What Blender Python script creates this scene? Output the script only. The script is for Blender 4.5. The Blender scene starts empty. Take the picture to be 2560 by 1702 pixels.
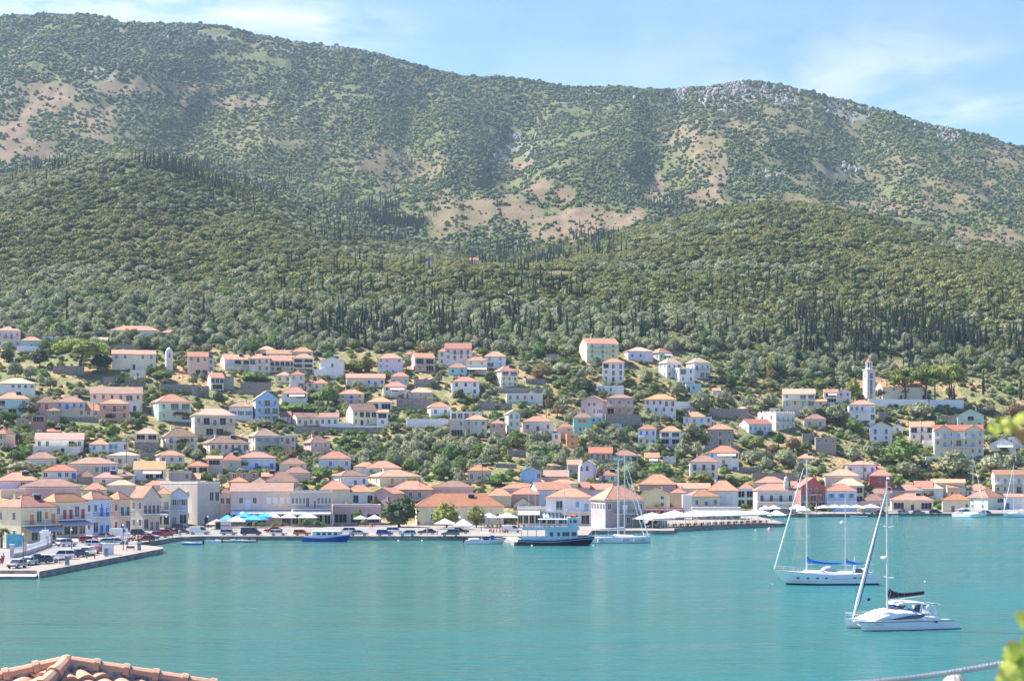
import bpy, math, random
import numpy as np
from mathutils import Vector, Matrix
random.seed(7); RS=np.random.RandomState(11)
S=bpy.context.scene; COL=S.collection
R=math.radians
# ---------------------------------------------------------------- camera, sky, sun, exposure
F=4000.0; HC=17.0; YH=1172.0; CX=1280.0
cd=bpy.data.cameras.new('camera'); cam=bpy.data.objects.new('camera',cd); COL.objects.link(cam)
cam.location=(0,0,HC); cam.rotation_euler=(R(90),0,0)
cd.sensor_width=36; cd.lens=F/2560*36; cd.shift_y=(YH-851)/2560
cd.clip_start=.3; cd.clip_end=9000
cd.dof.use_dof=True; cd.dof.focus_distance=420; cd.dof.aperture_fstop=5.6
S.camera=cam
SUNDIR=Vector((-.72,.30,.92)).normalized()
w=bpy.data.worlds.new('World'); S.world=w; w.use_nodes=True; nt=w.node_tree; nt.nodes.clear()
def N(nt,t,**k):
    n=nt.nodes.new(t)
    for a,b in k.items(): setattr(n,a,b)
    return n
def wire(nt,a,b): nt.links.new(a,b)
sky=N(nt,'ShaderNodeTexSky',sky_type='NISHITA'); sky.sun_disc=False
sky.sun_elevation=math.asin(SUNDIR.z); sky.sun_rotation=math.atan2(SUNDIR.x,SUNDIR.y)
sky.altitude=0; sky.air_density=1.0; sky.dust_density=.5; sky.ozone_density=1.0
bg=N(nt,'ShaderNodeBackground'); bg.inputs[1].default_value=.125
out=N(nt,'ShaderNodeOutputWorld')
tc=N(nt,'ShaderNodeTexCoord')
def cloud(center,rad,scale,amount,rot):
    d=N(nt,'ShaderNodeVectorMath',operation='DISTANCE'); mp=N(nt,'ShaderNodeMapping')
    mp.inputs['Location'].default_value=(-center[0]*1,-center[1],-center[2])
    mp.vector_type='POINT'
    m1=N(nt,'ShaderNodeMapping'); m1.inputs['Rotation'].default_value=(0,rot,0); m1.inputs['Scale'].default_value=scale
    wire(nt,tc.outputs['Generated'],mp.inputs[0]); 
    rr=N(nt,'ShaderNodeMapping'); rr.inputs['Rotation'].default_value=(0,rot,0); rr.inputs['Scale'].default_value=(1/rad[0],1,1/rad[1])
    wire(nt,mp.outputs[0],rr.inputs[0])
    ln=N(nt,'ShaderNodeVectorMath',operation='LENGTH'); wire(nt,rr.outputs[0],ln.inputs[0])
    fall=N(nt,'ShaderNodeMapRange'); fall.interpolation_type='SMOOTHSTEP'
    fall.inputs[1].default_value=0; fall.inputs[2].default_value=1; fall.inputs[3].default_value=1; fall.inputs[4].default_value=0
    wire(nt,ln.outputs['Value'],fall.inputs[0])
    wire(nt,tc.outputs['Generated'],m1.inputs[0])
    no=N(nt,'ShaderNodeTexNoise'); no.inputs['Scale'].default_value=6; no.inputs['Detail'].default_value=7; no.inputs['Roughness'].default_value=.55; no.inputs['Distortion'].default_value=.6
    wire(nt,m1.outputs[0],no.inputs['Vector'])
    r2=N(nt,'ShaderNodeMapRange'); r2.inputs[1].default_value=.36; r2.inputs[2].default_value=.68; wire(nt,no.outputs[0],r2.inputs[0])
    mu=N(nt,'ShaderNodeMath',operation='MULTIPLY'); wire(nt,fall.outputs[0],mu.inputs[0]); wire(nt,r2.outputs[0],mu.inputs[1])
    m3=N(nt,'ShaderNodeMath',operation='MULTIPLY'); wire(nt,mu.outputs[0],m3.inputs[0]); m3.inputs[1].default_value=amount
    return m3.outputs[0]
cl=[cloud((-.27,.93,.287),(.19,.05),(2.5,2.5,9),1.9,R(-3)),
    cloud((-.13,.96,.265),(.10,.02),(3,3,12),.8,R(8)),
    cloud((.20,.95,.235),(.16,.05),(2.5,2.5,7),.42,R(28)),
    cloud((.27,.94,.21),(.10,.012),(3,3,16),.5,R(10)),
    cloud((0,.95,.25),(.5,.1),(1.5,1.5,3),.16,0)]
acc=cl[0]
for c in cl[1:]:
    ad=N(nt,'ShaderNodeMath',operation='ADD'); ad.use_clamp=True; wire(nt,acc,ad.inputs[0]); wire(nt,c,ad.inputs[1]); acc=ad.outputs[0]
hs=N(nt,'ShaderNodeHueSaturation'); hs.inputs['Saturation'].default_value=1.36; hs.inputs['Value'].default_value=.66; hs.inputs['Hue'].default_value=.522
mx=N(nt,'ShaderNodeMix',data_type='RGBA'); wire(nt,acc,mx.inputs[0]); wire(nt,sky.outputs[0],hs.inputs['Color']); wire(nt,hs.outputs[0],mx.inputs[6]); mx.inputs[7].default_value=(3.1,3.15,3.2,1)
wire(nt,mx.outputs[2],bg.inputs[0]); wire(nt,bg.outputs[0],out.inputs[0])
sd=bpy.data.lights.new('sun','SUN'); sun=bpy.data.objects.new('sun',sd); COL.objects.link(sun)
sd.energy=4.8; sd.angle=R(.53); sd.color=(1,.95,.87)
sun.rotation_euler=SUNDIR.to_track_quat('Z','Y').to_euler()
S.view_settings.view_transform='Standard'; S.view_settings.look='None'; S.view_settings.gamma=1
S.view_settings.exposure=1.62; HAZE=.00005
S.render.engine='CYCLES'; S.cycles.max_bounces=6; S.cycles.diffuse_bounces=3; S.cycles.volume_bounces=0
# ---------------------------------------------------------------- helpers
def P(px,py,Y): return Vector(((px-CX)/F*Y,Y,HC-(py-YH)/F*Y))
def G(px,py,z=1.0):
    Y=(HC-z)*F/(py-YH); return Vector(((px-CX)/F*Y,Y,z))
def tag(o,label=None,cat=None,group=None,kind=None):
    for k,v in (('label',label),('category',cat),('group',group),('kind',kind)):
        if v: o[k]=v
    return o
def empty(name,loc,rz,label,cat,group=None):
    o=bpy.data.objects.new(name,None); COL.objects.link(o); o.location=loc; o.rotation_euler=(0,0,rz); o.empty_display_size=.3
    return tag(o,label,cat,group)
def link(name,me,parent=None,loc=None,rz=None):
    o=bpy.data.objects.new(name,me); COL.objects.link(o)
    if parent: o.parent=parent
    if loc is not None: o.location=loc
    if rz is not None: o.rotation_euler=(0,0,rz)
    return o
class MB:
    def __init__(s): s.v=[];s.f=[];s.m=[];s.mats=[]
    def mi(s,m):
        if m not in s.mats: s.mats.append(m)
        return s.mats.index(m)
    def add(s,vs,fs,m):
        b=len(s.v); s.v+= [tuple(v) for v in vs]; k=s.mi(m)
        for f in fs: s.f.append(tuple(b+i for i in f)); s.m.append(k)
        return s
    def box(s,x0,x1,y0,y1,z0,z1,m,M=None):
        vs=[Vector(p) for p in ((x0,y0,z0),(x1,y0,z0),(x1,y1,z0),(x0,y1,z0),(x0,y0,z1),(x1,y0,z1),(x1,y1,z1),(x0,y1,z1))]
        if M: vs=[M@v for v in vs]
        return s.add(vs,[(3,2,1,0),(4,5,6,7),(0,1,5,4),(1,2,6,5),(2,3,7,6),(3,0,4,7)],m)
    def prism(s,poly,axis,a,b,m):   # poly 2-D points, extruded along axis from a to b
        n=len(poly)
        def q(p,t): return {'x':(t,p[0],p[1]),'y':(p[0],t,p[1]),'z':(p[0],p[1],t)}[axis]
        vs=[q(p,a) for p in poly]+[q(p,b) for p in poly]
        return s.add(vs,[tuple(range(n))[::-1],tuple(range(n,2*n))]+[(i,(i+1)%n,n+(i+1)%n,n+i) for i in range(n)],m)
    def tube(s,pts,rad,m,n=6,cap=True):
        pts=[Vector(p) for p in pts]; rings=[]
        if not hasattr(rad,'__len__'): rad=[rad]*len(pts)
        vs=[]
        for i,p in enumerate(pts):
            d=(pts[min(i+1,len(pts)-1)]-pts[max(i-1,0)]).normalized()
            a=d.cross(Vector((0,0,1)) if abs(d.z)<.9 else Vector((0,1,0))).normalized(); b=d.cross(a)
            for k in range(n):
                t=2*math.pi*k/n; vs.append(p+(a*math.cos(t)+b*math.sin(t))*rad[i])
        fs=[]
        for i in range(len(pts)-1):
            for k in range(n): fs.append((i*n+k,i*n+(k+1)%n,(i+1)*n+(k+1)%n,(i+1)*n+k))
        if cap: fs+= [tuple(range(n)),tuple(range((len(pts)-1)*n,len(pts)*n))[::-1]]
        return s.add(vs,fs,m)
    def lathe(s,prof,m,n=12,c=(0,0)):
        vs=[(c[0]+r*math.cos(2*math.pi*k/n),c[1]+r*math.sin(2*math.pi*k/n),z) for r,z in prof for k in range(n)]
        fs=[(i*n+k,i*n+(k+1)%n,(i+1)*n+(k+1)%n,(i+1)*n+k) for i in range(len(prof)-1) for k in range(n)]
        return s.add(vs,fs,m)
    def ball(s,c,r,m,n=8,sq=1):
        return s.lathe([(max(.001,r*math.sin(math.pi*i/6)),c[2]-r*sq*math.cos(math.pi*i/6)) for i in range(7)],m,n,(c[0],c[1]))
    def mesh(s,name,smooth=False):
        me=bpy.data.meshes.new(name); me.from_pydata(s.v,[],s.f)
        for m in s.mats: me.materials.append(m)
        if len(s.mats)>1: me.polygons.foreach_set('material_index',s.m)
        if smooth: me.polygons.foreach_set('use_smooth',[True]*len(s.f))
        me.update(); return me
    def build(s,name,parent=None,loc=None,rz=None,smooth=False): return link(name,s.mesh(name,smooth),parent,loc,rz)
_mats={}
def mat(name,col,rough=.8,var=.18,scale=1.2,bump=0,metal=0,rnd=0,col2=None,spec=.4,coord='Object',detail=4,stretch=None):
    if name in _mats: return _mats[name]
    m=bpy.data.materials.new(name); m.use_nodes=True; t=m.node_tree; b=t.nodes['Principled BSDF']
    b.inputs['Roughness'].default_value=rough; b.inputs['Metallic'].default_value=metal; b.inputs['Specular IOR Level'].default_value=spec
    tcn=N(t,'ShaderNodeTexCoord'); src=tcn.outputs[coord] if coord!='Position' else N(t,'ShaderNodeNewGeometry').outputs['Position']
    if stretch:
        mp=N(t,'ShaderNodeMapping'); mp.inputs['Scale'].default_value=stretch; wire(t,src,mp.inputs[0]); src=mp.outputs[0]
    no=N(t,'ShaderNodeTexNoise'); no.inputs['Scale'].default_value=scale; no.inputs['Detail'].default_value=detail; no.inputs['Roughness'].default_value=.6
    wire(t,src,no.inputs['Vector'])
    c2=col2 or tuple(max(0,c*(1-2.2*var)) for c in col)
    c1=col if col2 else tuple(min(1,c*(1+var*.8)) for c in col)
    rp=N(t,'ShaderNodeMapRange'); rp.inputs[1].default_value=.3; rp.inputs[2].default_value=.7; wire(t,no.outputs[0],rp.inputs[0])
    mxn=N(t,'ShaderNodeMix',data_type='RGBA'); wire(t,rp.outputs[0],mxn.inputs[0])
    mxn.inputs[6].default_value=(*c2,1); mxn.inputs[7].default_value=(*c1,1); o=mxn.outputs[2]
    if rnd:
        oi=N(t,'ShaderNodeObjectInfo'); h=N(t,'ShaderNodeHueSaturation'); wire(t,o,h.inputs['Color'])
        a=N(t,'ShaderNodeMapRange'); a.inputs[3].default_value=1-rnd; a.inputs[4].default_value=1+rnd; wire(t,oi.outputs['Random'],a.inputs[0]); wire(t,a.outputs[0],h.inputs['Value'])
        a2=N(t,'ShaderNodeMath',operation='MULTIPLY'); wire(t,oi.outputs['Random'],a2.inputs[0]); a2.inputs[1].default_value=7.31
        a3=N(t,'ShaderNodeMath',operation='FRACT'); wire(t,a2.outputs[0],a3.inputs[0])
        a4=N(t,'ShaderNodeMapRange'); a4.inputs[3].default_value=.5-rnd*.07; a4.inputs[4].default_value=.5+rnd*.05; wire(t,a3.outputs[0],a4.inputs[0]); wire(t,a4.outputs[0],h.inputs['Hue'])
        o=h.outputs[0]
    wire(t,o,b.inputs['Base Color'])
    if bump:
        bu=N(t,'ShaderNodeBump'); bu.inputs['Strength'].default_value=min(1,bump); bu.inputs['Distance'].default_value=.1; wire(t,no.outputs[0],bu.inputs['Height']); wire(t,bu.outputs[0],b.inputs['Normal'])
    _mats[name]=m; return m
WALL={'white':(.78,.78,.76),'cream':(.74,.67,.54),'yellow':(.72,.58,.34),'beige':(.60,.53,.44),'pink':(.68,.44,.42),'salmon':(.70,.42,.31),
 'paleyellow':(.74,.68,.44),'aqua':(.42,.66,.66),'blue':(.34,.54,.78),'paleblue':(.58,.68,.80),'lilac':(.66,.60,.72),'green':(.52,.66,.52),'turq':(.25,.60,.52),
 'stone':(.42,.38,.33),'grey':(.36,.34,.33),'offwhite':(.74,.70,.66),'red':(.52,.13,.11),'orange':(.74,.38,.12),'peach':(.74,.52,.40),'brick':(.46,.30,.25),'rose':(.55,.40,.37),'concrete':(.56,.50,.42)}
def wallmat(k):
    st=k in('stone','brick')
    return mat('plaster_'+k if not st else k+'_masonry',WALL[k],.9,.30 if st else .07,3.0 if st else .9,bump=.25 if st else .08,rnd=.07,stretch=None if st else (1,1,.35),detail=8)
ROOF={'terra':((.45,.225,.135),(.31,.155,.10)),'red':((.44,.18,.09),(.31,.125,.07)),'brown':((.30,.175,.125),(.19,.12,.09)),'tan':((.45,.33,.22),(.33,.24,.17)),'orange':((.52,.27,.12),(.42,.20,.10)),'pinkish':((.36,.215,.155),(.25,.155,.12)),'greyr':((.40,.40,.40),(.3,.3,.3))}
def roofmat(k):
    nm='roof_tiles_'+k
    if nm in _mats: return _mats[nm]
    m=mat(nm,ROOF[k][0],.85,.1,.55,col2=ROOF[k][1],rnd=.24,detail=10)
    t=m.node_tree; b=t.nodes['Principled BSDF']
    tcn=N(t,'ShaderNodeTexCoord'); wv=N(t,'ShaderNodeTexWave'); wv.bands_direction='DIAGONAL'; wv.inputs['Scale'].default_value=1.4; wv.inputs['Distortion'].default_value=1
    wire(t,tcn.outputs['Object'],wv.inputs[0]); bu=N(t,'ShaderNodeBump'); bu.inputs['Strength'].default_value=.35; bu.inputs['Distance'].default_value=.08
    wire(t,wv.outputs[1],bu.inputs['Height']); wire(t,bu.outputs[0],b.inputs['Normal']); return m
SH={'blue':(.05,.17,.55),'navy':(.05,.07,.16),'skyblue':(.16,.40,.66),'aqua':(.12,.42,.50),'green':(.04,.20,.16),'red':(.36,.06,.06),'brown':(.34,.12,.07),'orange':(.66,.25,.08),'white':(.75,.75,.75),'grey':(.30,.33,.36),'pink':(.55,.20,.22),'dark':(.05,.05,.06)}
def shmat(k): return mat('shutter_paint_'+k,SH[k],.5,.1,3)
GLASS=mat('window_glass',(.035,.045,.06),.12,.25,.8,spec=.6)
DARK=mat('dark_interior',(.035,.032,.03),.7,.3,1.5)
WHITE=mat('white_paint',(.80,.80,.80),.45,.04,2)
BOATW=mat('boat_gelcoat_white',(.80,.82,.84),.25,.03,1.2,spec=.5)
METAL=mat('pale_metal',(.62,.63,.64),.35,.08,3,metal=.6)
IRON=mat('dark_iron',(.05,.05,.055),.5,.2,4)
WOOD=mat('weathered_wood',(.20,.13,.08),.7,.25,5)
STONE=mat('dry_stone_wall',(.34,.31,.27),.95,.32,1.6,bump=.6,detail=8)
CONC=mat('quay_concrete',(.50,.46,.40),.9,.12,.35,bump=.15,detail=8)
# ---------------------------------------------------------------- noise
def vnoise(x,y,seed):
    r=np.random.RandomState(seed).rand(256,256)
    xi=np.floor(x).astype(int); yi=np.floor(y).astype(int); fx=x-xi; fy=y-yi
    fx=fx*fx*(3-2*fx); fy=fy*fy*(3-2*fy); g=lambda a,b:r[a%256,b%256]
    return (g(xi,yi)*(1-fx)+g(xi+1,yi)*fx)*(1-fy)+(g(xi,yi+1)*(1-fx)+g(xi+1,yi+1)*fx)*fy
def fbm(x,y,seed,oct=5,ridge=False):
    s=0;a=.5
    for i in range(oct):
        n=vnoise(x*2**i+17*i,y*2**i+5*i,seed+i)*2-1
        s=s+a*((1-2*abs(n)) if ridge else n); a*=.5
    return s
# ---------------------------------------------------------------- terrain
PXC=np.array([-700,0,320,640,960,1280,1600,1920,2240,2560,3260.])
LAY=[ # (Y list, z or py list)
 ('z',[325,345,425,458,462,455,500,575,628,632,640],[.3]*11),
 ('z',[332,352,432,465,470,462,507,582,636,640,648],[1.6]*11),
 ('z',[360,385,462,495,500,500,545,605,655,660,670],[3.6]*11),
 ('p',[430,455,490,525,532,540,585,625,668,674,690],[1215]*11),
 ('p',[500,520,545,580,590,600,640,680,710,718,730],[1140]*11),
 ('p',[570,580,600,635,645,655,690,730,760,770,785],[1050]*11),
 ('p',[630,640,660,690,700,715,745,780,815,830,850],[960]*11),
 ('p',[700,710,725,750,765,780,800,840,880,890,910],[870]*11),
 ('p',[790,800,810,840,860,880,900,930,960,970,990],[790]*11),
 ('p',[950,960,970,990,1010,1030,1040,1050,1060,1080,1100],[700]*11)]
PXF=np.array([-700,0,160,320,480,640,800,960,1120,1280,1440,1600,1760,1920,2080,2240,2400,2560,3260.])
def fine(Ys,ps): return (PXF,np.array(Ys,float),np.array(ps,float))
crest=[620,475,432,410,450,505,570,612,650,668,655,600,548,522,545,578,610,645,800]
LF=[fine([1350]*7+[1340]*12,crest),
 fine([1600]*19,[650,505,470,450,490,530,575,600,622,622,600,575,555,548,560,590,625,655,800]),
 fine([1850]*19,[520,400,395,392,440,500,540,545,530,520,515,508,505,505,512,530,560,590,700]),
 fine([2250]*19,[330,215,220,235,262,300,340,350,355,360,365,360,350,350,375,405,440,480,600]),
 fine([2550]*19,[190,110,100,112,125,170,215,245,262,270,278,278,270,270,300,335,372,410,530]),
]
skx=np.array([-700,0,60,100,200,270,300,360,410,480,530,560,640,700,850,950,1060,1160,1280,1400,1560,1700,1800,1870,1900,1960,2000,2100,2200,2300,2400,2500,2560,3260.])
sky_=np.array([200,57,50,42,50,56,70,76,74,62,70,70,86,98,122,142,170,195,199,213,218,221,216,206,209,222,236,256,281,305,331,360,374,560.])
cols=np.arange(-700,3261,9.0); nc=len(cols)
def ip(xp,yp): # smooth-ish interpolation
    a=np.interp(cols,xp,yp); k=np.hanning(13); k/=k.sum(); return np.convolve(np.pad(a,6,'edge'),k,'valid')
LY=[];LZ=[]
for kind,Ys,v in LAY:
    y=ip(PXC,Ys); z=ip(PXC,v)
    if kind=='p': z=HC-(z-YH)/F*y
    LY.append(y);LZ.append(z)
for xp,Ys,v in LF:
    y=ip(xp,Ys); z=HC-(ip(xp,v)-YH)/F*y; LY.append(y);LZ.append(z)
ys=np.full(nc,2850.); LY.append(ys); LZ.append(HC-(np.interp(cols,skx,sky_)+13-YH)/F*ys)
LY.append(ys+500); LZ.append(LZ[-1]-120)
LY=np.array(LY);LZ=np.array(LZ)
nsub=[2,3,6,8,9,10,10,10,20,28,16,16,26,20,20,4]
TY=[];TZ=[]
for i,ns in enumerate(nsub):
    for k in range(ns):
        t=k/ns
        y=LY[i]*(1-t)+LY[i+1]*t
        # catmull on z w.r.t. index, limited
        z0,z1,z2,z3=LZ[max(i-1,0)],LZ[i],LZ[i+1],LZ[min(i+2,len(LZ)-1)]
        dy=np.maximum(LY[i+1]-LY[i],1)
        m1=(z2-z0)/np.maximum(LY[i+1]-LY[max(i-1,0)],1)*dy; m2=(z3-z1)/np.maximum(LY[min(i+2,len(LZ)-1)]-LY[i],1)*dy
        lin=z2-z1
        s1=np.where(lin>=0,np.clip(m1,0,2.5*np.maximum(lin,0)),np.clip(m1,2.5*np.minimum(lin,0),0)); s2=np.where(lin>=0,np.clip(m2,0,2.5*np.maximum(lin,0)),np.clip(m2,2.5*np.minimum(lin,0),0))
        z=(2*t**3-3*t**2+1)*z1+(t**3-2*t**2+t)*s1+(-2*t**3+3*t**2)*z2+(t**3-t**2)*s2
        TY.append(y);TZ.append(z)
TY.append(LY[-1]);TZ.append(LZ[-1]); TY=np.array(TY);TZ=np.array(TZ); nr=len(TY)
TX=(cols[None,:]-CX)/F*TY
amp=np.interp(TY,[0,470,600,800,1100,1340,1600,2000,2500,2800,2850,3300],[0,0,.8,2,8,9,12,26,26,9,5,5])
TZ=TZ+amp*(fbm(TX/260+3,TY/260+9,31,5)*.9+fbm(TX/110,TY/420,77,4,True)*.75-.15)+np.interp(TY,[1900,2200,2850],[0,3,4])*fbm(TX/45,TY/60,131,3)
for x0,hw,dep,sl in ((-10,50,46,.05),(205,38,30,.03),(-430,60,36,.10),(480,60,26,-.05),(-150,40,22,.08)):
    xc_=x0*(TY/2200)+sl*(TY-2200)
    TZ-=dep*np.exp(-((TX-xc_)/hw)**2)*np.interp(TY,[1850,2100,2550,2750],[0,1,1,.0])
TP=YH+(HC-TZ)*F/TY   # picture row of each grid node
def lookup(px,py,ymin=0):
    c=(px-cols[0])/9.0; c=min(max(c,0),nc-1.001); i=int(c); f=c-i
    p=TP[:,i]*(1-f)+TP[:,i+1]*f; y=TY[:,i]*(1-f)+TY[:,i+1]*f
    k=np.where((p[:-1]>=py)&(p[1:]<py)&(y[1:]>ymin))[0]
    if len(k)==0: return y[-3]
    k=k[0]; t=(p[k]-py)/(p[k]-p[k+1]); return y[k]+(y[k+1]-y[k])*t
def ground_z(X,Y):
    px=CX+X/Y*F; c=min(max((px-cols[0])/9.0,0),nc-1.001); i=int(c); f=c-i
    y=TY[:,i]*(1-f)+TY[:,i+1]*f; z=TZ[:,i]*(1-f)+TZ[:,i+1]*f
    return max(1.0,float(np.interp(Y,y,z)))
def at(px,py):
    """ground point seen at a place in the photograph: quay plane first, then the hillside"""
    Yt=lookup(px,py)
    if py>YH+20:
        Yp=16.0*F/(py-YH)
        c=int((px-cols[0])/9); 
        if Yp<TY[1,c]+2: return P(px,py,Yp)
    return P(px,py,Yt)
def blob(lst,pxs,pys,seed,warp=.5):
    out_=np.zeros_like(pxs,dtype=float); w1=(fbm(pxs/55,pys/32,seed,4)+.8*fbm(pxs/17,pys/9,seed+3,3))*warp
    for x,y,rx,ry,a in lst:
        d=np.sqrt(((pxs-x)/rx)**2+((pys-y)/ry)**2)+w1
        out_=np.maximum(out_,a*np.clip((1.02-d)/.5,0,1))
    return out_
BARE=[(60,375,130,42,1),(110,250,110,60,.9),(230,300,80,60,.8),(20,330,60,40,1),(330,225,160,22,.8),(480,215,120,20,.7),(600,258,170,15,.8),(760,300,140,40,.35),(640,330,160,60,.3),(1010,415,170,50,.6),(900,370,120,30,.3),
 (1300,415,42,26,1),(1350,470,40,30,.9),(1410,490,30,30,1),(1460,550,230,34,.9),(1240,520,130,40,.7),(1130,560,90,50,.6),(1400,590,120,24,.8),(900,610,90,18,.8),(1100,500,80,30,.6),(1640,460,40,50,.8),(1775,400,60,100,.6),(1740,330,120,50,.65),(1790,470,30,60,.9),(1770,490,80,30,.8),
 (1950,320,200,40,.45),(2100,440,200,30,.4),(2300,400,140,26,.5),(2430,470,170,40,.6),(2200,520,250,28,.65),(2460,600,150,40,.8),(2000,510,200,20,.6),(2500,390,90,40,.6),(1400,690,120,14,.9),(1300,705,60,12,.7),(1870,735,60,10,.6),(930,650,60,10,.5),(1620,690,50,12,.6),(1180,700,50,10,.5)]
ROCK=[(1700,240,26,30,.9),(1770,235,26,40,1),(1830,240,60,30,.8),(1940,250,60,26,.7),(2060,270,60,26,.6),(2150,290,60,22,.6),(2290,320,60,20,.5),(2380,345,40,20,.5),(940,155,20,18,.7),(480,105,50,14,.5),(520,95,60,8,.6),(410,100,12,12,.8),(720,130,60,12,.5),(240,180,50,20,.6),(70,100,24,14,.7),(290,75,16,14,.8),(830,200,12,12,.8),(1290,360,40,26,.5),(1250,390,30,26,.6),(1480,225,60,10,.4),(1600,245,50,14,.4),(2100,430,60,12,.5),(1900,440,50,12,.4),(1870,735,50,10,.9),(860,128,60,10,.5),(1000,165,60,10,.3)]
PXG=np.broadcast_to(cols[None,:],TY.shape)
bare=blob(BARE,PXG,TP,5); rock=blob(ROCK,PXG,TP,9,.9)*(TY>1700)
town=np.clip((900-TY)/60,0,1)*np.clip((TP-850)/25,0,1)
v=np.stack([TX.ravel(),TY.ravel(),TZ.ravel()],1)
me=bpy.data.meshes.new('hillside'); I=np.arange(nr*nc).reshape(nr,nc)
q=np.stack([I[:-1,:-1],I[:-1,1:],I[1:,1:],I[1:,:-1]],-1).reshape(-1,4)
me.vertices.add(len(v)); me.vertices.foreach_set('co',v.ravel()); me.loops.add(q.size); me.loops.foreach_set('vertex_index',q.ravel())
me.polygons.add(len(q)); me.polygons.foreach_set('loop_start',np.arange(0,q.size,4)); me.polygons.foreach_set('use_smooth',np.ones(len(q),bool)); me.update(calc_edges=True)
ca=me.color_attributes.new('cover','FLOAT_COLOR','POINT')
ca.data.foreach_set('color',np.stack([bare.ravel(),rock.ravel(),town.ravel(),np.ones(bare.size)],1).astype(np.float32).ravel())
m=bpy.data.materials.new('hillside_ground'); m.use_nodes=True; t=m.node_tree; b=t.nodes['Principled BSDF']; b.inputs['Roughness'].default_value=.95; b.inputs['Specular IOR Level'].default_value=.1
ge=N(t,'ShaderNodeNewGeometry'); at_=N(t,'ShaderNodeAttribute',attribute_name='cover'); sp=N(t,'ShaderNodeSeparateColor'); wire(t,at_.outputs['Color'],sp.inputs[0])
def nz(sc,det=6,lo=.35,hi=.65):
    n=N(t,'ShaderNodeTexNoise'); n.inputs['Scale'].default_value=sc; n.inputs['Detail'].default_value=det; wire(t,ge.outputs['Position'],n.inputs['Vector'])
    r=N(t,'ShaderNodeMapRange'); r.inputs[1].default_value=lo; r.inputs[2].default_value=hi; wire(t,n.outputs[0],r.inputs[0]); return r.outputs[0],n.outputs[0]
def mixc(f,a,bb):
    x=N(t,'ShaderNodeMix',data_type='RGBA')
    if hasattr(f,'links'): wire(t,f,x.inputs[0])
    else: x.inputs[0].default_value=f
    for s_,i in ((a,6),(bb,7)):
        if hasattr(s_,'links'): wire(t,s_,x.inputs[i])
        else: x.inputs[i].default_value=(*s_,1)
    return x.outputs[2]
n1,_=nz(.02); n2,_=nz(.12); n3,n3r=nz(.5,8); n4,_=nz(.045,8,.42,.58)
under=mixc(n2,(.080,.10,.038),(.13,.13,.055))
soil=mixc(n4,(.205,.125,.085),(.15,.10,.065)); soil=mixc(n3,soil,(.22,.165,.12)); n6,_=nz(.03,5,.44,.62); soil=mixc(n6,soil,(.14,.105,.06))
rk=mixc(n3,(.36,.34,.31),(.17,.16,.14)); tg=mixc(n2,(.38,.25,.13),(.28,.21,.115)); n5,_=nz(.06,6,.38,.55); tg=mixc(n5,tg,(.17,.18,.08))
c=mixc(sp.outputs[0],under,soil); c=mixc(sp.outputs[2],c,tg); c=mixc(sp.outputs[1],c,rk); wire(t,c,b.inputs['Base Color'])
bu=N(t,'ShaderNodeBump'); bu.inputs['Strength'].default_value=.7; bu.inputs['Distance'].default_value=2.5; wire(t,n3r,bu.inputs['Height']); wire(t,bu.outputs[0],b.inputs['Normal'])
me.materials.append(m)
tag(link('hillside',me),kind='structure')
# ---------------------------------------------------------------- water
m=bpy.data.materials.new('harbour_water'); m.use_nodes=True; t=m.node_tree; b=t.nodes['Principled BSDF']
b.inputs['Roughness'].default_value=.13; b.inputs['IOR'].default_value=1.33; b.inputs['Specular IOR Level'].default_value=.5
ge=N(t,'ShaderNodeNewGeometry')
mp=N(t,'ShaderNodeMapping'); mp.inputs['Scale'].default_value=(.006,.012,1); wire(t,ge.outputs['Position'],mp.inputs[0])
n=N(t,'ShaderNodeTexNoise'); n.inputs['Scale'].default_value=1; n.inputs['Detail'].default_value=5; wire(t,mp.outputs[0],n.inputs['Vector'])
sx=N(t,'ShaderNodeSeparateXYZ'); wire(t,ge.outputs['Position'],sx.inputs[0])
r=N(t,'ShaderNodeMapRange'); r.inputs[1].default_value=-70; r.inputs[2].default_value=60; wire(t,sx.outputs[0],r.inputs[0])
ad=N(t,'ShaderNodeMath',operation='ADD'); wire(t,r.outputs[0],ad.inputs[0]); 
r3=N(t,'ShaderNodeMapRange'); r3.inputs[1].default_value=.3; r3.inputs[2].default_value=.7; r3.inputs[3].default_value=-.35; r3.inputs[4].default_value=.35; wire(t,n.outputs[0],r3.inputs[0]); wire(t,r3.outputs[0],ad.inputs[1])
x=N(t,'ShaderNodeMix',data_type='RGBA'); x.clamp_factor=True; wire(t,ad.outputs[0],x.inputs[0]); x.inputs[6].default_value=(.036,.118,.086,1); x.inputs[7].default_value=(.016,.132,.124,1); wire(t,x.outputs[2],b.inputs['Base Color'])
bs=[]
for sc,st,di in (((.55,1.3,1),.7,.22),((2.2,4.5,1),.8,.07),((.10,.55,1),.8,.75),((.03,.16,1),.5,.8)):
    mp=N(t,'ShaderNodeMapping'); mp.inputs['Scale'].default_value=sc; mp.inputs['Rotation'].default_value=(0,0,R(8)); wire(t,ge.outputs['Position'],mp.inputs[0])
    n=N(t,'ShaderNodeTexNoise'); n.inputs['Scale'].default_value=1; n.inputs['Detail'].default_value=3; n.inputs['Distortion'].default_value=.4; wire(t,mp.outputs[0],n.inputs['Vector'])
    bu=N(t,'ShaderNodeBump'); bu.inputs['Strength'].default_value=st; bu.inputs['Distance'].default_value=di; wire(t,n.outputs[0],bu.inputs['Height'])
    if bs: wire(t,bs[-1].outputs[0],bu.inputs['Normal'])
    bs.append(bu)
wire(t,bs[-1].outputs[0],b.inputs['Normal'])
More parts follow.
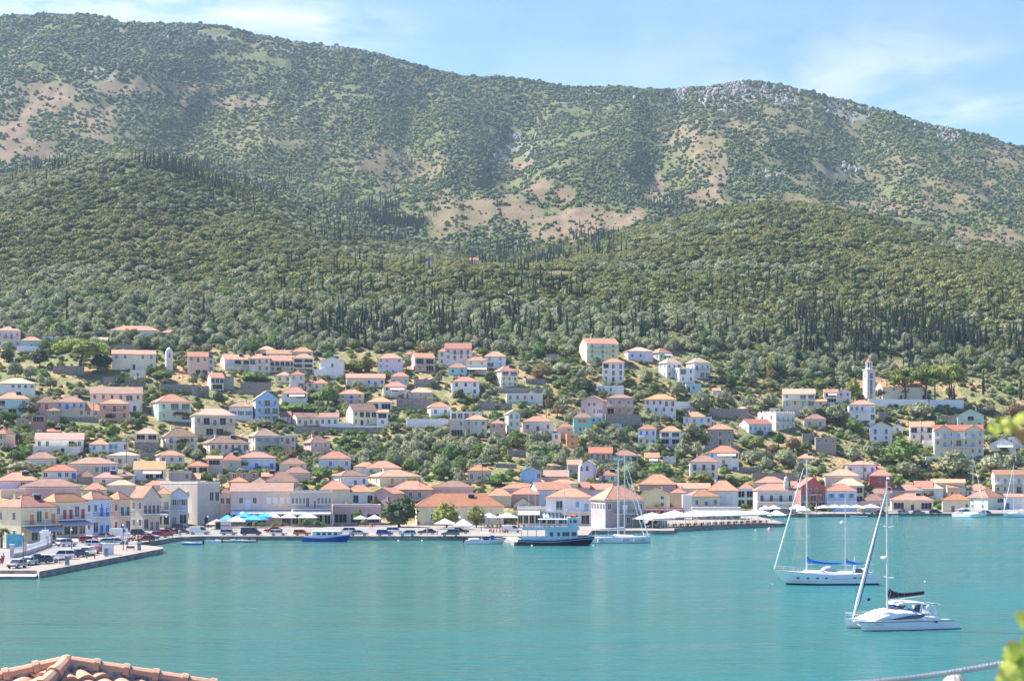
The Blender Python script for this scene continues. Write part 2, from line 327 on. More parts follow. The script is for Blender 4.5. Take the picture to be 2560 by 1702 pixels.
mp=N(t,'ShaderNodeMapping'); mp.inputs['Scale'].default_value=(.012,.07,1); mp.inputs['Rotation'].default_value=(0,0,R(-6)); wire(t,ge.outputs['Position'],mp.inputs[0])
n=N(t,'ShaderNodeTexNoise'); n.inputs['Scale'].default_value=1; n.inputs['Detail'].default_value=6; n.inputs['Roughness'].default_value=.65; wire(t,mp.outputs[0],n.inputs['Vector'])
r=N(t,'ShaderNodeMapRange'); r.inputs[1].default_value=.35; r.inputs[2].default_value=.65; r.inputs[3].default_value=.11; r.inputs[4].default_value=.24; wire(t,n.outputs[0],r.inputs[0]); wire(t,r.outputs[0],b.inputs['Roughness'])
mb=MB(); mb.add([(-900,-60,0),(900,-60,0),(900,720,0),(-900,720,0)],[(0,1,2,3)],m); tag(mb.build('water'),kind='structure')
# ---------------------------------------------------------------- quays
def slab(name,pts,z0,z1,mt,mside=None):
    mb=MB(); n=len(pts); vs=[(p[0],p[1],z0) for p in pts]+[(p[0],p[1],z1) for p in pts]
    mb.add(vs,[tuple(range(n,2*n))],mt); mb.add(vs,[(i,(i+1)%n,n+(i+1)%n,n+i) for i in range(n)],mside or mt)
    return tag(mb.build(name),kind='structure')
def W0(px,py): 
    p=G(px,py,0); return (p.x,p.y)
QTOP=mat('quay_paving',(.25,.215,.18),.9,.08,.15,detail=8); QSIDE=mat('quay_wall_stone',(.30,.28,.26),.9,.3,.5,bump=.3,detail=8,stretch=(1,1,2.5)); ASPH=mat('harbour_road_asphalt',(.20,.195,.19),.9,.1,.2,detail=8)
slab('quay_pavement',[(-330,225),W0(-60,1441),W0(92,1441),W0(98,1444),W0(407,1383),(W0(407,1383)[0]-1.5,W0(407,1383)[1]+7),W0(326,1370),W0(440,1353),W0(500,1350),W0(1190,1350),W0(1262,1350),W0(1310,1351),W0(1470,1347),W0(1480,1335),W0(1685,1335),W0(1686,1329),W0(1963,1315),(W0(1963,1315)[0]+2,540),W0(1900,1293),W0(2100,1291),W0(2300,1289.5),W0(2600,1289),(330,575),(330,690),(-330,690),],-2,1.0,QTOP,QSIDE)
p0=G(1262,1349,0); p1=G(1310,1363,0)
slab('stone_jetty',[(p0.x-1,p0.y+2),(p0.x+2.2,p0.y+2),(p1.x+1.5,p1.y),(p1.x-2.2,p1.y)],-2,.8,CONC,QSIDE)
slab('landing_steps',[W0(-80,1447),W0(90,1447),(W0(92,1441)[0],W0(92,1441)[1]+.1),(W0(-60,1441)[0]-3,W0(-60,1441)[1]+.1)],-2,.45,CONC,QSIDE)
def road(pxy,name='harbour_road',z=1.004):
    pts=[G(a,b,1.0) for a,b in pxy]; mb=MB(); mb.add([(p.x,p.y,z) for p in pts],[tuple(range(len(pts)))],ASPH); return tag(mb.build(name),kind='structure')
road([(-60,1400),(60,1398),(330,1360),(440,1342),(640,1329),(1240,1329),(1240,1321),(640,1320.5),(430,1328),(250,1350),(60,1374),(-60,1384)])
road([(2085,1281),(2600,1279),(2600,1276),(2085,1277)],'east_harbour_road')
# ---------------------------------------------------------------- houses
REG={'S':(0,0,1.0),'A':(0,780,5.227),'B':(400,840,5.227),'C':(800,840,5.227),'D':(1200,840,5.227),'E':(1600,840,4.9),'F':(2060,880,4.718),'G':(0,1050,5.227),'H':(400,1050,5.227),'I':(800,1080,5.227),'J':(1200,1080,5.227),'K':(1600,1080,4.915),'L':(2040,1080,4.5365),'M':(0,1220,5.361)}
def src(r,x,y): ox,oy,s=REG[r]; return ox+x/s,oy+y/s
_wm={}
def winmesh(kind,wd,ht,sh):
    wd=round(wd*5)/5; ht=round(ht*5)/5; key=(kind,wd,ht,sh)
    if key in _wm: return _wm[key]
    fr=MB(); pn=MB(); st=None; a=wd/2; g=.09
    fm=WHITE if sh not in('stonefr',) else STONE
    if kind=='h':
        n=8; arc=[(a*math.cos(math.pi*i/n),ht-a+a*math.sin(math.pi*i/n)) for i in range(n+1)]; poly=[(a,0)]+arc+[(-a,0)]
        outp=[(p[0]*1.3,p[1]*1.03-.05) for p in poly]; fr.prism(outp,'y',-.05,.02,WHITE); pn.prism(poly,'y',-.09,-.02,shmat('navy') if sh=='navy' else GLASS)
        fr.box(-.04,.04,-.12,-.09,0,ht,WHITE); fr.box(-a,a,-.12,-.09,ht*.5,ht*.5+.08,WHITE)
        r=(fr.mesh('window_frame'),pn.mesh('pane'),None)
    elif kind=='D':
        fr.box(-a-g,a+g,-.05,.02,0,ht+g,WHITE); pn.box(-a,a,-.08,-.03,0,ht,shmat(sh if sh!='white' else 'brown')); pn.box(-.02,.02,-.1,-.08,0,ht,IRON)
        r=(fr.mesh('door_frame'),pn.mesh('leaf'),None)
    elif kind=='g':
        fr.box(-a-g,-a,-.10,.02,0,ht,WHITE);fr.box(a,a+g,-.10,.02,0,ht,WHITE);fr.box(-a-g,a+g,-.10,.02,ht,ht+g,WHITE)
        nn=max(2,int(wd/1.1))
        for i in range(1,nn): fr.box(-a+wd*i/nn-.03,-a+wd*i/nn+.03,-.10,.0,0,ht,WHITE)
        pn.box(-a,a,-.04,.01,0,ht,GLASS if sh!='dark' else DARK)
        r=(fr.mesh('window_frame'),pn.mesh('pane'),None)
    else:
        fr.box(-a-g,a+g,-.06,.02,-.12,0,WHITE)
        for x0,x1,z0,z1 in ((-a-g,-a,0,ht),(a,a+g,0,ht),(-a-g,a+g,ht,ht+g),(-.03,.03,0,ht)): fr.box(x0,x1,-.06,.02,z0,z1,fm)
        pn.box(-a,a,-.035,.01,0,ht,GLASS)
        if kind in('c','d') or kind=='o':
            st=MB(); sm=shmat(sh)
            if kind=='o':
                for s in(-1,1):
                    x0=s*(a+g+.03); x1=s*(a*2+g+.03); st.box(min(x0,x1),max(x0,x1),-.10,-.04,0,ht,sm)
                    for k in range(1,6): st.box(min(x0,x1)+.04,max(x0,x1)-.04,-.12,-.10,ht*k/6-.02,ht*k/6+.02,sm)
            else:
                for s in(-1,1):
                    x0,x1=(-a,-.015) if s<0 else (.015,a); st.box(x0,x1,-.09,-.04,0,ht,sm)
                    for k in range(1,7): st.box(x0+.05,x1-.05,-.11,-.09,ht*k/7-.02,ht*k/7+.02,sm)
            st=st.mesh('shutter')
        r=(fr.mesh('window_frame'),pn.mesh('pane'),st)
    _wm[key]=r; return r
def put_window(root,kind,x,y,z,rz,wd,ht,sh):
    fr,pn,st=winmesh(kind,wd,ht,sh)
    o=link('door' if kind=='D' else 'window',fr,root,(x,y,z),rz); link('leaf' if kind=='D' else 'pane',pn,o)
    if st: link('shutter',st,o)
def facade(root,wins,W,h,sh,org,rz,maxw=1.0):
    fl=wins.split('/'); nf=len(fl); fh=h/nf; c,s=math.cos(rz),math.sin(rz)
    for i,row in enumerate(fl):
        n=len(row); zf=h-(i+1)*fh
        for j,k in enumerate(row):
            if k in'- ': continue
            cw=W/n; x=(j+.5)*cw
            if k=='g': wd=cw*.72; ht=min(2.3,fh*.68); z=zf+fh*.14
            elif k in'dD': wd=min(maxw*1.1,cw*.6); ht=min(2.25,fh*.78); z=zf+.08
            elif k=='h': wd=min(1.0,cw*.5); ht=min(3.4,fh*.5); z=zf+fh*.42
            else: wd=min(maxw,cw*(.42 if k=='o' else .6)); ht=min(1.5,fh*.52); z=zf+fh*.30
            kk={'d':'d' if sh not in('open','dark') else 'p'}.get(k,k); s2='navy' if (k=='h') else sh
            if sh in('open','dark') and kk in('c','o'): kk='p'
            put_window(root,kk,org[0]+x*c+.0*s,org[1]+x*s,z,rz,wd,ht,s2 if s2!='open' else 'white')
def balcony(root,W0_,W1,z,org,rz,dep=1.2,white=False):
    mb=MB(); M=Matrix.Translation((org[0],org[1],0))@Matrix.Rotation(rz,4,'Z')
    mb.box(W0_,W1,-dep,0,z-.16,z,WHITE,M); b=mb.build('balcony',root)
    rl=MB(); mt=WHITE if white else IRON; n=max(3,int((W1-W0_)/.35))
    for i in range(n+1):
        x=W0_+(W1-W0_)*i/n; rl.box(x-.018,x+.018,-dep+.03,-dep+.06,z,z+.95,mt,M)
    rl.box(W0_,W1,-dep+.02,-dep+.07,z+.93,z+.99,mt,M); rl.box(W0_,W0_+.05,-dep+.03,0,z+.93,z+.99,mt,M); rl.box(W1-.05,W1,-dep+.03,0,z+.93,z+.99,mt,M)
    rl.build('railing',b)
def awning(root,x0,x1,z,proj,drop,org,rz,mt,stripe=None):
    M=Matrix.Translation((org[0],org[1],0))@Matrix.Rotation(rz,4,'Z'); mb=MB()
    n=max(1,int((x1-x0)/.5)) if stripe else 1
    for i in range(n):
        a=x0+(x1-x0)*i/n; b=x0+(x1-x0)*(i+1)/n; m_=mt if not stripe or i%2 else stripe
        vs=[Vector(p) for p in((a,-.05,z),(b,-.05,z),(b,-proj,z-drop),(a,-proj,z-drop),(a,-.05,z+.06),(b,-.05,z+.06),(b,-proj,z-drop+.06),(a,-proj,z-drop+.06),(a,-proj,z-drop-.3),(b,-proj,z-drop-.3))]
        mb.add([M@v for v in vs],[(0,1,2,3),(7,6,5,4),(3,2,6,7),(3,2,9,8),(0,3,7,4),(1,5,6,2)],m_)
    mb.build('awning',root)
FOOT=[]   # house footprints (world) and picture boxes
INFO=[]   # (px centre, py centre, label)
def roof_solid(kind,W,D,h,rise,ov,mt):
    mb=MB(); t=.16; x0,x1,y0,y1=-ov,W+ov,-ov,D+ov
    if kind=='hip':
        hs=min(W,D)/2+ov; sl=rise/(min(W,D)/2); z0=h-sl*ov*.6; zr=h+rise
        if W>=D: r0=(x0+hs,D/2);r1=(x1-hs,D/2)
        else: r0=(W/2,y0+hs);r1=(W/2,y1-hs)
        vs=[(x0,y0,z0),(x1,y0,z0),(x1,y1,z0),(x0,y1,z0),(x0,y0,z0+t),(x1,y0,z0+t),(x1,y1,z0+t),(x0,y1,z0+t),(*r0,zr+t),(*r1,zr+t)]
        fs=[(3,2,1,0),(0,1,5,4),(1,2,6,5),(2,3,7,6),(3,0,4,7)]
        fs+= [(4,5,9,8),(5,6,9),(6,7,8,9),(7,4,8)] if W>=D else [(4,5,8),(5,6,9,8),(6,7,9),(7,4,8,9)]
        mb.add(vs,fs,mt)
        # ridge caps
        rm=mt
        for a,b_ in (((x0,y0,z0+t),(*r0,zr+t)),((x1,y0,z0+t),(*(r1 if W>=D else r0),zr+t)),((*r0,zr+t),(*r1,zr+t))):
            if (Vector(a)-Vector(b_)).length>.3: mb.tube([a,b_],.09,rm,5,False)
    elif kind in('gx','gy'):
        hd=(D if kind=='gx' else W)/2; sl=rise/hd; e=hd+ov; zo=h-sl*ov
        prof=[(-e,zo),(0,h+rise),(e,zo),(e,zo+t),(0,h+rise+t),(-e,zo+t)]
        prof=[(p[0]+hd,p[1]+.01) for p in prof]
        if kind=='gx': mb.prism(prof,'x',x0*.7,W+ov*.7,mt)
        else: mb.prism(prof,'y',y0*.7,D+ov*.7,mt)
    elif kind=='shed':
        mb.prism([(-ov,h-.1),(D+ov*.2,h+rise),(D+ov*.2,h+rise+t),(-ov,h-.1+t)],'x',x0,x1,mt)
    return mb
def house(reg,xa,xc,xb,yt,ye,yb,rk,wall,rc,wins,sh,label,ex='',yaw=None,D=None,name='house',cat='house',side='L',swins=None,Y=None):
    X1,pyt=src(reg,xa,yt); X3,pye=src(reg,xb,ye); pyb=src(reg,0,yb)[1]; X2=src(reg,xc,0)[0] if xc is not None else X1
    corner=X2 if side=='L' else X1
    p0=at(corner,pyb) if Y is None else P(corner,pyb,Y)
    kx=lambda px:(px-CX)/F
    def solve(th,Dfix=None):
        ct,st=math.cos(th),math.sin(th)
        xr=X3 if side=='L' else X2
        W=(kx(xr)*p0.y-p0.x)/(ct-kx(xr)*st)
        Dd=None
        if xc is not None:
            if side=='L': k=kx(X1); Dd=(p0.x-k*p0.y)/(st+k*ct)
            else:
                q=Vector((p0.x+W*ct,p0.y+W*st)); k=kx(X3); den=(-st-k*ct); Dd=(k*q.y-q.x)/den if abs(den)>1e-4 else 99
        return W,Dd
    if xc is None:
        th=(-math.atan(p0.x/p0.y)*.85+random.uniform(-.05,.05)) if yaw is None else yaw
        W,_=solve(th); Dd=D or min(max(W*.75,6),11)
    elif yaw is not None:
        th=yaw; W,Dd=solve(th); Dd=D or min(max(Dd,4),16)
    else:
        best=None
        for i in range(2,70,2):
            th=R(i) if side=='L' else -R(i)
            W,Dd=solve(th)
            if W<=0 or Dd is None or Dd<=0: continue
            tgt=D or min(max(W*.8,6.5),11); e=abs(Dd-tgt)
            if best is None or e<best[0]: best=(e,th,W,Dd)
        if best is None: th=0;W,_=solve(0);Dd=8
        else: _,th,W,Dd=best
        Dd=min(max(Dd,4),14)
    W=max(W,1.5); h=(pyb-pye)/F*p0.y
    u=Vector((math.cos(th),math.sin(th),0)); vv=Vector((-math.sin(th),math.cos(th),0))
    rise=0
    if rk in('hip','gx','gy','shed'):
        q=p0+u*(W/2)+vv*(0 if rk=='gy' else (Dd if rk=='shed' else (Dd/2 if (rk=='gx' or W>=Dd) else W/2)))
        zr=HC-(pyt-YH)/F*q.y; span=(W if rk=='gy' else (min(W,Dd) if rk=='hip' else Dd))/2
        rise=min(max(zr-(p0.z+h),span*.28),span*.85)
    root=empty(name,p0,th,label,cat); wm=wallmat(wall)
    mb=MB(); fd=-5 if p0.z>2.5 else -.6
    if rk=='gx': 
        mb.prism([(0,fd),(Dd,fd),(Dd,h),(Dd/2,h+rise-.02),(0,h)],'x',0,W,wm)
    elif rk=='gy': mb.prism([(0,fd),(W,fd),(W,h),(W/2,h+rise-.02),(0,h)],'y',0,Dd,wm)
    elif rk=='shed': mb.prism([(0,fd),(Dd,fd),(Dd,h+rise-.05),(0,h-.08)],'x',0,W,wm)
    elif rk=='ruin':
        n=9; tops=[h*random.uniform(.72,1.0) for _ in range(n+1)]
        poly=[(0,fd)]+[(W*i/n,tops[i]) for i in range(n+1)]+[(W,fd)]
        mb.prism(poly,'y',0,.6,wm); mb.prism([(p[0],p[1]*.95) for p in poly],'y',Dd-.6,Dd,wm)
        mb.box(0,.6,.6,Dd-.6,fd,h*.8,wm); mb.box(W-.6,W,.6,Dd-.6,fd,h*.78,wm)
    else:
        mb.box(0,W,0,Dd,fd,h-.35,wm); mb.box(-.06,W+.06,-.06,Dd+.06,h-.35,h-.15,WHITE if wall not in('stone','brick') else wm); mb.box(0,W,0,.2,h-.15,h+.15,wm);mb.box(0,W,Dd-.2,Dd,h-.15,h+.15,wm);mb.box(0,.2,.2,Dd-.2,h-.15,h+.15,wm);mb.box(W-.2,W,.2,Dd-.2,h-.15,h+.15,wm)
    if 't' in ex: # pale quoins and cornice
        for x in(-.05,W-.3): mb.box(x,x+.35,-.04,.2,fd,h-.05,WHITE)
    if rk in('hip','gx') : mb.box(-.10,W+.10,-.10,Dd*.5,h-.42,h-.18,WHITE if wall not in('stone','brick','rose') else wm)
    if rk=='crenel' or 'w' in ex:
        n=max(4,int(W/1.3))
        for i in range(n): mb.box(W*(i+.2)/n,W*(i+.7)/n,-.02,.25,h+.15,h+.75,wm)
        for i in range(5): mb.box(-.02,.25,Dd*(i+.2)/5,Dd*(i+.7)/5,h+.15,h+.75,wm)
    mb.build('wall',root)
    if rise:
        rf=roof_solid(rk,W,Dd,h,rise,.42,roofmat(rc)).build('roof',root)
        if 'k' in ex or (random.random()<.5 and rk!='shed'):
            c=MB(); cx=W*random.choice((.25,.7)); c.box(cx,cx+.55,Dd*.55,Dd*.55+.55,h+rise*.3,h+rise+.7,wm); c.box(cx-.08,cx+.63,Dd*.55-.08,Dd*.55+.63,h+rise+.7,h+rise+.82,roofmat(rc)); c.build('chimney',rf)
    facade(root,wins,W,h,sh,(0,-.0),0)
    if swins and side=='L': facade(root,swins,Dd,h,sh,(0,Dd),-math.pi/2)
    elif swins: facade(root,swins,Dd,h,sh,(W,0),math.pi/2)
    elif xc is not None and side=='L' and len(wins)>2 and rk!='ruin': facade(root,'/'.join(['pp']*len(wins.split('/'))),Dd,h,sh,(0,Dd),-math.pi/2,.9)
    nf=len(wins.split('/')); fh=h/nf
    if 'b' in ex: balcony(root,W*.2,W*.8,h-fh,(0,0),0)
    if 'f' in ex: balcony(root,.1,W-.1,h-fh,(0,0),0,1.6,True)
    if '2' in ex: balcony(root,W*.15,W*.85,h-2*fh,(0,0),0)
    if 'v' in ex: balcony(root,.1,W-.1,h-fh,(0,0),0,1.4)
    if 'a' in ex: awning(root,W*.3,W*.9,h-.5,2.0,.8,(0,0),0,CANVAS)
    if 'A' in ex: awning(root,.2,W-.2,fh*.92 if nf>1 else h*.8,3.2,.9,(0,0),0,CANVAS)
    if 'G' in ex: awning(root,.2,W-.2,fh*.92 if nf>1 else h*.8,2.5,.9,(0,0),0,GREYC)
    if 'S' in ex: awning(root,.2,W-.2,fh*.95 if nf>1 else h*.72,2.2,1.4,(0,0),0,CANVAS,TEALC)
    if 's' in ex or (rise and random.random()<.08):
        so=MB(); x=W*.6; y=Dd*.3 if rise else Dd*.4; z=h+(rise*.6 if rise else .2); so.box(x,x+1.8,y,y+.1,z,z+1.1,DARK,); so.tube([(x,y+.5,z+1.2),(x+1.8,y+.5,z+1.2)],.28,METAL,8); so.build('solar_heater',root)
    pb=[X1-2,X3+2,pyt-2,pyb+1]; FOOT.append((p0.copy(),th,W,Dd,pb,p0.y)); INFO.append(((X1+X3)/2,(pyt+pyb)/2,label,p0.y))
    return root,W,Dd,h,rise
CANVAS=mat('awning_canvas_white',(.80,.79,.75),.8,.05,1); GREYC=mat('awning_canvas_grey',(.36,.39,.42),.8,.06,1); TEALC=mat('awning_canvas_teal',(.16,.38,.42),.8,.06,1); BLUEC=mat('canvas_blue',(.02,.30,.75),.7,.08,1)
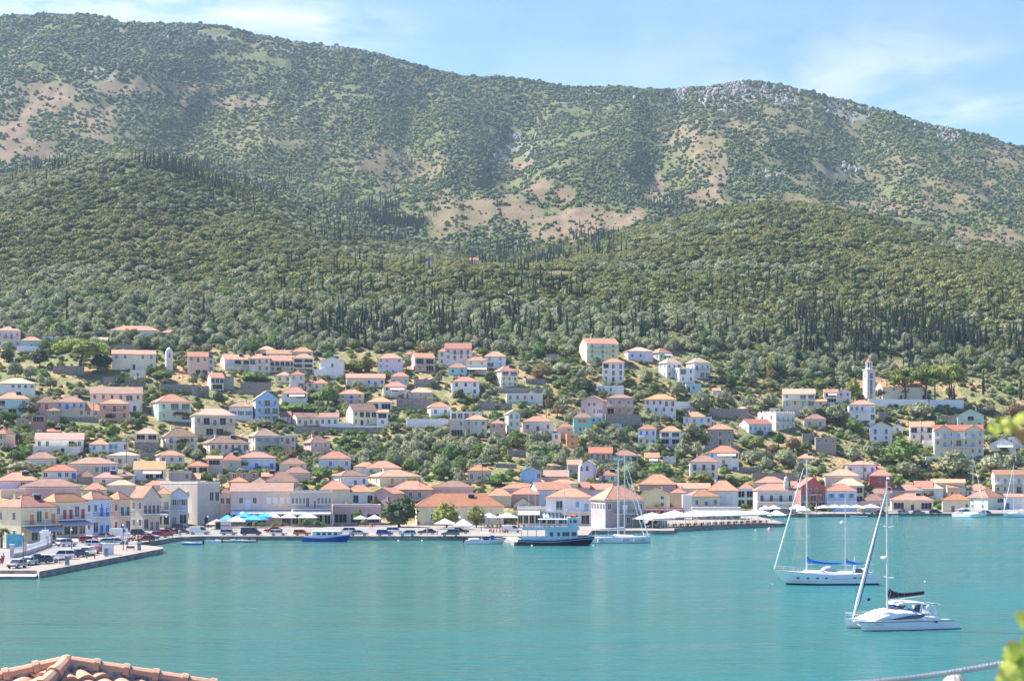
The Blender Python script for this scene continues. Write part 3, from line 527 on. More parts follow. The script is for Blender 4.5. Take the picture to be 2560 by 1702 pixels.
HS='''
A|-40,,265|195,240,460|hip|offwhite|terra|cddc/cdcc|pink|cream two-storey house with pink shutters at the upper left edge|b
A|270,,545|325,370,510|hip|aqua|terra|-p-|white|pale aqua bungalow with white yard wall
A|490,,690|300,320,430|flat|paleblue||p|white|low light blue flat-roofed block behind the aqua bungalow
A|1435,,2080|185,235,330|hip|white|terra|ppdp--|dark|long white bungalow high above the church
A|2100,,2320|230,270,345|hip|white|terra|-p|white|small white cottage right of the long bungalow
A|1700,,1900|760,765,880|flat|cream||-p-|dark|cream terrace block below the church
A|-40,,460|865,930,1090|hip|white|tan|--ppcp/---|navy|white house with tan roof at the left edge
A|-60,,380|1050,1130,1350|hip|aqua|terra|g-p/pgd|dark|turquoise house with deep balcony at the left edge|f
A|470,,740|1105,1180,1365|hip|rose|brown|cd-/--|red|rose cottage with dark red shutters|
A|735,,1110|1100,1175,1365|hip|cream|brown|cdcc/p--p|blue|cream house with bright blue shutters and railing|v
A|600,,785|1250,1290,1440|hip|stone|brown|p/-|dark|tiny stone hut under the rose cottage
A|400,,600|1340,1345,1540|flat|brick||g/-|dark|roofless brick shell with a long window
A|215,,380|1360,1365,1500|ruin|stone||-p-|dark|crumbling stone shell left of the brick shell
A|1180,,1860|980,1060,1270|gx|cream|brown|ccccgc/------|red|long cream house with brown roof and rust shutters
A|1300,,1690|1140,1195,1410|hip|salmon|terra|cdc/-pc|red|salmon house with rust shutters and white balcony|b
A|1110,,1300|1200,1280,1370|gx|offwhite|terra|pp|dark|low cottage with orange roof beside the salmon house
A|1690,,1830|1180,1185,1300|flat|white||D|dark|white cube annex behind the salmon house
B|-116,-21,405|765,855,1100|hip|green|terra|pgg/ccg|grey|pale green two-storey house with framed balconies|f
B|365,,630|210,265,505|gx|peach|terra|pdp/---/-gg|dark|tall peach house with two dark ground arches
B|632,,702|290,295,480|flat|offwhite||p/p|dark|narrow grey annex right of the tall peach house
B|785,845,1190|245,300,440|gx|white|terra|-gg/--|dark|long white house with bright white left gable|v
B|1165,,1440|235,290,470|hip|offwhite|terra|gcc/-cc|brown|off-white house with tan shutters in the upper terrace row|b
B|1430,,1770|260,320,475|gx|beige|terra|ggggg/pg-p|dark|terrace house with a long dark timber balcony|v
B|1395,,1720|185,230,300|gx|white|terra|-pp|dark|white house behind the long dark balcony
B|1715,,2000|150,205,290|hip|beige|terra|--p|dark|beige house crowning the upper terrace row
B|1735,,2010|235,285,480|hip|beige|terra|gg/gg/gg|dark|three-storey beige house with stacked balconies|v2
B|615,665,835|480,540,700|gx|cream|terra|ggg/g|dark|small cream house with blue balcony and lintel|v
B|835,,965|520,525,690|flat|stone||p/-|dark|grey stone annex of the small cream house
B|1510,,1720|470,515,610|hip|paleyellow|tan|pp|green|yellow-green cottage half hidden by shrubs
B|1700,,1890|460,505,690|hip|offwhite|terra|cc/-g|grey|off-white two-storey cottage with grey shutters
B|1905,,2005|560,600,690|hip|offwhite|terra|p|dark|tiny cottage with tilted orange roof
B|2000,,2190|560,615,710|hip|paleyellow|terra|pc|dark|pale yellow cottage with dark teal window
B|1590,,1925|670,745,890|hip|white|terra|pg/--|dark|white house with white veranda awning|a
B|1215,1250,1555|715,820,1130|gy|blue|tan|pgp/pgg/dgg|blue|bright blue three-storey gabled house|b2
B|905,,1210|860,920,1080|hip|white|brown|ooo|blue|white bungalow with open blue shutters and brown roof
B|410,450,980|945,1030,1310|hip|beige|tan|pgdgp/-gg-|dark|large beige house with tan roof and central porch|v
B|1710,1790,2085|1005,1060,1180|gx|cream|brown|pdpp|dark|cream single-storey house with sunlit left gable
B|2085,,2330|1005,1058,1180|gx|white|brown|pcp|green|white single-storey house joined to a cream one
B|1575,,1710|985,1050,1130|gx|offwhite|terra|-p|dark|tiny house squeezed beside the blue gabled house
B|10,75,490|1205,1310,1500|hip|cream|brown|ddo/p-p|dark|cream hipped house behind a palm tree|v
B|535,650,1165|1305,1395,1510|hip|offwhite|brown|cccccg|red|long low house with rust shutters and brown hipped roof
B|1155,1245,1560|1210,1300,1530|hip|beige|tan|ooo/p--|paleblue|weathered beige mansion with pale blue shutters|b
B|1560,,1775|1290,1298,1530|flat|concrete||pdp/D-p|brown|weathered grey flat-topped wing of the mansion|b
B|1880,1975,2220|1300,1390,1540|hip|pink|brown|oo/--|white|small pink house with white shutters
C|0,,320|270,330,540|gy|white|greyr|-p-/p-p|dark|white house with shallow grey gable
C|-80,,300|430,435,545|flat|white||---|dark|white terrace base under the grey-gabled house
C|755,,1075|230,290,500|hip|lilac|terra|cc-p/cc--/-pp-|grey|tall pale lilac house with grey shutters
C|1185,1240,1500|225,280,460|gx|pink|terra|gg/pg|dark|pink two-storey house with coral balconies|v
C|1545,,1640|160,200,380|hip|offwhite|terra|p/p|dark|left wing of the big off-white house
C|1635,,1975|95,165,390|gx|offwhite|terra|pddd/pdpp/---|dark|big off-white three-storey house with plain red roof|b
C|1965,,2050|170,215,290|hip|offwhite|terra|p|dark|right wing of the big off-white house
C|1900,,2185|275,320,490|hip|cream|terra|cc/g-|grey|cream house with pale awning below the big house|A
C|1675,,1915|355,410,505|hip|aqua|brown|cc|green|small pale aqua house with green shutters
D|55,,335|205,265,410|hip|white|terra|cc/gc|aqua|white house with turquoise shutters near the palm garden
C|345,,850|495,545,660|gx|cream|terra|---cdc|blue|long low house with blue door and orange roof
C|925,,1160|475,525,650|hip|beige|terra|ccc|aqua|beige house with three aqua windows
C|1230,,1520|530,540,650|ruin|stone||-p-|dark|ruined stone walls overgrown with creeper
C|1725,,2080|535,595,775|hip|white|terra|ccc/--c|navy|white two-storey house with navy shutters
C|825,,1130|600,660,800|hip|offwhite|terra|cgp/p-p|navy|off-white house with a white sun awning|a
C|1150,,1480|680,735,810|hip|beige|tan|ccc|grey|low tan house with grey-blue shutters
C|240,,575|700,755,890|hip|beige|terra|pdp/pdp|blue|beige house with blue door and broad orange eaves|b
C|620,,945|800,860,965|hip|offwhite|terra|gg|dark|low off-white house with vine-hung openings
C|340,430,740|890,970,1170|gx|paleyellow|brown|pggg/pDp-|dark|pale yellow house with brown gable roof
C|740,,890|965,995,1170|shed|white|terra|g/p|dark|white lean-to beside the pale yellow house
C|240,,410|1130,1135,1190|flat|white||-|dark|white terrace wall block left of the pale yellow house
C|1400,1445,1705|865,925,1050|hip|white|terra|pp|dark|white cottage with two dark windows and outside stair
C|1130,,1680|1080,1085,1190|flat|white||-----|dark|long white terrace block below the white cottage
C|1710,,2120|985,990,1085|flat|offwhite||gggg-|red|flat building with four dark red arched bays
C|1900,,2180|1035,1090,1300|hip|cream|terra|ccp/p-p|aqua|cream house with aqua shutters above the olive grove
C|1690,,1890|1080,1090,1320|flat|beige||-p/g|dark|beige flat-topped house with open basement
D|1300,1395,1810|35,95,350|gx|paleyellow|terra|ddp/ddp/ddp/-pp|aqua|large pale yellow hotel with rows of balconies|v2
D|1600,,1885|295,345,600|hip|offwhite|terra|gdd/pdd/pDp|dark|white three-storey house below the yellow hotel
D|1870,1935,2260|150,195,310|hip|lilac|tan|cc-|blue|lilac-white house with blue shutters and tan roof
E|130,235,385|150,200,300|hip|green|terra|cdc|green|mint green cottage with red roof|a
D|195,275,495|390,450,665|hip|cream|terra|gg/ppp/ppp|dark|cream three-storey house with broad glazed top|f
D|350,,820|710,750,860|flat|offwhite||pppp-|dark|long roofless white shell
D|1320,1600,1655|775,850,1040|gy|pink|terra|-pp-/p-po|blue|lilac-pink gabled house beside the rose brick house||R
D|1650,,2000|765,810,1030|hip|rose|brown|ppp/gpp|dark|rose brick house over a pale green ground floor|f
E|55,,440|715,775,950|hip|white|red|cccdd/cccp|brown|white house with brown shutters and wide red roof
D|325,370,525|965,1010,1300|gy|cream|tan|pc/pc/g|skyblue|tall narrow cream house with sky blue shutters
D|130,,335|1090,1140,1310|hip|salmon|brown|pp/--|white|small salmon house left of the tall narrow house
D|555,,955|1050,1115,1250|hip|offwhite|terra|cdc|red|white bungalow with brown shutters and red roof|b
D|1010,,1210|1130,1190,1330|hip|salmon|terra|-p/-|dark|small orange cottage with red roof
D|1130,,1285|1270,1275,1450|flat|orange||p/p|dark|ochre orange house with dark doorways
D|1215,1225,1450|1005,1060,1270|hip|turq|brown|-oo-/-pp-|pink|turquoise house with pink shutters
D|1450,,1600|1055,1060,1140|flat|turq||pp|dark|turquoise flat annex of the turquoise house
D|940,,1055|1268,1270,1370|flat|white||p|dark|small white cube house
E|-25,,200|1085,1140,1340|hip|white|terra|ccc/ppD|blue|white house trimmed in blue with red roof|v
E|245,,500|1105,1165,1330|hip|paleblue|terra|gg/gg|dark|pale blue house with glazed veranda|f
J|1425,,1725|200,270,370|gx|beige|red|ppdp|brown|low house with bright red gabled roof above the lilac gable
J|1720,,2060|240,305,400|hip|beige|brown|-ppg|dark|low house with brown hipped roof behind the lamp mast
D|1540,,1880|645,650,760|flat|white||pp-p---|dark|long white blank-walled building below the three-storey house
E|230,330,510|270,325,510|hip|offwhite|tan|ppg/p-p|grey|cream villa with tan roof, left of a matching pair
E|400,480,670|385,390,570|flat|offwhite||gp/pp|green|flat middle block joining two cream villas
E|565,665,860|270,320,520|hip|offwhite|tan|dpp/-gg|green|cream villa with tan roof, right of a matching pair|b
E|565,,750|580,585,685|flat|aqua||Dp-|dark|low aqua flat-roofed building below the villas
E|1750,,2145|650,710,940|gx|beige|tan|p-gg/dpdg/--g-|aqua|large beige house with long tan roof|f
E|1440,1665,1900|925,940,1160|crenel|cream||dddd/cccc|aqua|cream mansion with a battlemented parapet|v
E|1590,,1720|880,885,940|flat|cream||-p|dark|square turret on the battlemented mansion
E|1200,1330,1615|1020,1075,1185|gx|paleblue|terra|ppppp|white|long pale house with red roof beside the mansion
E|530,,800|930,990,1080|hip|white|terra|cdc|skyblue|white bungalow with pale blue shutters
E|800,,880|985,990,1080|flat|white||c|blue|white blue-doored wing of the white bungalow
E|825,,1145|1080,1140,1330|hip|stone|terra|pdp/pDp|dark|unplastered grey stone house with red roof
K|840,,1215|170,250,410|hip|white|red|c-pg/-p-|skyblue|white house with a white awning under a red roof|a
K|615,,955|290,365,580|hip|cream|brown|ddd/p-p|navy|cream house with tall navy shutters|b
E|2010,,2275|960,1015,1110|hip|beige|brown|dd|dark|beige cottage with brown hipped roof by the track
F|-100,,145|1005,1010,1170|flat|stone||ppp/---|brown|unfinished brown stone house with flat top
K|60,,235|255,310,370|gx|beige|terra|-g|dark|small shed with white awning below the olive slope|a
K|280,,440|280,285,370|ruin|offwhite||--|dark|broken white wall ruin
K|1930,,2150|270,320,360|hip|cream|terra|pp|dark|low cream cottage behind the ketch mast
F|-5,,165|440,475,600|gx|white|terra|g/g|dark|white house with a pale awning left of the bell tower|a
F|160,,320|430,470,605|gy|offwhite|tan|pp/-p|dark|off-white gabled house left of the bell tower
F|295,,605|570,620,810|hip|white|terra|ppp-d/-p--g|skyblue|white house with outside stair below the bell tower|b
F|540,,800|820,880,1055|gy|offwhite|terra|dd/Dp|blue|white gabled house with deep blue shutters
F|805,,930|850,880,950|gy|white|tan|p|blue|small white gabled annex beside the track
F|1015,,1300|820,880,1040|gx|offwhite|terra|gpg/pdp|dark|off-white two-storey house with long red roof|b
F|1170,,1310|1035,1040,1140|flat|offwhite||--|dark|blank off-white annex of the twin-gabled hotel
F|1575,,1885|670,745,890|gy|green|brown|-g-/d-d|dark|grey-green gabled house with brown roof|b
F|1950,,2260|1010,1085,1160|gy|white|tan|-g-|dark|white cottage with low gable at the right edge|a
F|2170,,2400|1000,1005,1110|flat|white||p-g|dark|white modern block at the right edge
L|350,,680|330,370,480|hip|white|terra|p-pc|blue|white cottage with blue shutters beside the red house
L|530,,725|365,410,480|gx|offwhite|terra|-c-|blue|off-white wing with blue shutter near the red house
L|105,,495|420,495,640|hip|beige|tan|-p--|dark|beige house with tan hipped roof behind the waterfront
L|605,,860|430,490,600|hip|red|terra|-pp|dark|dark red bungalow with red hipped roof
L|185,,540|525,605,800|hip|beige|tan|---g/---g|dark|beige house with tan roof behind the blue-shuttered house
L|120,,460|590,665,890|hip|paleblue|terra|ooo/---|skyblue|pale waterfront house with open sky blue shutters|v
K|1890,1970,2285|560,680,930|gy|red|terra|-pp-/dgd/gGg|green|red gabled waterfront house with white trim|tb
L|520,,775|705,775,900|hip|pink|brown|pp|dark|small pink waterfront bungalow with brown roof
L|860,,1330|695,770,885|hip|paleyellow|terra|gDg|dark|wide pale yellow bungalow with blue chair outside
L|570,,830|640,700,790|hip|offwhite|brown|--|dark|house with low brown roof behind the pink bungalow
L|860,,1210|595,660,730|hip|beige|brown|---|dark|brown-roofed house behind the wide yellow bungalow
L|1120,,1320|555,620,720|gx|beige|terra|--|dark|orange-roofed house under the hillside, east quay
L|1195,,1440|580,640,740|hip|white|tan|-p-|dark|white house with pale tan hipped roof
L|1310,,1690|535,575,700|gx|beige|terra|----|dark|long low house with orange roof behind the peach gable
L|1425,1490,1700|570,625,760|gx|peach|terra|pp|dark|peach house with sunlit left gable
L|1435,,1750|705,770,905|hip|paleyellow|red|-D-p|brown|pale yellow quayside house with brown door
L|1705,,1960|590,660,740|hip|white|terra|pp-|dark|white house with orange roof behind the arched house
L|1715,1950,2135|645,740,880|hip|green|terra|-g/|dark|pale green house with a wide dark arch
L|1985,2025,2420|430,480,700|gx|cream|terra|cd-dd/pp-gg|grey|large cream house at the right edge above the yachts|f
L|2140,,2420|700,735,870|gx|white|terra|d--c|blue|white quayside house with blue door at the right edge
G|-60,80,200|85,175,380|hip|peach|terra|p/p|dark|peach house with orange roof cut by the left edge||R
G|460,,1090|170,250,375|gx|cream|pinkish|pp--gp|dark|cream house with vine-covered terrace and pinkish roof
G|430,,1050|340,345,440|flat|offwhite||--D-|dark|off-white terrace base below the vine-covered house
G|1165,,1420|250,315,415|hip|white|terra|cc|skyblue|small white house with two sky blue shutters
G|1420,,1670|280,285,415|flat|white||cc-p|skyblue|white flat-roofed house with sky blue shutters
G|1765,,2065|105,175,350|hip|beige|tan|gg/--|dark|beige house with tan roof on a stone base
G|340,,735|420,500,580|hip|offwhite|brown|---|dark|low house with wide brown roof among the left trees
G|885,,1540|490,570,725|hip|beige|brown|---poc|blue|long beige house with blue doors on the right
G|1415,,1820|420,460,610|hip|cream|tan|pp-p|grey|cream house with nearly flat pale roof
H|-60,-10,320|400,460,570|hip|offwhite|terra|ppp|dark|off-white bungalow with three square windows
G|1750,,2150|540,640,780|gx|paleblue|orange|-gg|dark|house with bright orange roof and cream awning|a
G|550,,1010|585,665,770|hip|white|red|p-cpd|blue|white house with red roof and blue shutter
G|-60,,510|685,790,890|hip|lilac|terra|--p-|dark|pale lilac house with orange hipped roof at the left
G|1215,,1590|685,755,860|hip|offwhite|pinkish|-p-p|dark|off-white house with solar tank on its roof|s
G|250,,1060|770,870,985|hip|pink|brown|------|dark|wide brown-roofed house behind the street row
G|1390,,1760|785,850,920|hip|cream|tan|---|dark|low house with pale cream roof behind the street row
G|1080,,1400|820,905,960|hip|cream|terra|---|dark|orange-roofed house tucked behind the flagged house
G|1890,,2100|790,850,930|hip|cream|terra|--|dark|small red-roofed house left of the concrete building
G|10,,320|895,905,1010|flat|peach||---|dark|peach blank wall block above the corner house
M|-80,280,760|105,255,740|hip|paleyellow|terra|-dgcd/-g-g|orange|cream corner house with orange shutters|vG|yaw=60
M|560,740,1150|20,180,665|hip|cream|orange|pddgd/gggg|red|street house with red shutters and long balcony|vG|yaw=66
M|1100,1240,1480|35,145,625|hip|paleblue|terra|pdd/gdd|blue|pale blue street house hung with flags|v|yaw=66
M|1490,1600,1750|30,145,600|hip|peach|terra|dd/dg|green|peach street house with narrow green shutters|v|yaw=66
M|1750,1920,2145|-25,120,570|gy|beige|terra|dddd/gdd|dark|beige street house with steep gable and arched doors|v|yaw=62
H|-60,,130|880,960,1390|hip|paleyellow|terra|dd/gg|grey|pale yellow street house left of the blue gable|vG
H|130,,360|890,970,1375|gy|paleblue|terra|oo/dg|grey|blue-grey gabled street house|v
H|-60,490,780|800,812,1370|flat|concrete||--gg/-D--|dark|tall concrete-coloured modern building with notched balcony||yaw=52
H|115,,400|660,665,812|flat|concrete||--p|dark|concrete rooftop stair tower
H|350,,635|540,600,700|hip|beige|red|gg|dark|small pavilion with bright red hipped roof
H|610,,810|480,500,690|gx|beige|terra|g/-|dark|beige house with dark balcony behind cables
H|800,,1060|425,520,650|hip|beige|terra|-c-|skyblue|beige house with one sky blue shutter
H|1010,,1510|420,490,650|hip|paleblue|terra|--d-d|blue|pale house with two tall blue doors|v
H|910,,1290|645,660,800|ruin|stone||ppp|dark|roofless stone ruin with three empty windows
H|1560,,1915|500,575,690|hip|cream|brown|-gp|dark|cream cottage with brown hipped roof
H|1590,,1960|615,690,800|hip|beige|brown|---|dark|brown-roofed beige house below the cream cottage
H|1395,,1800|670,800,900|hip|pink|pinkish|---|dark|house with large pinkish roof behind the long building
H|925,,1730|825,930,1375|gx|peach|pinkish|-pdp-cccc/g-g-g|white|long pinkish waterfront building with white blinds|fA
H|780,,925|870,950,1350|hip|peach|pinkish|pp/-g|dark|narrow end house left of the long waterfront building
H|1715,,2240|915,930,1385|flat|beige||ppppg-dpppp/gg-gg|dark|flat-roofed grey building with rows of slot windows|vA
I|-20,,400|255,345,480|hip|paleblue|terra|-p-p|dark|pale blue house with two-part orange roof
I|0,,390|640,745,960|hip|cream|terra|---|dark|cream house with large orange roof behind slot windows
I|440,,740|395,450,540|hip|offwhite|terra|--|dark|back wing with orange roof below the olive slope
I|590,,1055|380,470,560|hip|paleblue|terra|pp-|dark|pale house with red roof and two wide windows
I|145,290,630|500,570,720|hip|white|brown|-dc|blue|white house with brown roof and blue door
I|620,780,1320|495,580,710|hip|paleyellow|terra|-c-p-|orange|pale yellow house with orange shutter and hipped roof
I|330,,700|690,780,945|hip|white|terra|-g-g|dark|white house with dark parasols on its terrace
I|690,950,1100|730,800,945|gy|pink|terra|p-p|white|lilac gabled house behind the dark tree||R
I|900,,1470|640,750,890|hip|rose|terra|-gpp-|dark|pinkish house with white balcony behind the dark tree|b
I|1480,,2000|640,720,830|hip|pink|brown|----|dark|pink-walled house with broad brown roof
I|1260,,2400|800,970,1215|hip|paleyellow|red|-pDp-D-p|dark|long pale yellow warehouse with huge red hipped roof
I|1930,,2235|430,500,660|hip|beige|red|pdp|dark|beige house with red pyramid roof on the slope|b
I|165,,800|945,955,1215|flat|rose||ggg|dark|flat shopfront with blue sign and glass front
J|90,,410|735,830,970|hip|paleyellow|terra|--|dark|yellow house with orange roof behind the quay
J|405,,770|725,810,970|hip|rose|terra|---|dark|rose house with orange roof behind the quay
J|430,,695|860,950,980|gy|cream|terra|-p-|dark|cream dormer house with dark arch on the terrace
J|490,,790|970,980,1220|flat|beige||gggg|dark|flat restaurant with cream blind and glazed doors|A
J|790,,1075|970,982,1220|flat|concrete||gg|dark|flat restaurant with striped teal awning|S
J|650,750,1200|655,750,970|gx|paleblue|terra|-g---|dark|pale blue house with sunlit gable and long red roof
J|860,,1450|735,850,1220|hip|white|terra|-g-cd/gggg|skyblue|white quayside house with pale blue shutters|f
J|1150,,1430|655,720,820|gx|pink|terra|---|dark|red-roofed house right behind the white quayside house
J|1430,,1720|675,745,860|gx|offwhite|terra|----|dark|low house with slanting orange roof beside the customs house
J|1450,1640,2145|700,880,1250|hip|grey|terra|p-d-p/---p-p|white|grey two-storey customs house with white side arcade|b|swins=ppppp/ddddd
J|535,,800|450,510,640|gy|blue|tan|---p|dark|sky blue gabled shed on the slope
J|840,,1150|500,580,660|shed|peach|pinkish|---|dark|low shed with broad tan roof
J|1145,,1330|365,420,580|gx|grey|terra|pd|dark|grey house beside the white church belfry
J|1320,1480,1515|370,420,620|gy|lilac|tan|-g-/---|brown|lilac gabled house right of the white belfry||R
J|1555,,1790|500,565,660|hip|offwhite|terra|pp|brown|off-white cottage with red roof right of the lilac gable
J|270,,660|670,735,820|hip|pink|terra|---|dark|pink house with twin orange roofs
J|880,,1280|622,670,760|hip|cream|terra|---|dark|long orange roofed house behind the white belfry
K|-10,,440|520,640,730|hip|rose|terra|--p-|dark|house with faded orange roof behind the yellow gable
K|0,,365|690,770,930|gy|paleyellow|terra|-p/-p|dark|pale yellow gabled house beside the customs house
K|365,,565|690,745,920|hip|yellow|terra|--|dark|yellow ochre house wedged between gables
K|525,640,985|710,790,930|hip|paleyellow|terra|cdc|blue|pale yellow house with deep blue shutters above the awnings|v
K|400,,860|630,690,800|gx|offwhite|terra|-----|dark|long red-roofed house behind the blue-shuttered one
K|830,,1200|590,715,920|hip|white|terra|---|dark|large blank white house with red roof
K|1195,,1400|700,705,920|flat|aqua||gg/gg|dark|glazed green flat house beside the town hall
K|1215,,1390|610,690,800|hip|offwhite|terra|--|dark|off-white house with orange roof behind the glazed house
K|1400,,1800|550,620,720|hip|offwhite|terra|-p---|dark|off-white house with orange roof behind the town hall
K|60,,545|925,935,1075|flat|red||ggg|dark|low kiosk building with coral red fascia
K|640,,1240|920,930,1070|flat|beige||ggggg|dark|flat cafe front with cream and grey awnings|G
K|525,,640|765,775,1010|flat|white||-|dark|tall blank bright white wall block on the waterfront
B|1285,,1500|135,175,225|hip|beige|tan|-p|dark|beige hut with tan roof above the upper terrace row
C|1110,,1215|200,235,290|hip|offwhite|terra|p|dark|small house half hidden left of the coral-balconied pink house
D|860,,1035|232,240,300|flat|stone||pp|dark|low stone store in the palm garden
A|1245,,1395|335,365,440|shed|peach|tan|-|dark|ruined orange-walled hut right of the big pine
E|1150,,1310|862,895,960|hip|stone|tan|-p|dark|stone hut with tan roof below the olive terrace
E|890,,985|640,668,710|gx|offwhite|terra|-|dark|tiny orange roof among the olives below the villas
G|620,,780|128,150,190|gx|rose|red|-|dark|small bright coral roof above the vine-covered house
G|1555,,1760|675,725,800|hip|offwhite|pinkish|--|dark|low faded roof between the palm and the cream awning
H|385,,520|698,765,830|gx|cream|terra|--|dark|orange roof between the stair tower and green trees
H|905,,1140|745,805,870|hip|rose|red|--|dark|low red roof below the roofless ruin, left one
H|1190,,1395|752,818,880|hip|stone|pinkish|--|dark|low faded roof below the roofless ruin, right one
H|1330,,1490|688,735,800|gx|rose|terra|-p|dark|small orange-roofed house right of the roofless ruin
H|-60,,130|795,845,900|gx|cream|terra|--|dark|low orange roof at the foot of the stair tower
J|-20,,180|830,940,1000|hip|cream|terra|--|dark|orange roof left of the yellow quayside house
K|1860,,1990|605,655,740|gx|beige|terra|--|dark|low tan-orange roof between the clock turret and red house
L|700,,860|640,690,760|gx|offwhite|brown|-|dark|little brown roof above the parked cars, east quay
G|1020,,1230|660,740,820|hip|stone|brown|--|dark|brown-roofed house between the blue-shuttered and solar houses
D|1440,,1600|590,640,690|flat|white||pp|dark|white basement wall under the three-storey house
F|-110,,30|560,580,640|gx|offwhite|terra|p|dark|small house between the two beige houses on the right slope
B|1330,,1420|900,935,980|hip|offwhite|tan|-|dark|pale hut behind the bright blue house
S|1064,,1080|650,655,664|gy|white|terra|p|dark|tiny white hut in the wooded valley, left one
S|1174,,1196|645,650,658|gx|white|red|pp|dark|tiny white hut with red roof in the wooded valley, right one
'''
def parse():
    for ln in HS.strip().split('\n'):
        a=ln.split('|'); xs=a[1].split(','); ys=[float(v) for v in a[2].split(',')]
        ex=a[9] if len(a)>9 else ''; opt=a[10] if len(a)>10 else ''; kw={}
        for o_ in opt.split(','):
            if o_=='R': kw['side']='R'
            elif o_.startswith('yaw='): kw['yaw']=R(float(o_[4:]))
            elif o_.startswith('swins='): kw['swins']=o_[6:]
        lab=a[8]; nm='house'; cat='house'
        for w_,c_ in (('hotel','hotel'),('mansion','mansion'),('restaurant','restaurant'),('shed','shed'),('warehouse','warehouse'),('customs','customs house'),('ruin','ruin'),('building','building'),('cafe','cafe')):
            if w_ in lab and 'annex' not in lab and 'turret' not in lab and 'wing' not in lab and 'beside the '+w_ not in lab and 'below' not in lab: nm=c_.replace(' ','_'); cat=c_; break
        if 'annex' in lab or 'wing' in lab: nm,cat='annex','annex'
        if 'turret' in lab or 'stair tower' in lab: nm,cat='stair_tower','stair tower'
        if 'terrace block' in lab or 'terrace base' in lab or 'terrace wall block' in lab or 'wall block' in lab: nm,cat='terrace_block','terrace block'
        sh=a[7] if a[7] in SH else 'skyblue' if a[7]=='paleblue' else a[7]
        house(a[0],float(xs[0]),float(xs[1]) if xs[1] else None,float(xs[2]),ys[0],ys[1],ys[2],a[3],a[4],a[5] or 'terra',a[6].replace('G','g') or '-',sh,lab,ex,name=nm,cat=cat,**kw)
parse()
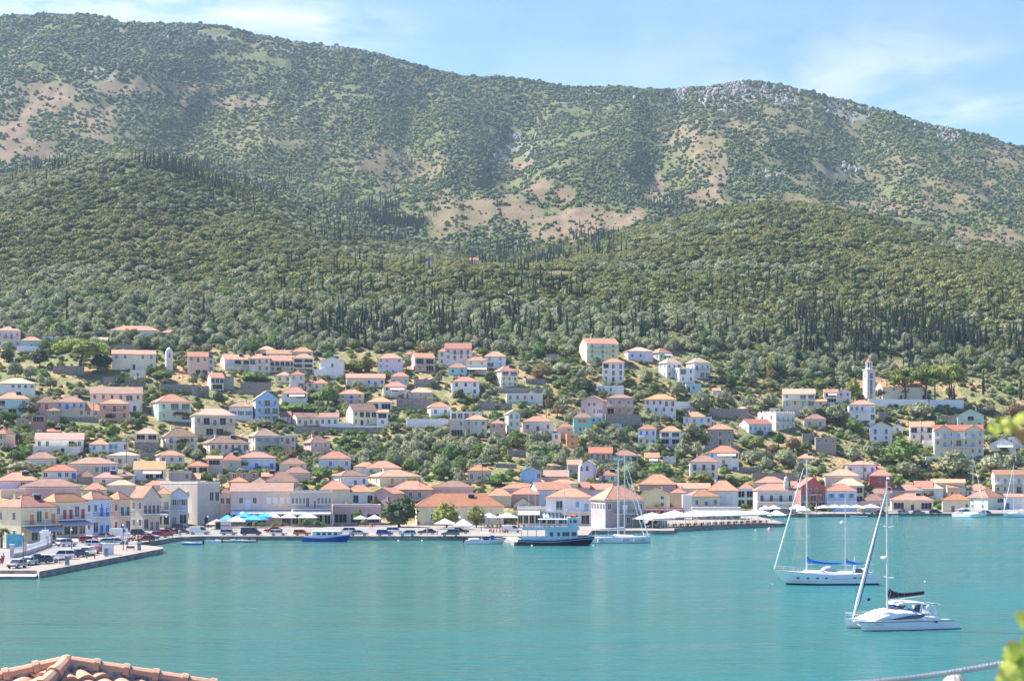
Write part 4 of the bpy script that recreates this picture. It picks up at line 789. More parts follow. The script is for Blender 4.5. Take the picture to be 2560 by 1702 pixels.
# ---------------------------------------------------------------- churches, towers, town hall
def church(reg,xa,xc,xb,yt,ye,yb,label,wins,ex=''):
    root,W,D,h,rise=house(reg,xa,xc,xb,yt,ye,yb,'gx','cream','terra',wins,'navy',label,ex,name='church',cat='church')
    return root,W,D,h,rise
church('A',1465,None,2035,500,545,750,'cream church with arched blue windows beside the domed belfry','hh-hh/--D-p')
root,W,D,h,rise=church('F',605,690,1215,350,410,560,'cream church with red portal beside the tall bell tower','-h-h-h/--D--D')
pm=MB(); pm.prism([(W*.40,h*.55),(W*.60,h*.55),(W*.5,h*.85)],'y',-.25,-.02,shmat('red')); pm.build('pediment',root)
def tower(reg,x0,x1,ytop,ybase,label,kind,name='bell_tower'):
    a,pt=src(reg,x0,ytop); b,pb=src(reg,x1,ybase); p=at(a,pb); w_=(b-a)/F*p.y; h=(pb-pt)/F*p.y
    th=R(20); wd=w_/(math.cos(th)+math.sin(th)*.8) if kind!='thin' else w_
    root=empty(name,p+Vector((w_*.3,0,0)),th,label,'bell tower'); d=wd*.85; wm=wallmat('beige' if kind=='tall' else 'offwhite')
    mb=MB(); mb.box(0,wd,0,d,-4,h*.99,wm); 
    if kind=='tall':
        for x in(-.06,wd-.35): mb.box(x,x+.41,-.06,.3,-4,h*.98,wallmat('cream'))
        mb.box(-.3,wd+.3,-.3,d+.3,h*.97,h,wallmat('cream')); mb.build('shaft',root)
        put_window(root,'h',wd/2,-.01,h*.70,0,1.5,2.6,'navy'); put_window(root,'h',wd/2,-.01,h*.18,0,1.3,7.2,'navy'); put_window(root,'p',wd/2,-.01,h*.04,0,1.0,1.8,'dark')
        put_window(root,'h',-.01,d/2,h*.72,-math.pi/2,1.0,2.4,'navy')
        c=(wd/2,d/2); lm=MB(); r=wd*.36
        lm.lathe([(r*1.15,h),(r*1.15,h+.5),(r,h+.5)],WHITE,8,c)
        for k in range(8):
            t=2*math.pi*(k+.5)/8; lm.tube([(c[0]+r*.9*math.cos(t),c[1]+r*.9*math.sin(t),h+.5),(c[0]+r*.9*math.cos(t),c[1]+r*.9*math.sin(t),h+3.2)],.22,WHITE,6)
        lm.lathe([(r*.5,h+.5),(r*.5,h+3.2)],DARK,8,c); lm.lathe([(r*1.12,h+3.1),(r*1.12,h+3.5),(.01,h+3.5)],WHITE,8,c); l=lm.build('lantern',root)
        cp=MB(); cp.lathe([(r*1.2,h+3.5),(r*.5,h+4.7),(.05,h+5.9)],roofmat('terra'),8,c); cp.build('roof',root)
        cr=MB(); cr.box(c[0]-.06,c[0]+.06,c[1]-.06,c[1]+.06,h+5.8,h+7.2,WHITE); cr.box(c[0]-.4,c[0]+.4,c[1]-.05,c[1]+.05,h+6.6,h+6.75,WHITE); cr.build('cross',root)
    elif kind=='dome':
        mb.box(-.15,wd+.15,-.15,d+.15,h*.60,h*.63,WHITE); mb.build('shaft',root); c=(wd/2,d/2); r=wd*.42
        put_window(root,'h',wd/2,-.01,h*.62,0,.9,2.0,'navy')
        dm=MB(); dm.lathe([(r,h)]+[(r*math.cos(a_*math.pi/16),h+r*1.1*math.sin(a_*math.pi/16)) for a_ in range(1,8)]+[(.02,h+r*1.12)],wallmat('offwhite'),14,c); dm.build('dome',root,smooth=True)
        cr=MB(); cr.box(c[0]-.05,c[0]+.05,c[1]-.05,c[1]+.05,h+r,h+r+1,WHITE); cr.build('cross',root)
    else:
        mb=MB(); mb.box(0,wd,0,d,-1,h*.5,WHITE); mb.box(-.12,wd+.12,-.12,d+.12,h*.5,h*.53,WHITE); mb.box(.15,wd-.15,.15,d-.15,h*.53,h*.78,WHITE); mb.prism([(.15,h*.78),(wd-.15,h*.78),(wd/2,h*.88)],'y',.1,d-.1,WHITE); mb.build('shaft',root)
        put_window(root,'h',wd/2,.14,h*.56,0,.8,1.6,'navy')
        cr=MB(); cr.box(wd/2-.07,wd/2+.07,d/2-.07,d/2+.07,h*.86,h,WHITE); cr.box(wd/2-.4,wd/2+.4,d/2-.06,d/2+.06,h*.93,h*.95,WHITE); cr.build('cross',root)
    FOOT.append((p.copy(),th,wd,d,[a-2,b+2,pt-30,pb],p.y)); INFO.append(((a+b)/2,(pt+pb)/2,label,p.y))
tower('F',470,602,200,560,'tall off-white bell tower with octagonal lantern and cross','tall')
tower('A',2140,2245,500,755,'short square belfry with a small dome','dome')
tower('J',1282,1345,385,660,'slim white belfry topped by a cross','thin')
root,W,D,h,rise=house('K',1390,1440,1905,635,715,990,'hip','beige','terra','dddd/pdpp','navy','grey-beige town hall with a clock turret on its roof','vt',name='town_hall',cat='town hall')
tb=MB(); tx=W*.78; wm=wallmat('beige'); tb.box(tx-.9,tx+.9,.2,2.0,h-.2,h+.5,WHITE); tb.box(tx-.75,tx+.75,.35,1.85,h+.5,h+3.0,wm); tb.box(tx-.95,tx+.95,.15,2.05,h+3.0,h+3.25,WHITE); tb.lathe([(.7,h+3.25),(.7,h+4.1)],wm,8,(tx,1.1)); t_=tb.build('clock_turret',root)
ck=MB(); ck.add([(tx+.52*math.cos(a*math.pi/8),.30,h+2.2+.52*math.sin(a*math.pi/8)) for a in range(16)],[tuple(range(16))],WHITE); ck.box(tx-.03,tx+.03,.27,.29,h+2.2,h+2.6,IRON); ck.box(tx-.02,tx+.28,.27,.29,h+2.17,h+2.22,IRON); ck.build('clock_face',t_)
dm=MB(); dm.lathe([(.75*math.cos(a*math.pi/12),h+4.1+.8*math.sin(a*math.pi/12)) for a in range(6)]+[(.05,h+5.2),(.04,h+5.8)],wm,10,(tx,1.1)); dm.build('dome',t_)
# twin-gabled hotel
root,W,D,h,rise=house('F',1300,None,1880,860,925,1215,'gx','cream','red','cdcdcdc/pdpgpdp/-----pp','skyblue','twin-gabled cream hotel with blue shutters at the right','f2',name='hotel',cat='hotel',D=11)
for x0,x1 in ((0,W*.38),(W*.60,W)):
    g=MB(); r_=(x1-x0)*.27; g.prism([(x0,h-.3),(x1,h-.3),((x0+x1)/2,h+r_)],'y',-1.2,1.0,wallmat('cream'))
    g.prism([(x0-.2,h-.35),((x0+x1)/2,h+r_+.02),(x1+.2,h-.35),(x1+.2,h-.15),((x0+x1)/2,h+r_+.25),(x0-.2,h-.15)],'y',-1.5,D*.5,roofmat('red')); g.box(x0,x0+.3,-1.2,-.9,0,h-.3,WHITE); g.box(x1-.3,x1,-1.2,-.9,0,h-.3,WHITE); g.build('gable',root)
# ---------------------------------------------------------------- text
def text(s,size,loc,rot,mt,parent=None,name='lettering'):
    cu=bpy.data.curves.new('t','FONT'); cu.body=s; cu.size=size; cu.extrude=.01; cu.align_x='CENTER'
    o=bpy.data.objects.new('t',cu); COL.objects.link(o); dg=bpy.context.evaluated_depsgraph_get(); me=bpy.data.meshes.new_from_object(o.evaluated_get(dg)); bpy.data.objects.remove(o)
    me.materials.clear(); me.materials.append(mt); r=link(name,me,parent,loc); r.rotation_euler=rot; return r
# ---------------------------------------------------------------- stone walls
def wall(reg,xa,xb,yt,yb,label,white=False,dy=0,name='retaining_wall'):
    a,pt=src(reg,xa,yt); b,pb=src(reg,xb,yb); p=at(a,pb); q=at(b,pb-dy); q=P(b,pb,p.y*.5+q.y*.5)
    h=(pb-pt)/F*p.y; L=(q-p).length; th=math.atan2(q.y-p.y,q.x-p.x)
    mb=MB(); n=max(3,int(L/1.5)); mt=WHITE if white else STONE
    tops=[h+(0 if white else random.uniform(-.12,.12)) for _ in range(n+1)]
    mb.prism([(0,-2.5)]+[(L*i/n,tops[i]) for i in range(n+1)]+[(L,-2.5)],'y',0,.55,mt)
    o=mb.build(name,None,p,th); tag(o,label,'wall'); FOOT.append((p.copy(),th,L,.6,[a,b,pt+2,pb],p.y))
for w_ in '''A|1440|1760|420|500|rough stone wall below the long white bungalow
A|1350|1900|850|960|tall shaded stone wall below the church
A|830|1290|1366|1420|long low stone wall below the blue-shuttered house
A|690|1100|700|800|stone bank under the big umbrella pine
B|0|430|625|720|broad stone wall below the domed belfry
B|430|640|650|780|curved stone wall below the tall peach house
B|1050|1450|600|700|stone wall right of the small cream house
B|1750|2210|1185|1270|dark stone wall under the cream single-storey house
B|960|1400|690|735|low stone wall above the bright blue house
C|1000|1480|815|945|tall pale stone wall below the tan-roofed low house
C|2060|2290|850|955|stone wall beside the white navy-shuttered house
C|-40|820|1190|1250|long dark stone wall above the olive grove
D|190|840|672|735|long stone wall below the three-storey cream house
D|250|420|875|950|squat stone enclosure wall on the dry slope
D|1640|2110|1020|1170|high pale wall below the rose brick house
D|600|860|555|620|broken stone wall beside the rust-coloured trees
E|790|1215|1335|1410|reddish stone wall under the grey stone house
E|850|1335|880|980|dark stone wall under the olive terrace
E|1990|2140|1190|1300|stone wall beside the unfinished brown house
E|440|690|885|925|low stone wall right of the white red-roofed house
J|360|600|230|310|brown stone terrace wall among the olives
J|200|480|412|462|low stone wall above the green thicket
J|880|1400|440|490|tumbled stone wall behind the lilac gable
K|1380|1910|500|590|long terrace wall behind the town hall
K|1150|1500|430|470|low terrace wall left of the long terrace wall
G|1755|2090|285|400|rough stone base wall under the tan-roofed house
G|1820|2040|420|500|dark stone wall beside the off-white bungalow
F|640|760|700|800|pale stone bank below the cream church
F|1340|1570|745|840|orange earth bank wall left of the grey-green gable'''.split('\n'):
    a=w_.split('|'); wall(a[0],float(a[1]),float(a[2]),float(a[3]),float(a[4]),a[5])
for w_ in '''F|525|1230|552|628|long white churchyard wall in front of the church
F|1245|1650|560|645|white churchyard wall below the tall pines
F|1200|1340|1228|1272|short white wall under the twin-gabled hotel
A|220|550|440|510|white yard wall of the pale aqua bungalow
E|440|690|800|890|white side wall beside the red-roofed white house
C|410|860|1165|1195|thin white parapet along the upper lane'''.split('\n'):
    a=w_.split('|'); wall(a[0],float(a[1]),float(a[2]),float(a[3]),float(a[4]),a[5],True,name='garden_wall')
# ---------------------------------------------------------------- foliage prototypes
def leafmat(name,c1,c2,rnd=.25):
    m=mat(name,c1,.75,.1,.05,col2=c2,rnd=rnd,spec=.25,coord='Position',detail=3); t=m.node_tree; b=t.nodes['Principled BSDF']; o=t.nodes['Material Output']
    if not any(n.type=='BSDF_TRANSLUCENT' for n in t.nodes):
        tr=N(t,'ShaderNodeBsdfTranslucent'); mx_=N(t,'ShaderNodeMixShader'); mx_.inputs[0].default_value=.32; wire(t,b.inputs['Base Color'].links[0].from_socket,tr.inputs[0]); wire(t,b.outputs[0],mx_.inputs[1]); wire(t,tr.outputs[0],mx_.inputs[2]); wire(t,mx_.outputs[0],o.inputs[0])
    return m
LM={'olive':leafmat('olive_leaves',(.31,.33,.20),(.22,.245,.13)),'green':leafmat('green_leaves',(.15,.23,.055),(.10,.16,.045)),'dark':leafmat('dark_leaves',(.075,.11,.05),(.05,.08,.035)),
 'yellow':leafmat('yellow_green_leaves',(.26,.27,.07),(.20,.22,.06)),'rust':leafmat('rust_leaves',(.26,.18,.08),(.20,.14,.07)),'pine':leafmat('pine_needles',(.27,.31,.08),(.16,.21,.05)),
 'cypress':leafmat('cypress_leaves',(.05,.072,.036),(.035,.052,.028),.2),'maquis':leafmat('maquis_leaves',(.155,.178,.05),(.098,.124,.034),.4),'maquis3':leafmat('mountain_oak_leaves',(.085,.13,.042),(.052,.085,.034),.4),'maquis4':leafmat('mountain_scrub_leaves',(.165,.205,.055),(.12,.15,.042),.3),'maquis2':leafmat('pale_maquis_leaves',(.24,.24,.085),(.165,.18,.06),.35),'palm':leafmat('palm_fronds',(.14,.16,.05),(.09,.11,.04)),'flower':leafmat('magenta_bracts',(.55,.04,.16),(.40,.03,.12))}
BARK=mat('bark',(.13,.10,.075),.95,.3,3)
def crown(kind,rng,n,lobes,leaf,core=.72,shape=None):
    """leaf clumps (small quads) over the lobes of the crown"""
    vs=[];fs=[];L=[]
    for (cx,cy,cz,r,rz) in lobes:
        k=int(n*r*r/sum(l[3]**2 for l in lobes))
        d=rng.normal(size=(k,3)); d/=np.linalg.norm(d,axis=1)[:,None]; d[:,2]=np.where(d[:,2]<-.5,-d[:,2],d[:,2])
        rad=r*(.72+.36*rng.rand(k)**.7); p=np.stack([cx+d[:,0]*rad,cy+d[:,1]*rad,cz+d[:,2]*rad*rz/r],1)
        nrm=d+rng.normal(size=(k,3))*.55; nrm/=np.linalg.norm(nrm,axis=1)[:,None]
        a=np.cross(nrm,rng.normal(size=(k,3))); a/=np.linalg.norm(a,axis=1)[:,None]; b=np.cross(nrm,a); s=(leaf*(.6+.8*rng.rand(k)))[:,None]
        q=np.stack([p-a*s-b*s*.6,p+a*s-b*s*.6,p+a*s*.7+b*s*.7,p-a*s*.7+b*s*.7],1).reshape(-1,3)
        o=len(vs); vs+=q.tolist(); fs+=[(o+4*i,o+4*i+1,o+4*i+2,o+4*i+3) for i in range(k)]
        # inner mass
        o=len(vs); m_=6
        for i in range(1,4):
            for j in range(m_):
                ph=math.pi*i/4; t=2*math.pi*j/m_; rr=r*core*(.9+.2*rng.rand()); vs.append([cx+rr*math.sin(ph)*math.cos(t),cy+rr*math.sin(ph)*math.sin(t),cz-rr*rz/r*math.cos(ph)])
        for i in range(2):
            for j in range(m_): fs.append((o+i*m_+j,o+i*m_+(j+1)%m_,o+(i+1)*m_+(j+1)%m_,o+(i+1)*m_+j))
        fs+=[tuple(o+j for j in range(m_))[::-1],tuple(o+2*m_+j for j in range(m_))]
    me=bpy.data.meshes.new('crown'); me.from_pydata(vs,[],fs); me.materials.append(LM[kind]); me.update(); return me
def trunkmesh(h,r,spread,nb=3,seed=0,lean=0):
    rr=random.Random(seed); mb=MB(); top=Vector((lean,0,h))
    mb.tube([(0,0,-.6),(lean*.3,rr.uniform(-.03,.03),h*.5),top],[r*1.3,r,r*.75],BARK,6)
    for i in range(nb):
        a=2*math.pi*i/nb+rr.random(); e=top+Vector((math.cos(a)*spread,math.sin(a)*spread,spread*rr.uniform(.7,1.1))); mb.tube([top,(top+e)/2+Vector((0,0,.05)),e],[r*.65,r*.45,r*.2],BARK,5)
    return mb.mesh('trunk')
PROTO={}
def mk(kind,leafk,n=6,nl=330,style='round'):
    L=[]
    for s in range(n):
        rng=np.random.RandomState(100+s+sum(map(ord,kind))); lobes=[]
        if style=='round':   # unit: width 1 (radius .5), height 1
            lobes.append((0,0,.50,.38,.38))
            for k in range(8):
                a=2*math.pi*k/8+rng.rand()*.6; r_=.24+.08*rng.rand(); d=.27; lobes.append((d*math.cos(a),d*math.sin(a),.30+.32*rng.rand(),r_*.85,r_*.9))
            lobes.append((.08*rng.randn(),.08*rng.randn(),.78,.20,.2)); lobes.append((.1,.05,.66,.26,.26)); tm=trunkmesh(.24,.03,.16,4,s)
            me=crown(leafk,rng,nl,lobes,.034)
        elif style=='bush':
            for k in range(6):
                a=2*math.pi*k/6+rng.rand(); lobes.append((.24*math.cos(a),.24*math.sin(a),.34+.2*rng.rand(),.24,.26))
            lobes.append((0,0,.55,.3,.34)); tm=trunkmesh(.2,.03,.2,3,s); me=crown(leafk,rng,nl,lobes,.045)
        elif style=='cypress':
            w=.11
            for k in range(9): 
                z=.10+.84*k/9; r_=w*(1-.78*(k/9)**1.6)*(.85 if k==0 else 1); lobes.append((.012*rng.randn(),.012*rng.randn(),z,r_,.085))
            me=crown(leafk,rng,nl,lobes,.022,.85); tm=trunkmesh(.15,.012,.02,2,s)
        elif style=='umbrella':
            for k in range(17):
                a=2*math.pi*k/17*5+rng.rand()*.4; d=.36*math.sqrt((k+.5)/17); lobes.append((d*math.cos(a),d*math.sin(a),.80+.08*rng.rand()-.42*d-(.2*rng.rand() if k%3==0 else 0),.16+.05*rng.rand(),.105))
            me=crown(leafk,rng,nl,lobes,.03,.6); tm=trunkmesh(.52,.028,.20,6,s,.05*rng.randn())
        L.append((me,tm))
    PROTO[kind]=L
for k,lk in (('olive','olive'),('green','green'),('dark','dark'),('yellow','yellow'),('rust','rust')): mk(k,lk,5,430)
mk('bush','green',3,150,'bush'); mk('cypress','cypress',5,260,'cypress'); mk('pine','pine',3,1700,'umbrella')
KN={'olive':('olive_tree','olive tree'),'green':('leafy_tree','green tree'),'dark':('leafy_tree','dark tree'),'yellow':('citrus_tree','yellow-green tree'),'rust':('dry_tree','rusty tree'),'bush':('shrub','low green shrub'),'cypress':('cypress_tree','slim dark cypress'),'pine':('umbrella_pine','spreading umbrella pine')}
TREES=[]
def tree(kind,p,w_,h,label=None,group=None):
    nm,desc=KN[kind]; me,tm=random.choice(PROTO[kind]); r=empty(nm,p,random.random()*6.28,label,'shrub' if kind=='bush' else 'tree',group)
    c=link('crown',me,r); t=link('trunk',tm,r); sc=(w_,w_,h) if kind!='cypress' else (w_*4.5,w_*4.5,h)
    c.scale=sc; t.scale=sc
    TREES.append([r,kind,p.copy(),w_]); return r
def treep(reg,xc,yb,wpx,hpx,kind,label=None,group=None):
    if reg=='S': a,b,s=xc,yb,1.0
    else: a,b=src(reg,xc,yb); s=REG[reg][2]
    p=at(a,b); return tree(kind,p,wpx/s/F*p.y,hpx/s/F*p.y,label,group)
def label_tree(r,kind,p,w_):
    px=CX+p.x/p.y*F; py=YH+(HC-p.z)*F/p.y; best=min(INFO,key=lambda i:math.hypot(i[0]-px,(i[1]-py)*1.3))
    dx=px-best[0]; dy=py-best[1]; rel='right of' if dx>abs(dy) else 'left of' if -dx>abs(dy) else 'below' if dy>0 else 'above'
    return KN[kind][1],rel,best[2]
X=treep
X('A',1060,800,740,490,'pine','huge yellow-green umbrella pine left of the cream church')
X('A',1330,760,330,260,'dark'); X('A',520,720,270,260,'dark'); X('A',660,1010,200,180,'olive'); X('A',400,880,220,190,'olive'); X('A',200,860,260,220,'olive'); X('A',560,900,230,180,'green'); X('A',90,640,200,180,'dark')
X('A',1040,1115,270,150,'olive'); X('A',370,1350,340,200,'olive'); X('A',1440,1410,160,110,'dark'); X('A',1570,970,150,140,'dark'); X('A',1800,975,210,150,'olive'); X('A',2120,885,310,140,'green'); X('A',1305,280,220,190,'dark'); X('A',780,330,350,200,'green'); X('A',250,150,340,190,'olive'); X('A',1740,170,170,140,'dark')
X('B',250,1085,420,150,'green'); X('B',560,790,130,130,'olive'); X('B',770,910,170,200,'dark'); X('B',1240,600,430,150,'green'); X('B',905,780,100,70,'yellow'); X('B',1060,790,90,80,'yellow'); X('B',430,640,150,130,'olive'); X('B',1290,1190,420,120,'olive'); X('B',1840,1000,560,130,'green'); X('B',720,1500,130,120,'yellow'); X('B',1500,1540,300,120,'green'); X('B',600,1210,130,160,'dark'); X('B',2200,900,300,280,'green')
X('C',420,480,380,180,'yellow'); X('C',600,470,230,230,'yellow'); X('C',1340,240,250,130,'rust'); X('C',880,610,110,130,'rust'); X('C',1130,440,150,160,'olive'); X('C',480,690,170,120,'olive'); X('C',1820,850,200,170,'dark'); X('C',2220,620,170,150,'dark'); X('C',1480,680,150,100,'green'); X('C',990,1240,250,130,'olive'); X('C',100,900,240,250,'green')
X('D',400,240,160,150,'dark'); X('D',780,240,260,180,'green'); X('D',1130,240,250,150,'olive'); X('D',800,560,300,200,'rust'); X('D',1060,500,280,170,'olive'); X('D',620,480,170,130,'olive'); X('D',560,430,150,120,'olive'); X('D',1330,560,150,150,'olive'); X('D',1430,540,130,150,'olive'); X('D',1050,690,210,140,'green'); X('D',1420,760,250,200,'dark'); X('D',1220,620,120,110,'olive'); X('D',880,850,180,190,'olive'); X('D',890,960,90,170,'rust'); X('D',1010,1060,220,170,'rust'); X('D',1120,920,160,160,'olive'); X('D',700,980,120,90,'olive'); X('D',200,1110,230,150,'green'); X('D',620,1060,260,130,'green'); X('D',210,1440,240,210,'olive'); X('D',430,1430,180,160,'green')
X('D',1420,1440,290,250,'olive','largest round olive tree right of the ochre orange house'); X('D',1820,1430,330,240,'olive'); X('D',780,1400,260,170,'olive'); X('D',780,1560,330,200,'olive'); X('D',1040,1510,190,140,'olive')
X('E',90,560,150,160,'olive'); X('E',470,760,220,230,'olive'); X('E',730,930,330,260,'olive'); X('E',1040,880,290,230,'olive'); X('E',1330,890,220,170,'olive'); X('E',1580,880,320,200,'olive'); X('E',1000,625,150,160,'dark','dark olive tree with a bare trunk on the sunlit ridge, left one'); X('E',1120,620,160,150,'dark','dark olive tree with a bare trunk on the sunlit ridge, right one'); X('E',1330,590,250,190,'olive'); X('E',2060,640,180,130,'green'); X('E',2210,640,200,130,'yellow'); X('E',630,1260,230,220,'olive'); X('E',790,1310,180,140,'green'); X('E',540,1510,250,210,'olive'); X('E',700,1500,170,230,'olive'); X('E',1330,1560,230,180,'olive'); X('E',1530,1570,260,190,'olive'); X('E',1780,1560,300,190,'olive'); X('E',1420,1400,230,170,'yellow'); X('E',1700,1370,180,210,'green'); X('E',1880,1430,240,200,'rust'); X('E',1590,500,90,230,'yellow'); X('E',2060,1030,260,180,'olive')
X('F',960,605,420,470,'pine','tall umbrella pine with bright crown in front of the church'); X('F',1190,600,350,490,'pine','second umbrella pine behind the churchyard wall'); X('F',1310,640,320,530,'pine','third umbrella pine right of the church'); X('F',1500,640,360,560,'pine','tallest umbrella pine at the right end of the churchyard')
X('F',690,540,150,140,'dark'); X('F',340,540,210,240,'yellow'); X('F',150,860,360,270,'olive'); X('F',350,960,240,190,'green'); X('F',1140,780,340,210,'olive'); X('F',1390,860,150,90,'green'); X('F',1930,740,210,160,'olive'); X('F',2260,780,270,190,'rust'); X('F',900,1330,520,330,'green','big bright green tree below the white gabled house'); X('F',560,1260,230,230,'olive'); X('F',330,1260,240,150,'olive'); X('F',980,1480,340,210,'olive'); X('F',1530,1470,420,330,'olive'); X('F',2030,1440,400,260,'olive'); X('F',2250,1400,300,240,'olive'); X('F',700,1160,120,120,'dark'); X('F',720,300,150,110,'olive')
X('H',1080,645,270,150,'green'); X('H',210,680,260,130,'green'); X('H',600,830,230,170,'green'); X('H',800,880,180,190,'olive'); X('H',2120,800,320,200,'green'); X('H',480,520,200,150,'olive'); X('H',280,420,150,200,'yellow')
X('G',300,700,420,180,'olive'); X('G',600,580,220,90,'olive'); X('G',200,540,250,160,'green'); X('G',1470,230,260,190,'green'); X('G',1170,260,190,140,'yellow'); X('G',1660,800,240,80,'green')
X('I',1035,1238,530,420,'dark','large dark green spreading tree on the quay before the warehouse'); X('I',1650,1243,390,350,'yellow','bright yellow-green pine on the quay left of a smaller one'); X('I',2040,1243,280,310,'yellow','smaller yellow-green pine on the quay near the white tents'); X('I',500,1228,170,240,'green','small bright green tree by the blue shop sign'); X('I',590,1232,140,120,'olive'); X('I',1045,1243,180,150,'green'); X('I',1240,720,280,130,'yellow')
X('J',250,700,420,180,'green'); X('J',740,420,300,190,'olive'); X('J',1060,480,250,230,'olive'); X('J',1280,440,190,270,'olive'); X('J',240,370,120,90,'yellow'); X('J',370,380,120,100,'yellow'); X('J',60,430,150,190,'olive')
X('K',780,620,260,130,'yellow'); X('K',960,620,220,90,'green'); X('K',1290,640,200,120,'green'); X('K',1400,420,260,220,'olive'); X('K',1550,480,170,200,'olive'); X('K',1800,430,260,220,'olive'); X('K',520,300,230,190,'olive'); X('K',250,530,330,170,'green')
X('L',960,880,190,90,'green'); X('L',640,560,150,110,'yellow'); X('L',960,730,160,80,'olive'); X('L',1280,750,130,90,'rust')
for i_,(x_,y_,w_,h_) in enumerate(((1925,940,20,46),(1936,915,16,30),(1865,930,16,34),(1985,905,18,32),(2008,930,16,30),(2430,905,26,44),(2500,885,30,40),(2535,900,24,40),(1608,610,60,26),(1900,900,14,30))): X('S',x_,y_,w_,h_,'yellow','yellow-green poplar standing among the cypresses' if i_!=8 else 'bright yellow-green pine on the saddle of the right hill','poplars among the cypresses' if i_!=8 else None)
# random trees filling the slope between the houses
def boxhit(px,pb,w2,hh,y,extra=0):
    for _,_,_,_,b,yy in FOOT:
        if px+w2>b[0] and px-w2<b[1]:
            if pb>b[2]+1 and pb-hh<b[3]-1 and y<yy+3: # in front of a facade
                ov=min(px+w2,b[1])-max(px-w2,b[0]); oh=min(pb,b[3])-max(pb-hh,b[2])
                if ov>0 and oh>(b[3]-b[2])*.28+extra: return True
            if b[2]<pb<b[3]+2 and abs(y-yy)<9 and px>b[0] and px<b[1]: return True
    return False
def spots(n,xr,yr,wr,kinds,minD=.75,maxtry=30,seed=5,lim=None):
    rr=random.Random(seed); out_=[];tr=0
    while len(out_)<n and tr<n*maxtry:
        tr+=1; px=rr.uniform(*xr); py=rr.uniform(*yr)
        if py>1262: continue
        if lim and not lim(px,py): continue
        Yt=lookup(px,py); p=P(px,py,Yt); kd=rr.choices([k[0] for k in kinds],[k[1] for k in kinds])[0]
        w_=rr.uniform(*wr); h=w_*rr.uniform(.75,1.0); s=F/Yt
        if boxhit(px,py,w_*s*.5,h*s,Yt): continue
        if any((p-q[2]).length<(w_+q[3])*.5*minD for q in TREES if abs(q[2].x-p.x)<8): continue
        tree(kd,p,w_,h); out_.append(1)
    return len(out_)
kk=(('olive',5),('green',2.6),('dark',.8),('yellow',.9),('rust',.5))
spots(90,(900,1640),(1085,1200),(4.8,7.5),(('olive',6),('green',1)),.8,seed=1)
spots(340,(-30,2590),(850,1240),(3.2,5.8),kk,.6,seed=2)
spots(70,(-30,2590),(800,875),(4.5,7.5),(('olive',5),('dark',3),('green',1),('yellow',.5)),.8,seed=3)
# label the trees that carry none yet
seen={}
for r,kd,p,w_ in sorted(TREES,key=lambda t:-t[3]):
    if 'label' in r: continue
    d,rel,lab=label_tree(r,kd,p,w_); key=(kd,rel,lab); seen.setdefault(key,[]).append(r)
for (kd,rel,lab),L in seen.items():
    d=KN[kd][1]; ws=lab.split(); lab2=' '.join(ws[:9]); 
    for i,r in enumerate(L):
        r['label']=(f'{d} {rel} the {lab2}' if len(L)==1 else f'largest {d} {rel} the {lab2}' if i==0 else f'smaller {d} {rel} the {lab2}')
        if i: r['group']='small trees between the hillside houses'
# ---------------------------------------------------------------- cypresses (individuals)
CYP=[(130,380,.6),(100,480,.5)]
def cyp_ok(px,py): return True
cy=[]
rr=random.Random(21)
def cyp(px,py,h,label,group):
    Yt=lookup(px,py); p=P(px,py,Yt); r=tree('cypress',p,h*.13,h,label,group); return r
ZN=[(120,(800,1420),(800,872),(9,15),'slim dark cypress in the dense stand above the central houses'),(110,(1880,2600),(842,888),(9,15),'slim dark cypress in the tall stand behind the church'),(40,(1440,1900),(800,880),(8,13),'slim dark cypress scattered on the slope above the villas'),(14,(150,760),(770,850),(8,13),'slim dark cypress on the olive slope at the upper left')]
for n,xr,yr,hr,lab in ZN:
    k=0
    while k<n:
        px=rr.uniform(*xr); py=rr.uniform(*yr); Yt=lookup(px,py)
        if boxhit(px,py,6,20,Yt): 
            if rr.random()<.9: continue
        if fbm(np.array([p0_/45 for p0_ in (px,)]),np.array([py/30]),203,3)[0]<-.02 and rr.random()<.85: continue
        cyp(px,py,rr.uniform(*hr),lab,'cypresses above the town'); k+=1
cyp(2458,989,14.5,'tall lone cypress on the bare slope right of the pines',None); cyp(2085,968,11,'lone cypress left of the bell tower',None); cyp(2552,1003,13,'tall cypress at the right edge above the town',None)
cyp(2374,1003,11,'dark cypress between the umbrella pines',None); cyp(2385,1005,10,'second dark cypress between the umbrella pines',None); cyp(1943,946,11,'lone cypress above the big beige tan-roofed house',None)
# palms
def palm(reg,x,yb,wpx,hpx,label):
    a,b=src(reg,x,yb); p=at(a,b); s=REG[reg][2]; w_=wpx/s/F*p.y; h=hpx/s/F*p.y; r=empty('palm_tree',p,0,label,'palm'); th=h-w_*.35
    mb=MB(); mb.tube([(0,0,-.3),(0,0,th)],[.28,.2],BARK,8); mb.build('trunk',r); fb=MB()
    for k in range(26):
        a_=2*math.pi*k/26*3.1; el=random.uniform(.0,1.2); L=w_*.55; pts=[]
        for i in range(6):
            t=i/5; rad=L*t*math.cos(el*.6); z=th+L*t*math.sin(el)-L*.75*t*t; pts.append(Vector((rad*math.cos(a_),rad*math.sin(a_),z)))
        sd=Vector((-math.sin(a_),math.cos(a_),0))
        for i in range(5):
            w0=.32*math.sin(math.pi*(i+.3)/5.6)*L*.45; w1=.32*math.sin(math.pi*(i+1.3)/5.9)*L*.45
            for s_ in(-1,1): fb.add([pts[i],pts[i+1],pts[i+1]+sd*s_*w1-Vector((0,0,w1*.5)),pts[i]+sd*s_*w0-Vector((0,0,w0*.5))],[(0,1,2,3)],LM['palm'])
    fb.build('crown',r)
